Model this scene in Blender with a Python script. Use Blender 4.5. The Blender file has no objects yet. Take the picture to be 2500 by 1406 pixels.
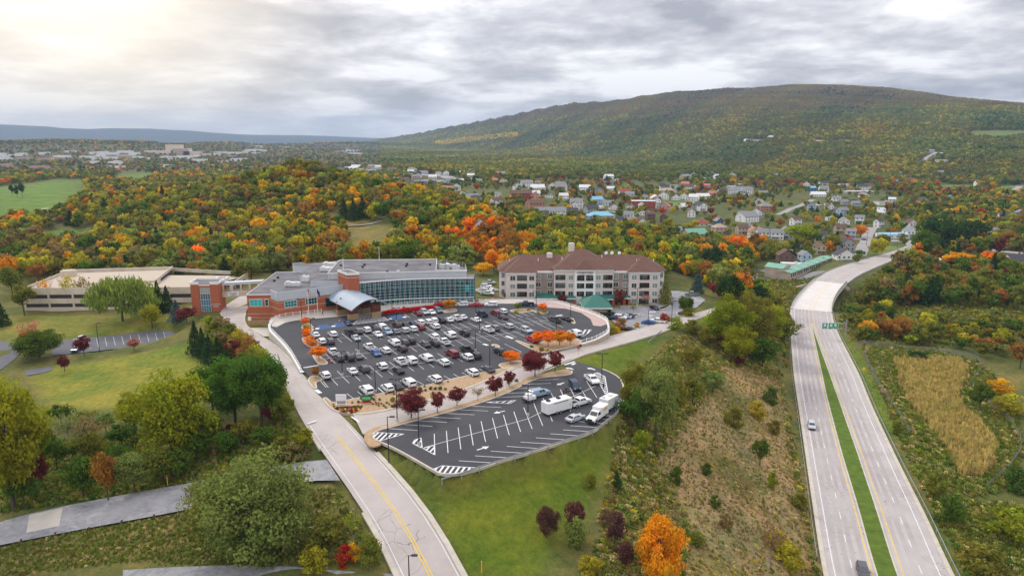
import bpy, math, random
import numpy as np
from mathutils import Vector, geometry
random.seed(7); RNG = np.random.default_rng(7)
SC = bpy.context.scene; COL = SC.collection
# ---------------------------------------------------------------- camera, sky, sun, exposure
CAM_H, PITCH, FPX, PW, PH = 60.0, math.radians(11.9), 1720.0, 2500, 1406
cam = bpy.data.cameras.new('camera'); camo = bpy.data.objects.new('camera', cam); COL.objects.link(camo)
camo.location = (0, 0, CAM_H); camo.rotation_euler = (math.pi/2 - PITCH, 0, 0)
cam.sensor_width = 36; cam.lens = 36*FPX/PW; cam.clip_start = 1; cam.clip_end = 40000
SC.camera = camo
SC.view_settings.view_transform = 'Standard'; SC.view_settings.look = 'None'
SC.view_settings.exposure = 0.3; SC.view_settings.gamma = 1; SC.view_settings.use_curve_mapping = False
SC.render.engine = 'CYCLES'
try:
    SC.cycles.use_denoising = True; SC.cycles.max_bounces = 6; SC.cycles.diffuse_bounces = 3
    SC.cycles.transmission_bounces = 3; SC.cycles.volume_bounces = 0; SC.cycles.sample_clamp_indirect = 4
except Exception: pass
SUN_EL, SUN_AZ = math.radians(42), math.radians(-38)      # azimuth measured from +Y towards +X
world = bpy.data.worlds.new('World'); SC.world = world; world.use_nodes = True
def build_sky():
    nt = world.node_tree; N = nt.nodes; L = nt.links; N.clear()
    def nd(t, **k):
        n = N.new(t)
        for a, b in k.items(): setattr(n, a, b)
        return n
    def math_(op, a, b=None, clamp=False):
        n = nd('ShaderNodeMath', operation=op, use_clamp=clamp)
        for i, v in enumerate((a, b)):
            if v is None: continue
            if isinstance(v, (int, float)): n.inputs[i].default_value = v
            else: L.new(v, n.inputs[i])
        return n.outputs[0]
    out = nd('ShaderNodeOutputWorld'); bg = nd('ShaderNodeBackground'); L.new(bg.outputs[0], out.inputs[0])
    tc = nd('ShaderNodeTexCoord'); sep = nd('ShaderNodeSeparateXYZ'); L.new(tc.outputs['Generated'], sep.inputs[0])
    z = math_('MAXIMUM', sep.outputs[2], 0.0); zz = math_('ADD', z, 0.17)
    px = math_('DIVIDE', sep.outputs[0], zz); py = math_('DIVIDE', sep.outputs[1], zz)
    cmb = nd('ShaderNodeCombineXYZ'); L.new(px, cmb.inputs[0]); L.new(py, cmb.inputs[1]); cmb.inputs[2].default_value = 3.3
    n1 = nd('ShaderNodeTexNoise'); n1.inputs['Scale'].default_value = 1.9; n1.inputs['Detail'].default_value = 9
    n1.inputs['Roughness'].default_value = 0.57; n1.inputs['Distortion'].default_value = 0.12; L.new(cmb.outputs[0], n1.inputs['Vector'])
    n2 = nd('ShaderNodeTexNoise'); n2.inputs['Scale'].default_value = 0.55; n2.inputs['Detail'].default_value = 3
    L.new(cmb.outputs[0], n2.inputs['Vector'])
    s = math_('ADD', math_('MULTIPLY', n1.outputs[0], 0.72), math_('MULTIPLY', n2.outputs[0], 0.42))
    cr = nd('ShaderNodeValToRGB'); L.new(s, cr.inputs[0])
    e = cr.color_ramp; e.elements[0].position = 0.45; e.elements[0].color = (0.28, 0.28, 0.315, 1)
    e.elements[1].position = 0.66; e.elements[1].color = (0.79, 0.775, 0.78, 1)
    m = e.elements.new(0.55); m.color = (0.47, 0.46, 0.49, 1)
    # brighter band of thin cloud low over the horizon
    hz = math_('POWER', math_('SUBTRACT', 1.0, z, True), 26.0)
    mixh = nd('ShaderNodeMix', data_type='RGBA'); L.new(math_('MULTIPLY', hz, 0.45), mixh.inputs[0])
    L.new(cr.outputs[0], mixh.inputs[6]); mixh.inputs[7].default_value = (0.60, 0.62, 0.66, 1)
    # warm glow where the sun stands behind the cloud
    sd = nd('ShaderNodeVectorMath', operation='DOT_PRODUCT'); L.new(tc.outputs['Generated'], sd.inputs[0])
    a, el = math.radians(-30), math.radians(10.5)
    sd.inputs[1].default_value = (math.sin(a)*math.cos(el), math.cos(a)*math.cos(el), math.sin(el))
    g = math_('POWER', math_('MAXIMUM', sd.outputs['Value'], 0.0), 42.0)
    mixg = nd('ShaderNodeMix', data_type='RGBA'); L.new(math_('MULTIPLY', g, 0.72), mixg.inputs[0])
    L.new(mixh.outputs[2], mixg.inputs[6]); mixg.inputs[7].default_value = (1.0, 0.86, 0.64, 1)
    sky = nd('ShaderNodeTexSky', sky_type='NISHITA'); sky.sun_disc = False
    sky.sun_elevation = SUN_EL; sky.sun_rotation = SUN_AZ
    sk = nd('ShaderNodeVectorMath', operation='SCALE'); L.new(sky.outputs[0], sk.inputs[0]); sk.inputs['Scale'].default_value = 0.08
    mixs = nd('ShaderNodeMix', data_type='RGBA'); mixs.inputs[0].default_value = 0.06
    L.new(mixg.outputs[2], mixs.inputs[6]); L.new(sk.outputs[0], mixs.inputs[7])
    # an overcast sky is brighter overhead than at the horizon
    L.new(mixs.outputs[2], bg.inputs[0]); L.new(math_('ADD', 1.0, math_('MULTIPLY', z, 1.9)), bg.inputs[1])
build_sky()
sun = bpy.data.lights.new('sun', 'SUN'); sun.energy = 1.5; sun.angle = math.radians(12); sun.color = (1, 0.95, 0.87)
suno = bpy.data.objects.new('sun', sun); COL.objects.link(suno)
suno.rotation_euler = Vector((math.sin(SUN_AZ)*math.cos(SUN_EL), math.cos(SUN_AZ)*math.cos(SUN_EL), math.sin(SUN_EL))).to_track_quat('Z', 'Y').to_euler()
# ---------------------------------------------------------------- reading a direction of the survey photograph as a place on the ground
CT, ST = math.cos(PITCH), math.sin(PITCH)
def ray(px, py):
    u = (px-1250)/FPX; v = -(py-703)/FPX
    return np.array([u, CT+v*ST, -ST+v*CT])
def at(px, py, z=0.0):
    d = ray(px, py); t = (z-CAM_H)/d[2]
    return np.array([d[0]*t, d[1]*t, z])
def topx(x, y, z):
    f = y*CT-(z-CAM_H)*ST; v = y*ST+(z-CAM_H)*CT
    f = np.maximum(f, 1e-3)
    return 1250+FPX*x/f, 703-FPX*v/f
def depth(p): return p[1]*CT-(p[2]-CAM_H)*ST
def zat(xy, py):
    lo, hi = -60.0, 500.0
    for _ in range(50):
        m = (lo+hi)/2
        if topx(xy[0], xy[1], m)[1] > py: lo = m
        else: hi = m
    return lo
Z1 = lambda x, y: (580+x/3.906, 600+y/3.906)
Z2 = lambda x, y: (1150+x/3.906, 600+y/3.906)
Z3 = lambda x, y: (700+x/2.976, 850+y/2.976)
Z4 = lambda x, y: (x/3.906, 600+y/3.906)
Z5 = lambda x, y: (1700+x/3.125, 560+y/3.125)
Z6 = lambda x, y: (1700+x/3.125, 960+y/3.125)
Z7 = lambda x, y: (x/3.125, 960+y/3.125)
Z8 = lambda x, y: (760+x/3.125, 960+y/3.125)
W3 = lambda x, y: (590+x/7.03, 630+y/7.03)
WA = lambda x, y: (780+x/8.79, 640+y/8.79)
def pip(X, Y, poly):
    X = np.asarray(X, float); Y = np.asarray(Y, float); ins = np.zeros(X.shape, bool)
    n = len(poly)
    for i in range(n):
        x1, y1 = poly[i][:2]; x2, y2 = poly[(i+1) % n][:2]
        if y1 == y2: continue
        c = ((y1 > Y) != (y2 > Y)) & (X < (x2-x1)*(Y-y1)/(y2-y1)+x1)
        ins ^= c
    return ins
def segdist(X, Y, pts):
    """distance to a polyline and the index/fraction of the nearest place on it"""
    best = np.full(X.shape, 1e9); par = np.zeros(X.shape)
    for i in range(len(pts)-1):
        ax, ay = pts[i][0], pts[i][1]; bx, by = pts[i+1][0], pts[i+1][1]
        dx, dy = bx-ax, by-ay; l2 = dx*dx+dy*dy+1e-9
        t = np.clip(((X-ax)*dx+(Y-ay)*dy)/l2, 0, 1)
        d = np.hypot(X-ax-t*dx, Y-ay-t*dy); m = d < best
        best = np.where(m, d, best); par = np.where(m, i+t, par)
    return best, par
# ---------------------------------------------------------------- mesh and material helpers
def tag(o, label=None, cat=None, group=None, kind=None):
    if label: o['label'] = label
    if cat: o['category'] = cat
    if group: o['group'] = group
    if kind: o['kind'] = kind
    return o
def link(name, data, parent=None, loc=None, rz=None):
    o = bpy.data.objects.new(name, data); COL.objects.link(o)
    if parent is not None: o.parent = parent
    if loc is not None: o.location = loc
    if rz is not None: o.rotation_euler = (0, 0, rz)
    return o
def thing(name, label, cat, loc=(0, 0, 0), rz=0.0, group=None):
    o = link(name, None, None, loc, rz); o.empty_display_size = 0.2
    return tag(o, label, cat, group)
def tess(poly):
    return geometry.tessellate_polygon([[Vector((p[0], p[1], 0)) for p in poly]])
class MB:
    def __init__(s): s.v = []; s.f = []; s.m = []
    def add(s, pts, faces, mi=0):
        b = len(s.v); s.v += [tuple(map(float, p)) for p in pts]
        for f in faces: s.f.append([b+i for i in f]); s.m.append(mi)
    def quad(s, a, b, c, d, mi=0): s.add([a, b, c, d], [(0, 1, 2, 3)], mi)
    def box(s, c, size, rz=0.0, mi=0, z0=False):
        cx, cy, cz = c; sx, sy, sz = size[0]/2, size[1]/2, size[2]/2
        if z0: cz += sz
        ca, sa = math.cos(rz), math.sin(rz); P = []
        for dz in (-sz, sz):
            for dx, dy in ((-sx, -sy), (sx, -sy), (sx, sy), (-sx, sy)):
                P.append((cx+dx*ca-dy*sa, cy+dx*sa+dy*ca, cz+dz))
        s.add(P, [(3, 2, 1, 0), (4, 5, 6, 7), (0, 1, 5, 4), (1, 2, 6, 5), (2, 3, 7, 6), (3, 0, 4, 7)], mi)
    def prism(s, poly, z0, z1, mi=0, mtop=None, bottom=False):
        if sum(poly[i][0]*poly[(i+1) % len(poly)][1]-poly[(i+1) % len(poly)][0]*poly[i][1] for i in range(len(poly))) < 0: poly = poly[::-1]
        n = len(poly); f0 = (lambda p: z0 if not callable(z0) else z0(p)); f1 = (lambda p: z1 if not callable(z1) else z1(p))
        s.add([(p[0], p[1], f0(p)) for p in poly]+[(p[0], p[1], f1(p)) for p in poly],
              [(i, (i+1) % n, n+(i+1) % n, n+i) for i in range(n)], mi)
        t = tess(poly)
        s.add([(p[0], p[1], f1(p)) for p in poly], [fix(tr, poly) for tr in t], mi if mtop is None else mtop)
        if bottom: s.add([(p[0], p[1], f0(p)) for p in poly], [fix(tr, poly)[::-1] for tr in t], mi)
    def sheet(s, poly, z, mi=0):
        f = (lambda p: z if not callable(z) else z(p))
        s.add([(p[0], p[1], f(p)) for p in poly], [fix(tr, poly) for tr in tess(poly)], mi)
    def cyl(s, p0, p1, r0, r1=None, n=8, mi=0, cap=True):
        r1 = r0 if r1 is None else r1
        a = Vector(p0); b = Vector(p1); d = (b-a).normalized()
        u = d.cross(Vector((0, 0, 1)))
        if u.length < 1e-4: u = Vector((1, 0, 0))
        u.normalize(); w = d.cross(u); P = []
        for c, r in ((a, r0), (b, r1)):
            for i in range(n):
                t = 2*math.pi*i/n; P.append(c+u*(r*math.cos(t))+w*(r*math.sin(t)))
        F = [(i, (i+1) % n, n+(i+1) % n, n+i) for i in range(n)]
        if cap: F += [tuple(range(n))[::-1], tuple(range(n, 2*n))]
        s.add(P, F, mi)
    def strip(s, pts, w, h, mi=0, below=0.4):
        """a box strip of width w standing h above a 3D polyline"""
        pts = [Vector(p) for p in pts]; n = len(pts); P = []
        for i, p in enumerate(pts):
            d = (pts[min(i+1, n-1)]-pts[max(i-1, 0)]); d.z = 0
            d = d.normalized() if d.length > 1e-6 else Vector((1, 0, 0)); nn = Vector((-d.y, d.x, 0))*w/2
            P += [p+nn-Vector((0, 0, below)), p+nn+Vector((0, 0, h)), p-nn+Vector((0, 0, h)), p-nn-Vector((0, 0, below))]
        F = []
        for i in range(n-1):
            a, b = 4*i, 4*i+4
            for k in range(3): F.append((a+k, b+k, b+k+1, a+k+1))
        F += [(3, 2, 1, 0), (4*n-4, 4*n-3, 4*n-2, 4*n-1)]
        s.add(P, F, mi)
    def mesh(s, name, mats, smooth=False):
        me = bpy.data.meshes.new(name); me.from_pydata(s.v, [], s.f)
        for m in (mats if isinstance(mats, (list, tuple)) else [mats]): me.materials.append(m)
        if any(s.m): me.polygons.foreach_set('material_index', s.m)
        if smooth: me.polygons.foreach_set('use_smooth', [True]*len(me.polygons))
        me.update(); return me
    def build(s, name, mats, parent=None, smooth=False, loc=None, rz=None):
        return link(name, s.mesh(name, mats, smooth), parent, loc, rz)
def fix(tr, poly):
    a, b, c = (poly[i] for i in tr)
    return tuple(tr) if (b[0]-a[0])*(c[1]-a[1])-(b[1]-a[1])*(c[0]-a[0]) > 0 else tuple(tr)[::-1]
def struct(mb, name, mats, **k): return tag(mb.build(name, mats, **k), kind='structure')
MATS = {}
def M(name, col=(0.5, 0.5, 0.5), rough=0.8, metal=0.0, spec=0.3, nscale=None, namt=0.3, col2=None, bump=0.0, bscale=None, objcol=False, stain=None):
    """principled material with object-space noise between col and col2"""
    if name in MATS: return MATS[name]
    m = bpy.data.materials.new(name); m.use_nodes = True; nt = m.node_tree; N = nt.nodes; L = nt.links
    b = N['Principled BSDF']; b.inputs['Roughness'].default_value = rough; b.inputs['Metallic'].default_value = metal
    b.inputs['Specular IOR Level'].default_value = spec; b.inputs['Base Color'].default_value = (*col, 1)
    src = None
    if objcol:
        oi = N.new('ShaderNodeObjectInfo'); src = oi.outputs['Color']
    if nscale:
        tc = N.new('ShaderNodeTexCoord'); nz = N.new('ShaderNodeTexNoise'); nz.inputs['Scale'].default_value = nscale
        nz.inputs['Detail'].default_value = 6; nz.inputs['Roughness'].default_value = 0.65; L.new(tc.outputs['Object'], nz.inputs['Vector'])
        mp = N.new('ShaderNodeMapRange'); mp.inputs[1].default_value = 0.3; mp.inputs[2].default_value = 0.7; L.new(nz.outputs[0], mp.inputs[0])
        mx = N.new('ShaderNodeMix'); mx.data_type = 'RGBA'; L.new(mp.outputs[0], mx.inputs[0])
        c2 = col2 or tuple(c*(1-namt) for c in col)
        mx.inputs[7].default_value = (*col, 1); mx.inputs[6].default_value = (*c2, 1); fac = mx.outputs[2]
        if src is not None:
            mu = N.new('ShaderNodeMix'); mu.data_type = 'RGBA'; mu.blend_type = 'MULTIPLY'; mu.inputs[0].default_value = 1
            L.new(src, mu.inputs[6]); L.new(fac, mu.inputs[7]); fac = mu.outputs[2]
        src = fac
        if stain:
            n2 = N.new('ShaderNodeTexNoise'); n2.inputs['Scale'].default_value = stain[0]; n2.inputs['Detail'].default_value = 4; L.new(tc.outputs['Object'], n2.inputs['Vector'])
            mq = N.new('ShaderNodeMapRange'); mq.inputs[1].default_value = 0.42; mq.inputs[2].default_value = 0.68; L.new(n2.outputs[0], mq.inputs[0])
            mm = N.new('ShaderNodeMath'); mm.operation = 'MULTIPLY'; mm.inputs[1].default_value = stain[2]; L.new(mq.outputs[0], mm.inputs[0])
            ms = N.new('ShaderNodeMix'); ms.data_type = 'RGBA'; L.new(mm.outputs[0], ms.inputs[0]); L.new(src, ms.inputs[6]); ms.inputs[7].default_value = (*stain[1], 1); src = ms.outputs[2]
        if bump:
            bp = N.new('ShaderNodeBump'); bp.inputs['Strength'].default_value = bump; bp.inputs['Distance'].default_value = 0.1
            nb = N.new('ShaderNodeTexNoise'); nb.inputs['Scale'].default_value = bscale or nscale*4; nb.inputs['Detail'].default_value = 4
            L.new(tc.outputs['Object'], nb.inputs['Vector']); L.new(nb.outputs[0], bp.inputs['Height']); L.new(bp.outputs[0], b.inputs['Normal'])
    if src is not None: L.new(src, b.inputs['Base Color'])
    MATS[name] = m; return m
# ---------------------------------------------------------------- road and lot outlines
def rib(rows): return [(at(a, b, z), at(c, d, z), z) for a, b, c, d, z in rows]
MAIN = rib([(1030, 1560, 1215, 1560, -12), (1000, 1480, 1170, 1480, -10.2), (971, 1406, 1133, 1406, -8), (939, 1318, 1096, 1321, -6), (897.6, 1248, 1057.6, 1254, -4.3),
            (846, 1187, 1012.8, 1197, -2.9), (801.6, 1130, 952, 1139, -1.6), (775, 1085, 910, 1101, -.8), (758, 1060, 884, 1072, -.35),
            (745, 1040, 866, 1030, -.1), (718, 990, 792, 982, 0), (700, 955, 768, 957, 0), (690, 915, 745, 915, -.1), (672, 876, 716, 888, -.8),
            (640, 843, 684, 850, -1.8), (600, 815, 646, 826, -2.8), (565, 790, 606, 804, -3.4), (535, 772, 593, 788, -3.6), (530, 757, 595, 768, -3.6),
            (548, 745, 603, 752, -3.6), (578, 728, 618, 731, -3.6), (604, 712, 640, 714, -3.6)])
CROSS = rib([(862, 1012, 886, 1060, 0), (900, 1009, 915, 1049, 0), (952, 1001, 975, 1030, 0), (1060, 973, 1085, 1001, 0), (1136.8, 953, 1170, 974, 0), (1204, 921, 1230, 951, 0),
             (1271, 889, 1288, 922, 0), (1316, 866, 1335, 898, 0), (1360, 855, 1392, 874, -.1), (1429, 838, 1460, 856, -.8), (1483, 822.5, 1534, 836, -1.8), (1570, 801, 1611, 813, -2.9),
             (1636, 783, 1700, 779.5, -3.5), (1690, 768, 1741, 764, -3.8), (1745, 752, 1790, 748, -4.2)])
HZ = -22.0
HL = [(2060, 1600), (2030, 1490), (2008, 1406), (1988, 1264), (1972, 1152), (1953, 1018), (1936.8, 912), (1930, 816), (1928, 752), (1937, 735), (1952.8, 715), (1981.6, 687), (2020, 662), (2068, 644.5), (2116, 631.5), (2164, 618), (2202, 606), (2222, 597)]
HR = [(2430, 1600), (2375, 1490), (2328.8, 1406), (2260, 1254), (2212, 1165), (2164, 1065.6), (2128.8, 992), (2100, 918), (2068, 857.6), (2039, 800), (2030, 765), (2033, 745), (2044, 720), (2068, 692), (2100, 671), (2148, 650), (2180, 637), (2212, 622), (2228, 611), (2242, 602)]
HML = [(2141.6, 1406), (2096.8, 1248), (2052, 1097.6), (2016.8, 963), (1997.6, 873.6), (1984.8, 809.6), (1981, 790)]
HMR = [(2192.8, 1406), (2141.6, 1248), (2093.6, 1104), (2052, 985.6), (2020, 896), (1997.6, 835), (1982.5, 790)]
def resamp(pts, n):
    P = np.array([p[:2] for p in pts]); s = np.r_[0, np.cumsum(np.hypot(*np.diff(P, axis=0).T))]
    for _ in range(2):                      # round the traced corners off a little
        pass
    t = np.linspace(0, s[-1], n); return np.c_[np.interp(t, s, P[:, 0]), np.interp(t, s, P[:, 1])]
def smooth(P, k=3):
    P = P.copy()
    for _ in range(k): P[1:-1] = 0.25*P[:-2]+0.5*P[1:-1]+0.25*P[2:]
    return P
NH = 140
hl = smooth(resamp([at(*p, HZ) for p in HL], NH), 6); hr = smooth(resamp([at(*p, HZ) for p in HR], NH), 6)
# pair the two edges square across the road
hc = smooth((hl+hr)/2, 8)
def cross_hit(c, nrm, P):
    best, bd = None, 1e9
    for i in range(len(P)-1):
        a, b = P[i], P[i+1]; d = b-a; den = d[0]*nrm[1]-d[1]*nrm[0]
        if abs(den) < 1e-9: continue
        w = c-a; t = (w[0]*nrm[1]-w[1]*nrm[0])/den
        if -0.001 <= t <= 1.001:
            q = a+d*t; dd = np.hypot(*(q-c))
            if dd < bd: best, bd = q, dd
    return best if bd < 30 else None
HW = []
for i in range(NH):
    d = hc[min(i+1, NH-1)]-hc[max(i-1, 0)]; d = d/np.hypot(*d); nrm = np.array([d[1], -d[0]])
    a = cross_hit(hc[i], nrm, hl); b = cross_hit(hc[i], nrm, hr)
    if a is not None and b is not None: HW.append((a, b, d))
HWL = np.array([h[0] for h in HW]); HWR = np.array([h[1] for h in HW]); HWD = np.array([h[2] for h in HW]); NHW = len(HW)
HWL = smooth(HWL, 4); HWR = smooth(HWR, 4)
hsl = np.r_[0, np.cumsum(np.hypot(*np.diff((HWL+HWR)/2, axis=0).T))]
def frac_of(pts):
    out = []
    for p in pts:
        q = at(*p, HZ)[:2]; best = None
        for i in range(NHW):
            c = HWR[i]-HWL[i]; l = np.hypot(*c); t = np.dot(q-HWL[i], c)/l/l; off = abs(np.cross(c/l, q-HWL[i]))
            if best is None or off < best[0]: best = (off, hsl[i], t)
        out.append(best[1:])
    return out
fml = frac_of(HML); fmr = frac_of(HMR)
HS_APEX = fml[-1][0]
def fML(s): return np.interp(s, [f[0] for f in fml]+[HS_APEX+40], [f[1] for f in fml]+[0.49])
def fMR(s): return np.interp(s, [f[0] for f in fmr]+[HS_APEX+40], [f[1] for f in fmr]+[0.51])
def hw_at(s, off):                          # off: metres from the left edge, or ('m', f) a fraction
    i = np.interp(s, hsl, np.arange(NHW)); a = int(min(i, NHW-2)); t = i-a
    L = HWL[a]*(1-t)+HWL[a+1]*t; R = HWR[a]*(1-t)+HWR[a+1]*t
    return L+(R-L)*off
def s_of_px(px, py):
    q = at(px, py, HZ)[:2]; return hsl[int(np.argmin(np.hypot(*((HWL+HWR)/2-q).T)))]
HS_B0, HS_B1 = s_of_px(1978, 757), s_of_px(2025, 689)      # the bridge deck
UPLOT = [Z1(*p) for p in [(735, 1325), (745, 1395)]]+[Z3(*p) for p in [(262, 365), (275, 358), (330, 400), (470, 370), (700, 325), (950, 285), (1300, 200), (1560, 150), (1700, 112), (1760, 80)]] + \
        [Z2(*p) for p in [(560, 1060), (700, 1040), (1090, 935), (1060, 905), (1190, 872), (1312, 805), (1306, 690), (1150, 622), (1000, 572), (850, 527), (700, 512), (400, 512), (0, 518)]] + \
        [Z1(*p) for p in [(2000, 520), (1440, 555), (1150, 600), (800, 610), (560, 640), (420, 657), (330, 690), (300, 722), (312, 785), (380, 852), (450, 920), (520, 1010), (560, 1080), (600, 1150), (640, 1200), (690, 1260)]]
LOWLOT = [Z3(*p) for p in [(613, 640), (640, 605), (850, 550), (1050, 497), (1250, 445), (1450, 385), (1640, 310), (1800, 225), (1900, 210), (2060, 195), (2078, 175), (2045, 140), (2010, 112), (2090, 92), (2260, 140), (2380, 187), (2440, 240),
                           (2455, 360), (2420, 452), (2300, 548), (2230, 605), (2050, 667), (1840, 737), (1600, 807), (1390, 877), (1250, 914), (1120, 915), (1055, 880), (900, 790), (760, 715), (660, 675)]]
HOTLOT = [Z2(*p) for p in [(1290, 600), (1390, 585), (1440, 580), (1540, 580), (1700, 575), (1880, 530), (1905, 470), (1900, 430), (1980, 430), (2060, 440), (2160, 470), (2235, 515), (2150, 590), (2060, 620), (2000, 640), (1960, 660), (1985, 680), (1900, 712), (1640, 785), (1500, 815), (1440, 800), (1330, 700), (1260, 650), (1200, 640)]]
HZL = -3.5
BEDP = [Z3(*p) for p in [(264, 372), (276, 358), (292, 366), (330, 402), (470, 372), (700, 327), (950, 287), (1300, 202), (1560, 152), (1690, 116), (1705, 128), (1500, 216), (1300, 300), (1140, 350), (1000, 392), (800, 436), (600, 478), (480, 480), (400, 470), (340, 450), (300, 418)]]
STRIP = [Z3(*p) for p in [(560, 640), (575, 610), (640, 575), (830, 533), (1000, 488), (1200, 428), (1400, 368), (1560, 308), (1700, 240), (1770, 205), (1850, 190), (1960, 165), (2045, 150), (2076, 172), (2058, 193), (1900, 207), (1800, 222), (1640, 307), (1450, 382), (1250, 442), (1050, 494), (850, 547), (640, 602), (613, 640), (655, 676), (700, 700), (610, 722), (575, 690)]]
LEFTLOT = [Z4(*p) for p in [(560, 905), (760, 880), (1000, 862), (1400, 815), (1560, 800), (1660, 815), (1720, 850), (1700, 890), (1600, 915), (1400, 945), (1000, 995), (620, 1035), (460, 1050)]]
LZ = -10.0
GRAVEL = [(a, b, c, d, z) for a, b, c, d, z in [(-80, 1300, -80, 1345, -10.5), (0, 1262, 0, 1335, -10), (50, 1252, 30, 1322, -9.8), (150, 1238, 135, 1303, -9.3), (330, 1199, 320, 1268, -8), (480, 1178, 480, 1243, -6.5), (620, 1150, 620, 1205, -4.6), (700, 1132, 715, 1172, -3.4), (765, 1108, 800, 1145, -2), (798, 1122, 830, 1172, -2)]]
GRAV = rib(GRAVEL)
def upz(p): return 0.0
# ---------------------------------------------------------------- terrain
def axis(lo, fine0, fine1, hi, step, grow, mx):
    a = list(np.arange(fine0, fine1+1e-6, step)); s = step; x = fine1
    while x < hi: s = min(s*grow, mx); x += s; a.append(x)
    s = step; x = fine0; b = []
    while x > lo: s = min(s*grow, mx); x -= s; b.append(x)
    return np.array(b[::-1]+a)
GX = axis(-9000, -170, 215, 9000, 2.0, 1.045, 260.0); GY = axis(40, 66, 330, 16800, 2.0, 1.035, 260.0)
XX, YY = np.meshgrid(GX, GY)
def ridge(X, Y, pts, w, power, ws=None):
    H = np.zeros(X.shape); D = np.full(X.shape, 1e9)
    for i_, ((ax, ay, ah), (bx, by, bh)) in enumerate(zip(pts, pts[1:])):
        dx, dy = bx-ax, by-ay; l2 = dx*dx+dy*dy
        t = np.clip(((X-ax)*dx+(Y-ay)*dy)/l2, 0, 1)
        if ws is not None: w = ws[i_]+(ws[i_+1]-ws[i_])*t
        d = np.hypot(X-ax-t*dx, Y-ay-t*dy)
        h = (ah+(bh-ah)*t)*np.power(np.clip(1-d/w, 0, 1), power); H = np.maximum(H, h)
    return H
def longridge(X, Y, pts, ws, power):
    xs, ys, hs = np.array(pts).T; h = np.interp(X, xs, hs, left=0); d = np.abs(Y-np.interp(X, xs, ys)); w = np.interp(X, xs, ws)
    return h*np.power(np.clip(1-d/w, 0, 1), power)
def crest(rows, base):
    out = []
    for px, py, d in rows:
        r = ray(px, py); r = r/np.hypot(r[0], r[1]); out.append((r[0]*d, r[1]*d, CAM_H+r[2]*d-base))
    return out
MOUNT = crest([(905, 343, 9500), (960, 337, 8600), (1000, 331, 7900), (1100, 314, 6900), (1200, 296, 6200), (1300, 272, 5700), (1400, 257, 5300), (1500, 248, 5000), (1600, 234, 4800), (1700, 225, 4700), (1850, 217, 4650), (1950, 213, 4650),
               (2050, 214, 4700), (2150, 220, 4750), (2250, 235, 4900), (2350, 254, 5100), (2500, 280, 5500), (2700, 310, 6200), (3000, 330, 7000)], -22)
MWID = [900, 1000, 1200, 1500, 1900, 2300, 2700, 3100, 3400, 3500]+[3500]*9
FARR = crest([(-600, 318, 14500), (-200, 300, 14300), (0, 303, 14000), (80, 305, 14000), (140, 316, 14000), (300, 312, 14000), (430, 316, 14000), (520, 324, 14000), (620, 329, 14000), (760, 330, 14200), (900, 336, 14500), (1000, 339, 15000)], -15)
NEARR = crest([(-500, 345, 4600), (0, 347, 4500), (150, 344, 4400), (300, 347, 4600), (420, 352, 5000), (550, 349, 5600), (640, 352, 5800), (800, 350, 6000), (860, 348, 6200)], -15)
HILL = [(a, b, c) for a, b, c in crest([(450, 480, 760), (560, 460, 720), (650, 440, 680), (740, 413, 650), (820, 441, 620), (900, 480, 560), (1000, 520, 500), (1100, 548, 450), (1180, 582, 410), (1240, 612, 385)], -12)]
def hbase(X, Y):
    f = 0.5+0.5*np.tanh((X-20-0.12*(Y-300))/70.0)
    z = -11-12.5*f+1.2*np.sin(X*0.011+1)*np.sin(Y*0.013)
    far = np.clip((Y-900)/1500, 0, 1); z = z*(1-far)+far*(-18)
    h = ridge(X, Y, HILL, 165, 1.2); z = z+h
    z = z+longridge(X, Y, MOUNT, MWID, 1.35)*(1+0.03*np.sin(X*0.006)*np.sin(Y*0.005+X*0.002))
    z = z+ridge(X, Y, FARR, 3500, 1.3)+ridge(X, Y, NEARR, 1300, 1.1)
    return z
CTRL = []
def ctl(px, py, z, s=16.0): p = at(px, py, z); CTRL.append((p[0], p[1], z, s))
for a, b, z in MAIN+CROSS:
    for t in (0, .5, 1): p = a*(1-t)+b*t; CTRL.append((p[0], p[1], z, 9.0))
for a, b, z in GRAV:
    for t in (0, .5, 1): p = a*(1-t)+b*t; CTRL.append((p[0], p[1], z, 9.0))
for i in range(0, NHW, 2):
    if HS_B0-8 < hsl[i] < HS_B1+8: continue
    for f in (0, .33, .67, 1): p = HWL[i]*(1-f)+HWR[i]*f; CTRL.append((p[0], p[1], HZ, 10.0))
def fillpoly(poly, z, step=9, s=10.0, inset=5):
    P = [at(*p, z) for p in poly]; xs = [p[0] for p in P]; ys = [p[1] for p in P]
    X, Y = np.meshgrid(np.arange(min(xs), max(xs), step), np.arange(min(ys), max(ys), step)); m = pip(X, Y, P)
    d, _ = segdist(X, Y, P+[P[0]]); m &= d > inset
    for x, y in zip(X[m], Y[m]): CTRL.append((x, y, z, s))
fillpoly(UPLOT, 0, 9, 9, 8); fillpoly(LOWLOT, 0, 8, 9, 1); fillpoly(HOTLOT, HZL, 8, 9, 1); fillpoly(LEFTLOT, LZ, 8, 10, 1)
for p in LOWLOT: ctl(*p, 0, 7)
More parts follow.
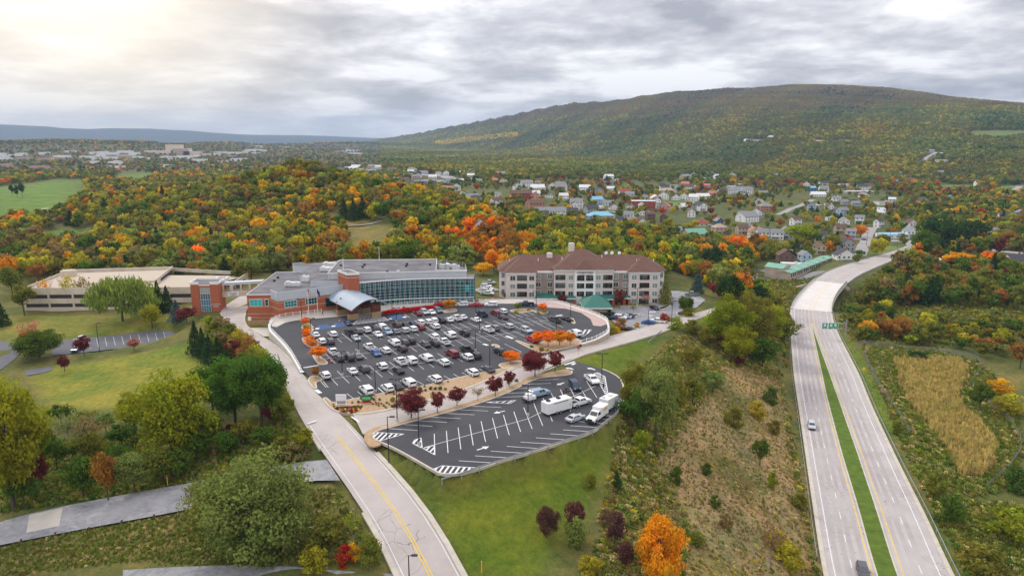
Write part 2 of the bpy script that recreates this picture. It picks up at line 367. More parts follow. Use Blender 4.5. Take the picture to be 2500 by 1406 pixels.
for c in [(1250, 1200, -3.5), (1200, 1330, -6), (1350, 1130, -2.5), (1450, 1100, -3), (1520, 1050, -3), (1400, 1250, -7), (1300, 1400, -9), (1500, 1200, -8), (1600, 1010, -5), (1560, 900, -1), (1650, 860, -3), (1750, 800, -5), (1640, 950, -5),
          (1700, 1100, -12), (1800, 1000, -13), (1850, 900, -14), (1780, 880, -8), (1800, 1250, -17), (1650, 1200, -12), (1580, 1330, -12), (1500, 1400, -12), (1700, 1400, -16), (1900, 1300, -21), (1880, 1100, -19), (1850, 760, -16), (1900, 700, -20), (1780, 740, -8),
          (650, 1000, -2), (600, 960, -4), (540, 960, -7), (450, 900, -9.5), (300, 950, -10), (150, 950, -10.5), (300, 880, -10), (400, 1080, -9), (250, 1130, -10), (100, 1150, -10.5), (600, 1080, -6), (680, 1080, -3), (560, 850, -7), (500, 820, -7), (440, 780, -8),
          (300, 770, -9), (150, 770, -10), (60, 800, -10), (200, 720, -10), (300, 740, -10), (520, 770, -4.2), (480, 775, -5.5), (200, 1350, -11.5), (0, 1400, -12), (400, 1350, -11), (600, 1300, -9.5), (750, 1300, -8), (850, 1330, -8), (700, 1380, -10), (820, 1250, -6),
          (2290, 950, -27.5), (2350, 1080, -27.5), (2230, 910, -27), (2400, 1120, -27), (2330, 1000, -27.5), (2160, 900, -23), (2200, 1000, -24), (2250, 1120, -24.5), (2480, 1050, -25), (2440, 900, -25), (2300, 860, -25), (2150, 845, -24), (2420, 1250, -25), (2480, 1350, -25), (2400, 1380, -25),
          (2200, 780, -25), (2300, 730, -25), (2450, 760, -25), (2060, 760, -29), (2090, 740, -30), (2100, 715, -29), (1940, 700, -29), (1925, 720, -28), (1960, 690, -29), (2010, 720, -30), (1985, 700, -30), (1900, 680, -25), (1880, 665, -24.5), (1960, 665, -24.5),
          (1300, 770, -3.5), (1200, 700, -3.5), (1420, 740, -3.5), (1620, 745, -3.5), (1180, 690, -3.5), (1680, 720, -4.5), (1720, 700, -6), (1400, 690, -4), (1550, 690, -4),
          (620, 745, -3.6), (640, 700, -3.6), (900, 690, -1), (1000, 690, -1), (800, 690, -2), (1150, 690, -3)]: ctl(*c)
CTRL = np.array(CTRL)
def terrain(X, Y):
    z0 = hbase(X, Y); num = np.zeros(X.shape); den = np.zeros(X.shape)
    near = (np.abs(X) < 330) & (Y < 560)
    x = X[near]; y = Y[near]; n = np.zeros(x.shape); d = np.zeros(x.shape)
    for cx, cy, cz, s in CTRL:
        r2 = ((x-cx)**2+(y-cy)**2)/(s*s); w = np.exp(-0.5*np.minimum(r2, 60)); n += w*cz; d += w
    n += 0.012*z0[near]; d += 0.012
    z0[near] = n/d
    return z0
ZZ = terrain(XX, YY)
nearm = (XX > -330) & (XX < 330) & (YY < 560)
ZZ[~nearm] += (0.8*np.sin(XX*0.05)*np.sin(YY*0.043))[~nearm]
ZZ[nearm] += (0.18*np.sin(XX*0.31+1)*np.sin(YY*0.27)+0.25*np.sin(XX*0.11)*np.sin(YY*0.13+2))[nearm]*np.clip((YY[nearm]-60)/60, 0, 1)
def flatten(line, half, zs, drop=0.3, blend=5.0, mask=None):
    d, par = segdist(XX, YY, line); zr = np.interp(par, np.arange(len(line)), zs)
    hw = np.interp(par, np.arange(len(line)), half)
    t = np.clip((d-hw-1.0)/blend, 0, 1); t = t*t*(3-2*t); m = (t < 1)
    if mask is not None: m &= mask(par)
    tgt = np.where(d < hw+0.6, zr-drop, zr-0.06)
    ZZ[m] = (tgt*(1-t)+ZZ*t)[m]
for R, bl in ((GRAV, 2.0), (CROSS, 3.0), (MAIN, 3.0)):
    flatten([(a+b)/2 for a, b, z in R], [np.hypot(*(a-b)[:2])/2 for a, b, z in R], [z for a, b, z in R], blend=bl)
flatten(list((HWL+HWR)/2), list(np.hypot(*(HWL-HWR).T)/2), [HZ]*NHW, blend=6, mask=lambda p: (np.interp(p, np.arange(NHW), hsl) < HS_B0+2) | (np.interp(p, np.arange(NHW), hsl) > HS_B1-2))
for poly, z in ((UPLOT, 0), (LOWLOT, 0), (HOTLOT, HZL), (LEFTLOT, LZ), (BEDP, .1), (STRIP, .1)):
    P = [at(*p, z) for p in poly]; m = pip(XX, YY, P); d, _ = segdist(XX, YY, P+[P[0]])
    if poly is UPLOT: m &= True
    else: m |= d < 1.0
    ZZ[m] = np.minimum(ZZ[m], z-0.3) if poly is UPLOT else z-0.3
_ix = lambda v, A: np.clip(np.searchsorted(A, v)-1, 0, len(A)-2)
def densify(R, step=5.0):
    out = []
    for (a, b, z), (c, d, w) in zip(R, R[1:]):
        n = max(1, int(np.hypot(*((a+b)/2-(c+d)/2)[:2])/step))
        for k in range(n):
            t = k/n; out.append((a*(1-t)+c*t, b*(1-t)+d*t, z*(1-t)+w*t))
    out.append(R[-1]); return out
def smrib(R, k=4):
    D = densify(R); A = smooth(np.array([d[0] for d in D]), k); B = smooth(np.array([d[1] for d in D]), k); return list(zip(A, B))
mainr = smrib(MAIN); crossr = smrib(CROSS, 2); gravr = smrib(GRAV)
def press(R, drop=0.28):
    """keep the ground below a paved ribbon everywhere across it"""
    A = np.array([a for a, b in R]); B = np.array([b for a, b in R])
    for t in np.linspace(-.04, 1.04, 15):
        P = A+(B-A)*t
        for u in np.linspace(0, 1, 6):
            Q = P[:-1]*(1-u)+P[1:]*u; i = _ix(Q[:, 0], GX); j = _ix(Q[:, 1], GY)
            for a in (0, 1):
                for b in (0, 1): np.minimum.at(ZZ, (j+a, i+b), Q[:, 2]-drop)
for _R in (mainr, crossr, gravr): press(_R)
def HT(x, y):
    x = np.asarray(x, float); y = np.asarray(y, float); i = _ix(x, GX); j = _ix(y, GY)
    tx = np.clip((x-GX[i])/(GX[i+1]-GX[i]), 0, 1); ty = np.clip((y-GY[j])/(GY[j+1]-GY[j]), 0, 1)
    return (ZZ[j, i]*(1-tx)+ZZ[j, i+1]*tx)*(1-ty)+(ZZ[j+1, i]*(1-tx)+ZZ[j+1, i+1]*tx)*ty
_TS = np.geomspace(55, 16000, 900)
def G(px, py):
    """where the sight line through a place in the photograph meets the ground"""
    d = ray(px, py); P = d[None]*_TS[:, None]; z = CAM_H+P[:, 2]; h = HT(P[:, 0], P[:, 1]); k = np.nonzero(z < h)[0]
    if len(k) == 0: p = d*12000; return np.array([p[0], p[1], HT(p[0], p[1])])
    k = max(k[0], 1); a, b = _TS[k-1], _TS[k]
    for _ in range(18):
        m = (a+b)/2; p = d*m
        if CAM_H+p[2] < HT(p[0], p[1]): b = m
        else: a = m
    p = d*b; return np.array([p[0], p[1], float(HT(p[0], p[1]))])
# ground colours: what grows or lies there
GOLF = [[(-60, 458), (0, 456), (80, 446), (140, 436), (205, 440), (215, 470), (190, 500), (150, 530), (60, 545), (-60, 565)], [(748, 526), (835, 524), (885, 537), (950, 548), (975, 556), (960, 600), (925, 634), (838, 640), (838, 590), (845, 566), (800, 542)],
        [(90, 560), (230, 560), (250, 590), (110, 600)], [(230, 440), (330, 420), (420, 425), (330, 452)]]
MEADOW = [[(2362, 320), (2510, 318), (2510, 334), (2440, 340), (2375, 336)], [(2290, 450), (2400, 452), (2385, 470), (2290, 472)], [(2420, 455), (2510, 450), (2510, 480), (2450, 480)], [(1610, 490), (1700, 490), (1700, 503), (1610, 506)], [(2118, 600), (2205, 596), (2180, 612), (2115, 625)]]
LAWN = [[(905, 1090), (1085, 1175), (1300, 1110), (1520, 1030), (1520, 1095), (1470, 1180), (1380, 1300), (1310, 1420), (1130, 1420), (1050, 1240)], [(1392, 882), (1480, 850), (1620, 815), (1575, 865), (1520, 920), (1470, 905)]]
FIELD = [[(80, 905), (300, 870), (470, 835), (500, 880), (530, 920), (520, 990), (450, 1000), (130, 1000), (90, 950)]]
LAWN2 = [[(0, 770), (130, 770), (300, 772), (440, 762), (440, 805), (300, 830), (150, 850), (0, 830)], [(605, 790), (655, 792), (655, 805), (612, 803)]]
SOIL = [[(1600, 1120), (1700, 1000), (1770, 890), (1850, 900), (1905, 940), (1930, 1100), (1968, 1300), (1985, 1420), (1660, 1420), (1690, 1300), (1640, 1200)]]
BRUSH = [[(1440, 1420), (1470, 1250), (1500, 1130), (1510, 1030), (1560, 910), (1640, 830), (1760, 810), (1900, 900), (1940, 1100), (2000, 1420)]]
VERGE = [[(2035, 790), (2090, 850), (2160, 985), (2190, 1040), (2215, 1060), (2205, 1075), (2175, 1060), (2260, 1240), (2360, 1420), (2330, 1420), (2130, 985), (2060, 840)]]
BASIN = [[(2185, 885), (2260, 878), (2340, 880), (2362, 905), (2345, 940), (2330, 975), (2380, 1030), (2430, 1085), (2425, 1130), (2390, 1165), (2345, 1160), (2320, 1100), (2270, 1040), (2215, 970)]]
FORE = [[(-60, 1340), (300, 1270), (500, 1240), (760, 1180), (830, 1175), (960, 1390), (640, 1385), (300, 1370), (-60, 1420)]]
def ground_colors():
    PX, PY = topx(XX, YY, ZZ); C = np.empty(XX.shape+(3,)); C[:] = (0.085, 0.085, 0.03); C[(YY < 420)] = (0.115, 0.125, 0.035); C[(YY > 8800)] = (0.028, 0.042, 0.034)
    town = (YY > 330) & (YY < 1700) & (XX > -100); C[town] = (0.09, 0.11, 0.035)
    for polys, col in ((GOLF, (0.105, 0.19, 0.03)), (MEADOW, (0.115, 0.20, 0.04)), (BRUSH, (0.165, 0.155, 0.05)), (FORE, (0.115, 0.125, 0.035)), (LAWN, (0.092, 0.14, 0.013)), (FIELD, (0.175, 0.20, 0.03)), (LAWN2, (0.15, 0.17, 0.03)), (VERGE, (0.11, 0.18, 0.018)), (BASIN, (0.26, 0.165, 0.06))):
        for p in polys: C[pip(PX, PY, p)] = col
    ns = np.sin(XX*.21+YY*.09)+np.sin(YY*.17-XX*.06+1.7)+.7*np.sin(XX*.5+2)*np.sin(YY*.43)
    C[pip(PX, PY, SOIL[0]) & (ns > -.7)] = (0.30, 0.23, 0.11)
    C[pip(PX, PY, GOLF[1])] = (0.19, 0.165, 0.05)
    fa = [np.array(c) for c in ((0.105, 0.19, 0.03),)]
    for _ in range(2):
        D = C.copy(); D[1:-1, 1:-1] = (C[1:-1, 1:-1]*2+C[:-2, 1:-1]+C[2:, 1:-1]+C[1:-1, :-2]+C[1:-1, 2:])/6; C = D
    return C
def build_ground():
    ny, nx = XX.shape; me = bpy.data.meshes.new('ground')
    V = np.c_[XX.ravel(), YY.ravel(), ZZ.ravel()]
    idx = np.arange(ny*nx).reshape(ny, nx); F = np.stack([idx[:-1, :-1], idx[:-1, 1:], idx[1:, 1:], idx[1:, :-1]], -1).reshape(-1, 4)
    me.vertices.add(len(V)); me.vertices.foreach_set('co', V.ravel().astype(np.float32))
    me.loops.add(F.size); me.loops.foreach_set('vertex_index', F.ravel().astype(np.int32))
    me.polygons.add(len(F)); me.polygons.foreach_set('loop_start', np.arange(0, F.size, 4, dtype=np.int32)); me.polygons.foreach_set('loop_total', np.full(len(F), 4, np.int32))
    me.polygons.foreach_set('use_smooth', np.ones(len(F), bool)); me.update(calc_edges=True)
    ca = me.attributes.new('cover', 'FLOAT_COLOR', 'POINT'); C = ground_colors().reshape(-1, 3)
    ca.data.foreach_set('color', np.c_[C, np.ones(len(C))].ravel().astype(np.float32))
    m = bpy.data.materials.new('ground_cover'); m.use_nodes = True; nt = m.node_tree; N = nt.nodes; L = nt.links; b = N['Principled BSDF']
    b.inputs['Roughness'].default_value = 0.95; b.inputs['Specular IOR Level'].default_value = 0.1
    at_ = N.new('ShaderNodeAttribute'); at_.attribute_name = 'cover'; tc = N.new('ShaderNodeTexCoord')
    def noise(scale, det=6):
        n = N.new('ShaderNodeTexNoise'); n.inputs['Scale'].default_value = scale; n.inputs['Detail'].default_value = det; n.inputs['Roughness'].default_value = 0.7; L.new(tc.outputs['Object'], n.inputs['Vector']); return n.outputs[0]
    def ramp(src, a, c0, c1, b_):
        r = N.new('ShaderNodeValToRGB'); r.color_ramp.elements[0].position = a; r.color_ramp.elements[1].position = b_; r.color_ramp.elements[0].color = (*c0, 1); r.color_ramp.elements[1].color = (*c1, 1); L.new(src, r.inputs[0]); return r.outputs[0]
    def mul(a, b2):
        x = N.new('ShaderNodeMix'); x.data_type = 'RGBA'; x.blend_type = 'MULTIPLY'; x.inputs[0].default_value = 1; L.new(a, x.inputs[6]); L.new(b2, x.inputs[7]); return x.outputs[2]
    c = mul(at_.outputs['Color'], ramp(noise(0.06), 0.36, (0.66, 0.82, 0.8), (1.55, 1.16, 1.3), 0.66))
    c = mul(c, ramp(noise(0.6), 0.3, (0.62, 0.72, 0.7), (1.3, 1.2, 1.15), 0.7))
    c = mul(c, ramp(noise(3.5, 4), 0.3, (0.7, 0.75, 0.7), (1.3, 1.22, 1.25), 0.7))
    L.new(c, b.inputs['Base Color'])
    bp = N.new('ShaderNodeBump'); bp.inputs['Strength'].default_value = 0.7; bp.inputs['Distance'].default_value = 0.35; L.new(noise(1.6, 8), bp.inputs['Height']); L.new(bp.outputs[0], b.inputs['Normal'])
    me.materials.append(m); tag(link('ground', me), kind='structure')
build_ground()
# ---------------------------------------------------------------- pavements, kerbs and painted lines
ASPH = M('new_asphalt', (0.050, 0.051, 0.057), 0.85, nscale=0.25, col2=(0.040, 0.041, 0.046), bump=0.15, bscale=9, stain=(0.045, (0.078, 0.077, 0.080), 0.55))
OLDA = M('worn_asphalt', (0.25, 0.25, 0.27), 0.9, nscale=0.4, col2=(0.17, 0.17, 0.185), bump=0.2, bscale=6, stain=(0.1, (0.31, 0.30, 0.30), 0.6))
LOTA = M('grey_asphalt', (0.13, 0.13, 0.145), 0.9, nscale=0.3, col2=(0.09, 0.09, 0.10), bump=0.2, bscale=6)
CONC = M('kerb_concrete', (0.55, 0.50, 0.42), 0.9, nscale=0.5, col2=(0.40, 0.36, 0.30), bump=0.1)
WALK = M('walk_concrete', (0.52, 0.48, 0.42), 0.9, nscale=0.35, col2=(0.42, 0.38, 0.33), bump=0.1)
WHITE = M('road_paint_white', (0.72, 0.72, 0.71), 0.7, nscale=0.9, col2=(0.55, 0.55, 0.55))
YELLOW = M('road_paint_yellow', (0.80, 0.55, 0.025), 0.7, nscale=0.9, col2=(0.55, 0.38, 0.06))
BLUEP = M('accessible_paint_blue', (0.03, 0.13, 0.36), 0.7, nscale=0.8)
STONE = M('river_stone_bed', (0.46, 0.32, 0.19), 0.95, nscale=1.6, col2=(0.27, 0.18, 0.10), bump=0.6, bscale=3.0)
MULCH = M('dark_mulch', (0.055, 0.03, 0.022), 0.95, nscale=1.5, bump=0.4)
GRASSM = M('strip_grass', (0.105, 0.165, 0.012), 0.95, nscale=0.5, col2=(0.05, 0.085, 0.010), bump=0.5, bscale=4)
GRAVM = M('gravel', (0.30, 0.30, 0.315), 0.95, nscale=1.1, col2=(0.14, 0.14, 0.15), bump=0.8, bscale=4, stain=(0.16, (0.36, 0.35, 0.345), 0.75))
def roadmat(name, c, c2, crackscale, crackamt, tone):
    m = M(name, c, 0.9, nscale=0.18, col2=c2, bump=0.1, bscale=6, stain=(0.07, tone, 0.45)); nt = m.node_tree; N = nt.nodes; L = nt.links; b = N['Principled BSDF']
    old = b.inputs['Base Color'].links[0].from_socket; tc = N.new('ShaderNodeTexCoord')
    dn = N.new('ShaderNodeTexNoise'); dn.inputs['Scale'].default_value = 0.5; L.new(tc.outputs['Object'], dn.inputs['Vector'])
    mixv = N.new('ShaderNodeMix'); mixv.data_type = 'RGBA'; mixv.blend_type = 'LINEAR_LIGHT'; mixv.inputs[0].default_value = 0.9; L.new(tc.outputs['Object'], mixv.inputs[6]); L.new(dn.outputs['Color'], mixv.inputs[7])
    vo = N.new('ShaderNodeTexVoronoi'); vo.feature = 'DISTANCE_TO_EDGE'; vo.inputs['Scale'].default_value = crackscale; L.new(mixv.outputs[2], vo.inputs['Vector'])
    lt = N.new('ShaderNodeMath'); lt.operation = 'LESS_THAN'; lt.inputs[1].default_value = 0.010; L.new(vo.outputs['Distance'], lt.inputs[0])
    pn = N.new('ShaderNodeTexNoise'); pn.inputs['Scale'].default_value = 0.05; L.new(tc.outputs['Object'], pn.inputs['Vector'])
    gt = N.new('ShaderNodeMath'); gt.operation = 'GREATER_THAN'; gt.inputs[1].default_value = crackamt; L.new(pn.outputs[0], gt.inputs[0])
    mu = N.new('ShaderNodeMath'); mu.operation = 'MULTIPLY'; L.new(lt.outputs[0], mu.inputs[0]); L.new(gt.outputs[0], mu.inputs[1])
    m2 = N.new('ShaderNodeMath'); m2.operation = 'MULTIPLY'; m2.inputs[1].default_value = 0.6; L.new(mu.outputs[0], m2.inputs[0])
    mx = N.new('ShaderNodeMix'); mx.data_type = 'RGBA'; L.new(m2.outputs[0], mx.inputs[0]); L.new(old, mx.inputs[6]); mx.inputs[7].default_value = (0.06, 0.055, 0.055, 1); L.new(mx.outputs[2], b.inputs['Base Color'])
    return m
ROADM = roadmat('road_concrete', (0.44, 0.39, 0.36), (0.35, 0.31, 0.285), 0.30, 0.56, (0.45, 0.41, 0.39))
HWYM = roadmat('highway_concrete', (0.42, 0.38, 0.365), (0.34, 0.305, 0.295), 0.55, 0.52, (0.47, 0.43, 0.42))
DECKM = M('bridge_deck_concrete', (0.62, 0.59, 0.55), 0.9, nscale=0.2, col2=(0.54, 0.51, 0.48), bump=0.05)
def ribbon(mb, A, B, dz, mi=0):
    n = len(A); mb.add([(p[0], p[1], p[2]+dz) for p in A]+[(p[0], p[1], p[2]+dz) for p in B], [(i, n+i, n+i+1, i+1) for i in range(n-1)], mi)
mb = MB(); ribbon(mb, [a for a, b in mainr], [b for a, b in mainr], 0.0); struct(mb, 'entrance_road', ROADM)
mb = MB(); ribbon(mb, [a for a, b in crossr], [b for a, b in crossr], 0.012); struct(mb, 'cross_road', ROADM)
mb = MB(); ribbon(mb, [a for a, b in gravr], [b for a, b in gravr], 0.02); struct(mb, 'gravel_road', GRAVM)

# the pad lies on the gravel: take its height from the gravel ribbon's own slope
def ribz(R, x, y):
    c = [(a+b)/2 for a, b in R]; d, par = segdist(np.array([x]), np.array([y]), c); return float(np.interp(par[0], np.arange(len(c)), [p[2] for p in c]))
mb = MB(); gs = [i for i, (a, b) in enumerate(gravr) if 48 < topx(*((a+b)/2))[0] < 165]; ga = [gravr[i][0]+(gravr[i][1]-gravr[i][0])*.06 for i in gs]; gb = [gravr[i][0]+(gravr[i][1]-gravr[i][0])*.74 for i in gs]; ribbon(mb, ga, gb, 0.06); struct(mb, 'concrete_pad', WALK)
mb = MB(); g2 = [(300, 1392), (420, 1385), (560, 1380), (700, 1383), (860, 1396), (965, 1402), (985, 1460), (700, 1500), (300, 1480)]
mb.sheet([G(*p) for p in g2], lambda p: float(HT(p[0], p[1]))+0.12); struct(mb, 'gravel_apron', GRAVM)
lot = [at(*p, 0) for p in UPLOT]; low = [at(*p, 0) for p in LOWLOT]; hot = [at(*p, HZL) for p in HOTLOT]; lef = [at(*p, LZ) for p in LEFTLOT]
def curve_closed(P, k=1):
    """round a closed outline by corner cutting"""
    P = [np.array(p[:2]) for p in P]
    for _ in range(k): P = [q for a, b in zip(P, P[1:]+P[:1]) for q in (0.75*a+0.25*b, 0.25*a+0.75*b)]
    return P
lowc = curve_closed(low, 1)
mb = MB(); mb.sheet(lot, 0.024); struct(mb, 'upper_parking_lot', ASPH)
mb = MB(); mb.sheet(lowc, 0.024); struct(mb, 'lower_parking_lot', ASPH)
mb = MB(); mb.sheet(hot, HZL+0.02); struct(mb, 'hotel_parking_lot', OLDA)
mb = MB(); mb.sheet(curve_closed(lef, 1), LZ+0.02); struct(mb, 'side_parking_lot', LOTA)
mb = MB(); mb.sheet(curve_closed([at(*Z4(*p), LZ) for p in [(-60, 910), (60, 915), (130, 940), (185, 990), (180, 1040), (120, 1100), (0, 1180), (-60, 1190)]], 1), lambda p: float(HT(p[0], p[1]))+0.15); struct(mb, 'side_drive', LOTA)
mb = MB(); mb.sheet([G(*Z4(*p)) for p in [(240, 1190), (480, 1150), (500, 1185), (420, 1215), (250, 1240)]], lambda p: float(HT(p[0], p[1]))+0.15); struct(mb, 'side_path', LOTA)
# kerbs
kb = MB()
def kerb(pts, w=0.35, h=0.14, z=None):
    kb.strip([(p[0], p[1], (p[2] if z is None else z)) for p in pts], w, h)
A = [a for a, b in mainr]; B = [b for a, b in mainr]
def cut(P, py0, py1, off=0):
    out = []
    for p in P:
        y = topx(*p)[1]
        if py0 <= y <= py1: out.append(p)
    return out
def gutter(P, w, mi=0): kb.strip([(p[0], p[1], p[2]) for p in P], w, 0.03)
kerb(cut(A, 1195, 1600), 0.9, 0.1); kerb(cut(A, 1060, 1112), 0.6, 0.12); kerb(cut(A, 757, 990), 0.35, 0.14)
kerb(cut(B, 1085, 1600), 1.0, 0.12); kerb(cut(B, 760, 905), 0.5, 0.16)
CA = [a for a, b in crossr]; CB = [b for a, b in crossr]
kerb([p for p in CA if topx(*p)[0] < 1262 or 1330 < topx(*p)[0]], 0.4); kerb([p for p in CB if 925 < topx(*p)[0] < 1288 or topx(*p)[0] > 1400], 0.4)
def closed(P, z): return [(p[0], p[1], z) for p in P]+[(P[0][0], P[0][1], z)]
lk = [p for p in lowc if not (1345 < topx(p[0], p[1], 0)[0] < 1405 and topx(p[0], p[1], 0)[1] < 905)]
kerb([(p[0], p[1], 0.02) for p in lowc[int(len(lowc)*.46):]], 0.35); kerb([(p[0], p[1], 0.02) for p in lowc[:int(len(lowc)*.34)]], 0.35)
# landscaped islands, beds
isl = MB(); bed = MB(); mul_ = MB()
def island(poly, z=0.0, mat=bed, h=0.16, rnd=2):
    P = curve_closed([at(*p, z) for p in poly], rnd); mat.prism(P, z-0.2, z+h-0.03); kb.strip(closed(P, z), 0.4, h)
    return P
island([Z1(*p) for p in [(610, 772), (640, 748), (690, 742), (715, 775), (725, 800), (690, 838), (635, 822)]])
island([Z1(*p) for p in [(612, 885), (650, 870), (720, 905), (775, 935), (765, 962), (690, 972), (640, 930)]])
island([Z1(*p) for p in [(713, 1035), (745, 1030), (860, 1112), (850, 1132), (780, 1138), (740, 1090)]])
island([Z1(*p) for p in [(668, 1285), (700, 1248), (745, 1240), (825, 1282), (735, 1300), (758, 1358), (728, 1368)]])
island([Z2(*p) for p in [(350, 618), (500, 600), (600, 618), (660, 632), (725, 625), (732, 642), (680, 652), (630, 645), (590, 622), (470, 645), (430, 640)]])
island([Z1(*p) for p in [(1950, 622), (2060, 600), (2095, 615), (2080, 632), (1965, 642)]])
island([Z2(*p) for p in [(418, 908), (440, 903), (600, 960), (700, 905), (930, 870), (1000, 880), (1075, 932), (900, 982), (680, 1025), (640, 1018)]])
island([Z2(*p) for p in [(245, 1135), (370, 1108), (480, 1092), (488, 1125), (400, 1160), (330, 1180)]])
island([Z2(*p) for p in [(940, 700), (970, 690), (995, 740), (975, 748)]])
island([Z2(*p) for p in [(195, 945), (230, 938), (280, 965), (250, 975), (210, 962)]])
bedw = [at(*p, 0) for p in BEDP]; bed.prism(curve_closed(bedw, 1), -0.2, 0.12); kb.strip(closed(curve_closed(bedw, 1), 0), 0.4, 0.15)
stw = curve_closed([at(*p, 0) for p in STRIP], 1); bed.prism(stw, -0.2, 0.11)
struct(bed, 'stone_beds', STONE)
mb = MB(); mb.prism(curve_closed([at(*Z3(*p), 0) for p in [(328, 437), (420, 425), (545, 420), (553, 430), (520, 462), (480, 478), (400, 468)]], 1), 0, 0.16); struct(mb, 'flower_bed_soil', MULCH)
# hotel islands
def hisl(poly, m): 
    P = curve_closed([at(*Z2(*p), HZL) for p in poly], 2); m.prism(P, HZL-0.3, HZL+0.12); kb.strip(closed(P, HZL), 0.4, 0.16)
hm = MB()
hisl([(1385, 582), (1530, 572), (1700, 568), (1790, 545), (1880, 500), (1905, 515), (1880, 535), (1760, 562), (1600, 572), (1450, 585)], hm)
hisl([(1780, 590), (1890, 562), (1903, 572), (1840, 605), (1800, 608)], hm); hisl([(1525, 655), (1600, 655), (1610, 662), (1545, 680), (1510, 680)], hm)
hisl([(1700, 745), (1790, 690), (1900, 688), (1905, 705), (1740, 750)], hm); hisl([(1958, 645), (1985, 625), (2080, 625), (2140, 645), (2000, 672), (1968, 662)], hm)
struct(hm, 'hotel_mulch_beds', MULCH)
# sidewalks round the lot: a band inside the railing
RAIL = [Z1(*p) for p in [(600, 1150), (560, 1080), (520, 1010), (450, 920), (380, 850), (312, 783), (300, 722), (330, 690), (420, 655), (560, 637), (700, 622), (800, 610)]]
RAILR = [Z1(1440, 553), Z1(1750, 522), Z1(2050, 518)]+[Z2(*p) for p in [(0, 515), (200, 511), (400, 510), (600, 510), (760, 514), (850, 526), (1000, 571), (1150, 621), (1250, 662), (1303, 692), (1312, 745), (1312, 800), (1190, 868), (1050, 908)]]
railL = [at(*p, 1.1) for p in RAIL]; railR = [at(*p, 1.1) for p in RAILR]
for r in railL+railR: r[2] = 0
sw = MB()
sw.sheet([at(*Z1(*p), 0) for p in [(300, 722), (330, 690), (420, 655), (560, 637), (800, 610), (1000, 590), (1440, 552), (2000, 520), (2300, 516), (2300, 548), (1900, 560), (1600, 590), (1590, 572), (1560, 600), (1380, 630), (1290, 680), (1140, 700), (1080, 662), (860, 685), (690, 700), (560, 712), (450, 735), (375, 775), (330, 770)]], 0.05)
sw.sheet([at(*Z2(*p), 0) for p in [(600, 514), (760, 516), (850, 529), (1000, 574), (1150, 624), (1300, 694), (1310, 745), (1235, 768), (1165, 762), (1140, 700), (1050, 640), (900, 600), (740, 590), (620, 556)]], 0.055, 1)
sw.sheet([at(*Z2(*p), 0) for p in [(40, 518), (400, 512), (600, 513), (625, 552), (40, 552)]], 0.05)
sw.sheet([at(*Z1(*p), -3.5) for p in [(100, 800), (300, 795), (310, 880), (250, 880), (140, 820)]], lambda p: -2.9)
struct(sw, 'sidewalk', [WALK, M('pink_pavers', (.46, .34, .30), .9, nscale=.6, col2=(.38, .28, .25))])
struct(kb, 'kerbs', CONC)
# ---- painted lines: direction of the stalls taken from the marks themselves
pl = MB()
def line(a, b, w=0.13, z=0.034, mi=0):
    a = np.array(a[:2]); b = np.array(b[:2]); d = (b-a)/np.hypot(*(b-a)); n = np.array([-d[1], d[0]])*w/2
    P = [a+n, a-n, b-n, b+n]; pl.add([(p[0], p[1], z) for p in P], [(0, 1, 2, 3)], mi)
def clipline(p, d, poly):
    """the stretches of the line p+t*d that lie inside poly"""
    ts = []; n = len(poly)
    for i in range(n):
        a = poly[i]; b = poly[(i+1) % n]; e = b-a; den = d[0]*e[1]-d[1]*e[0]
        if abs(den) < 1e-9: continue
        w = a-p; t = (w[0]*e[1]-w[1]*e[0])/den; s = (w[0]*d[1]-w[1]*d[0])/den
        if 0 <= s < 1: ts.append(t)
    ts.sort(); return [(ts[i], ts[i+1]) for i in range(0, len(ts)-1, 2)]
def hatch(pxs, dirpx, spacing=0.9, w=0.28, z=0.0, border=0.15, mi=0, zz=0.036):
    P = [np.array(at(*p, z)[:2]) for p in pxs]; d = np.array(at(*dirpx[1], z)[:2])-np.array(at(*dirpx[0], z)[:2]); d /= np.hypot(*d); n = np.array([-d[1], d[0]])
    o = [np.dot(p, n) for p in P]
    if border:
        for a, b in zip(P, P[1:]+P[:1]): line(a, b, border, z+zz+0.004, mi)
    k = min(o)+spacing*0.5
    while k < max(o):
        for t0, t1 in clipline(n*k, d, P): line(n*k+d*t0, n*k+d*t1, w, z+zz, mi)
        k += spacing
a0, a1 = at(*Z1(1030, 1180)), at(*Z1(1155, 1300)); SDIR = (a1-a0)[:2]/np.hypot(*(a1-a0)[:2])
CROWS = [(Z1(735, 1300), Z2(80, 1015), 0), (Z1(830, 1078), Z2(600, 800), 1), (Z1(900, 885), Z2(960, 690), 2)]
CL = []
for (p, q, k) in CROWS:
    a = at(*p)[:2]; b = at(*q)[:2]; CL.append((a, b)); line(a, b, 0.12)
    L_ = np.hypot(*(b-a)); d = (b-a)/L_; s = 1.5; sp = 2.95
    while s < L_:
        c = a+d*s; pxc = topx(c[0], c[1], 0)
        zx, zy = (pxc[0]-1150)*3.906, (pxc[1]-600)*3.906
        line(c-SDIR*5.4, c+SDIR*5.4); s += sp
for k in [((940, 1195), (1060, 1315))]: pass
for p, q in [((1340, 1350), (1395, 1398)), ((1710, 1290), (1775, 1325)), ((1800, 1270), (1870, 1308)), ((1970, 1240), (2045, 1280)), ((2058, 1222), (2130, 1262)), ((2140, 1208), (2215, 1246)), ((2305, 1175), (2390, 1215)), ((815, 1290), (865, 1350)), ((1590, 652), (1642, 685)), ((1655, 643), (1710, 675)), ((1745, 650), (1775, 667)), ((1830, 645), (1850, 655))]: line(at(*Z1(*p)), at(*Z1(*q)))
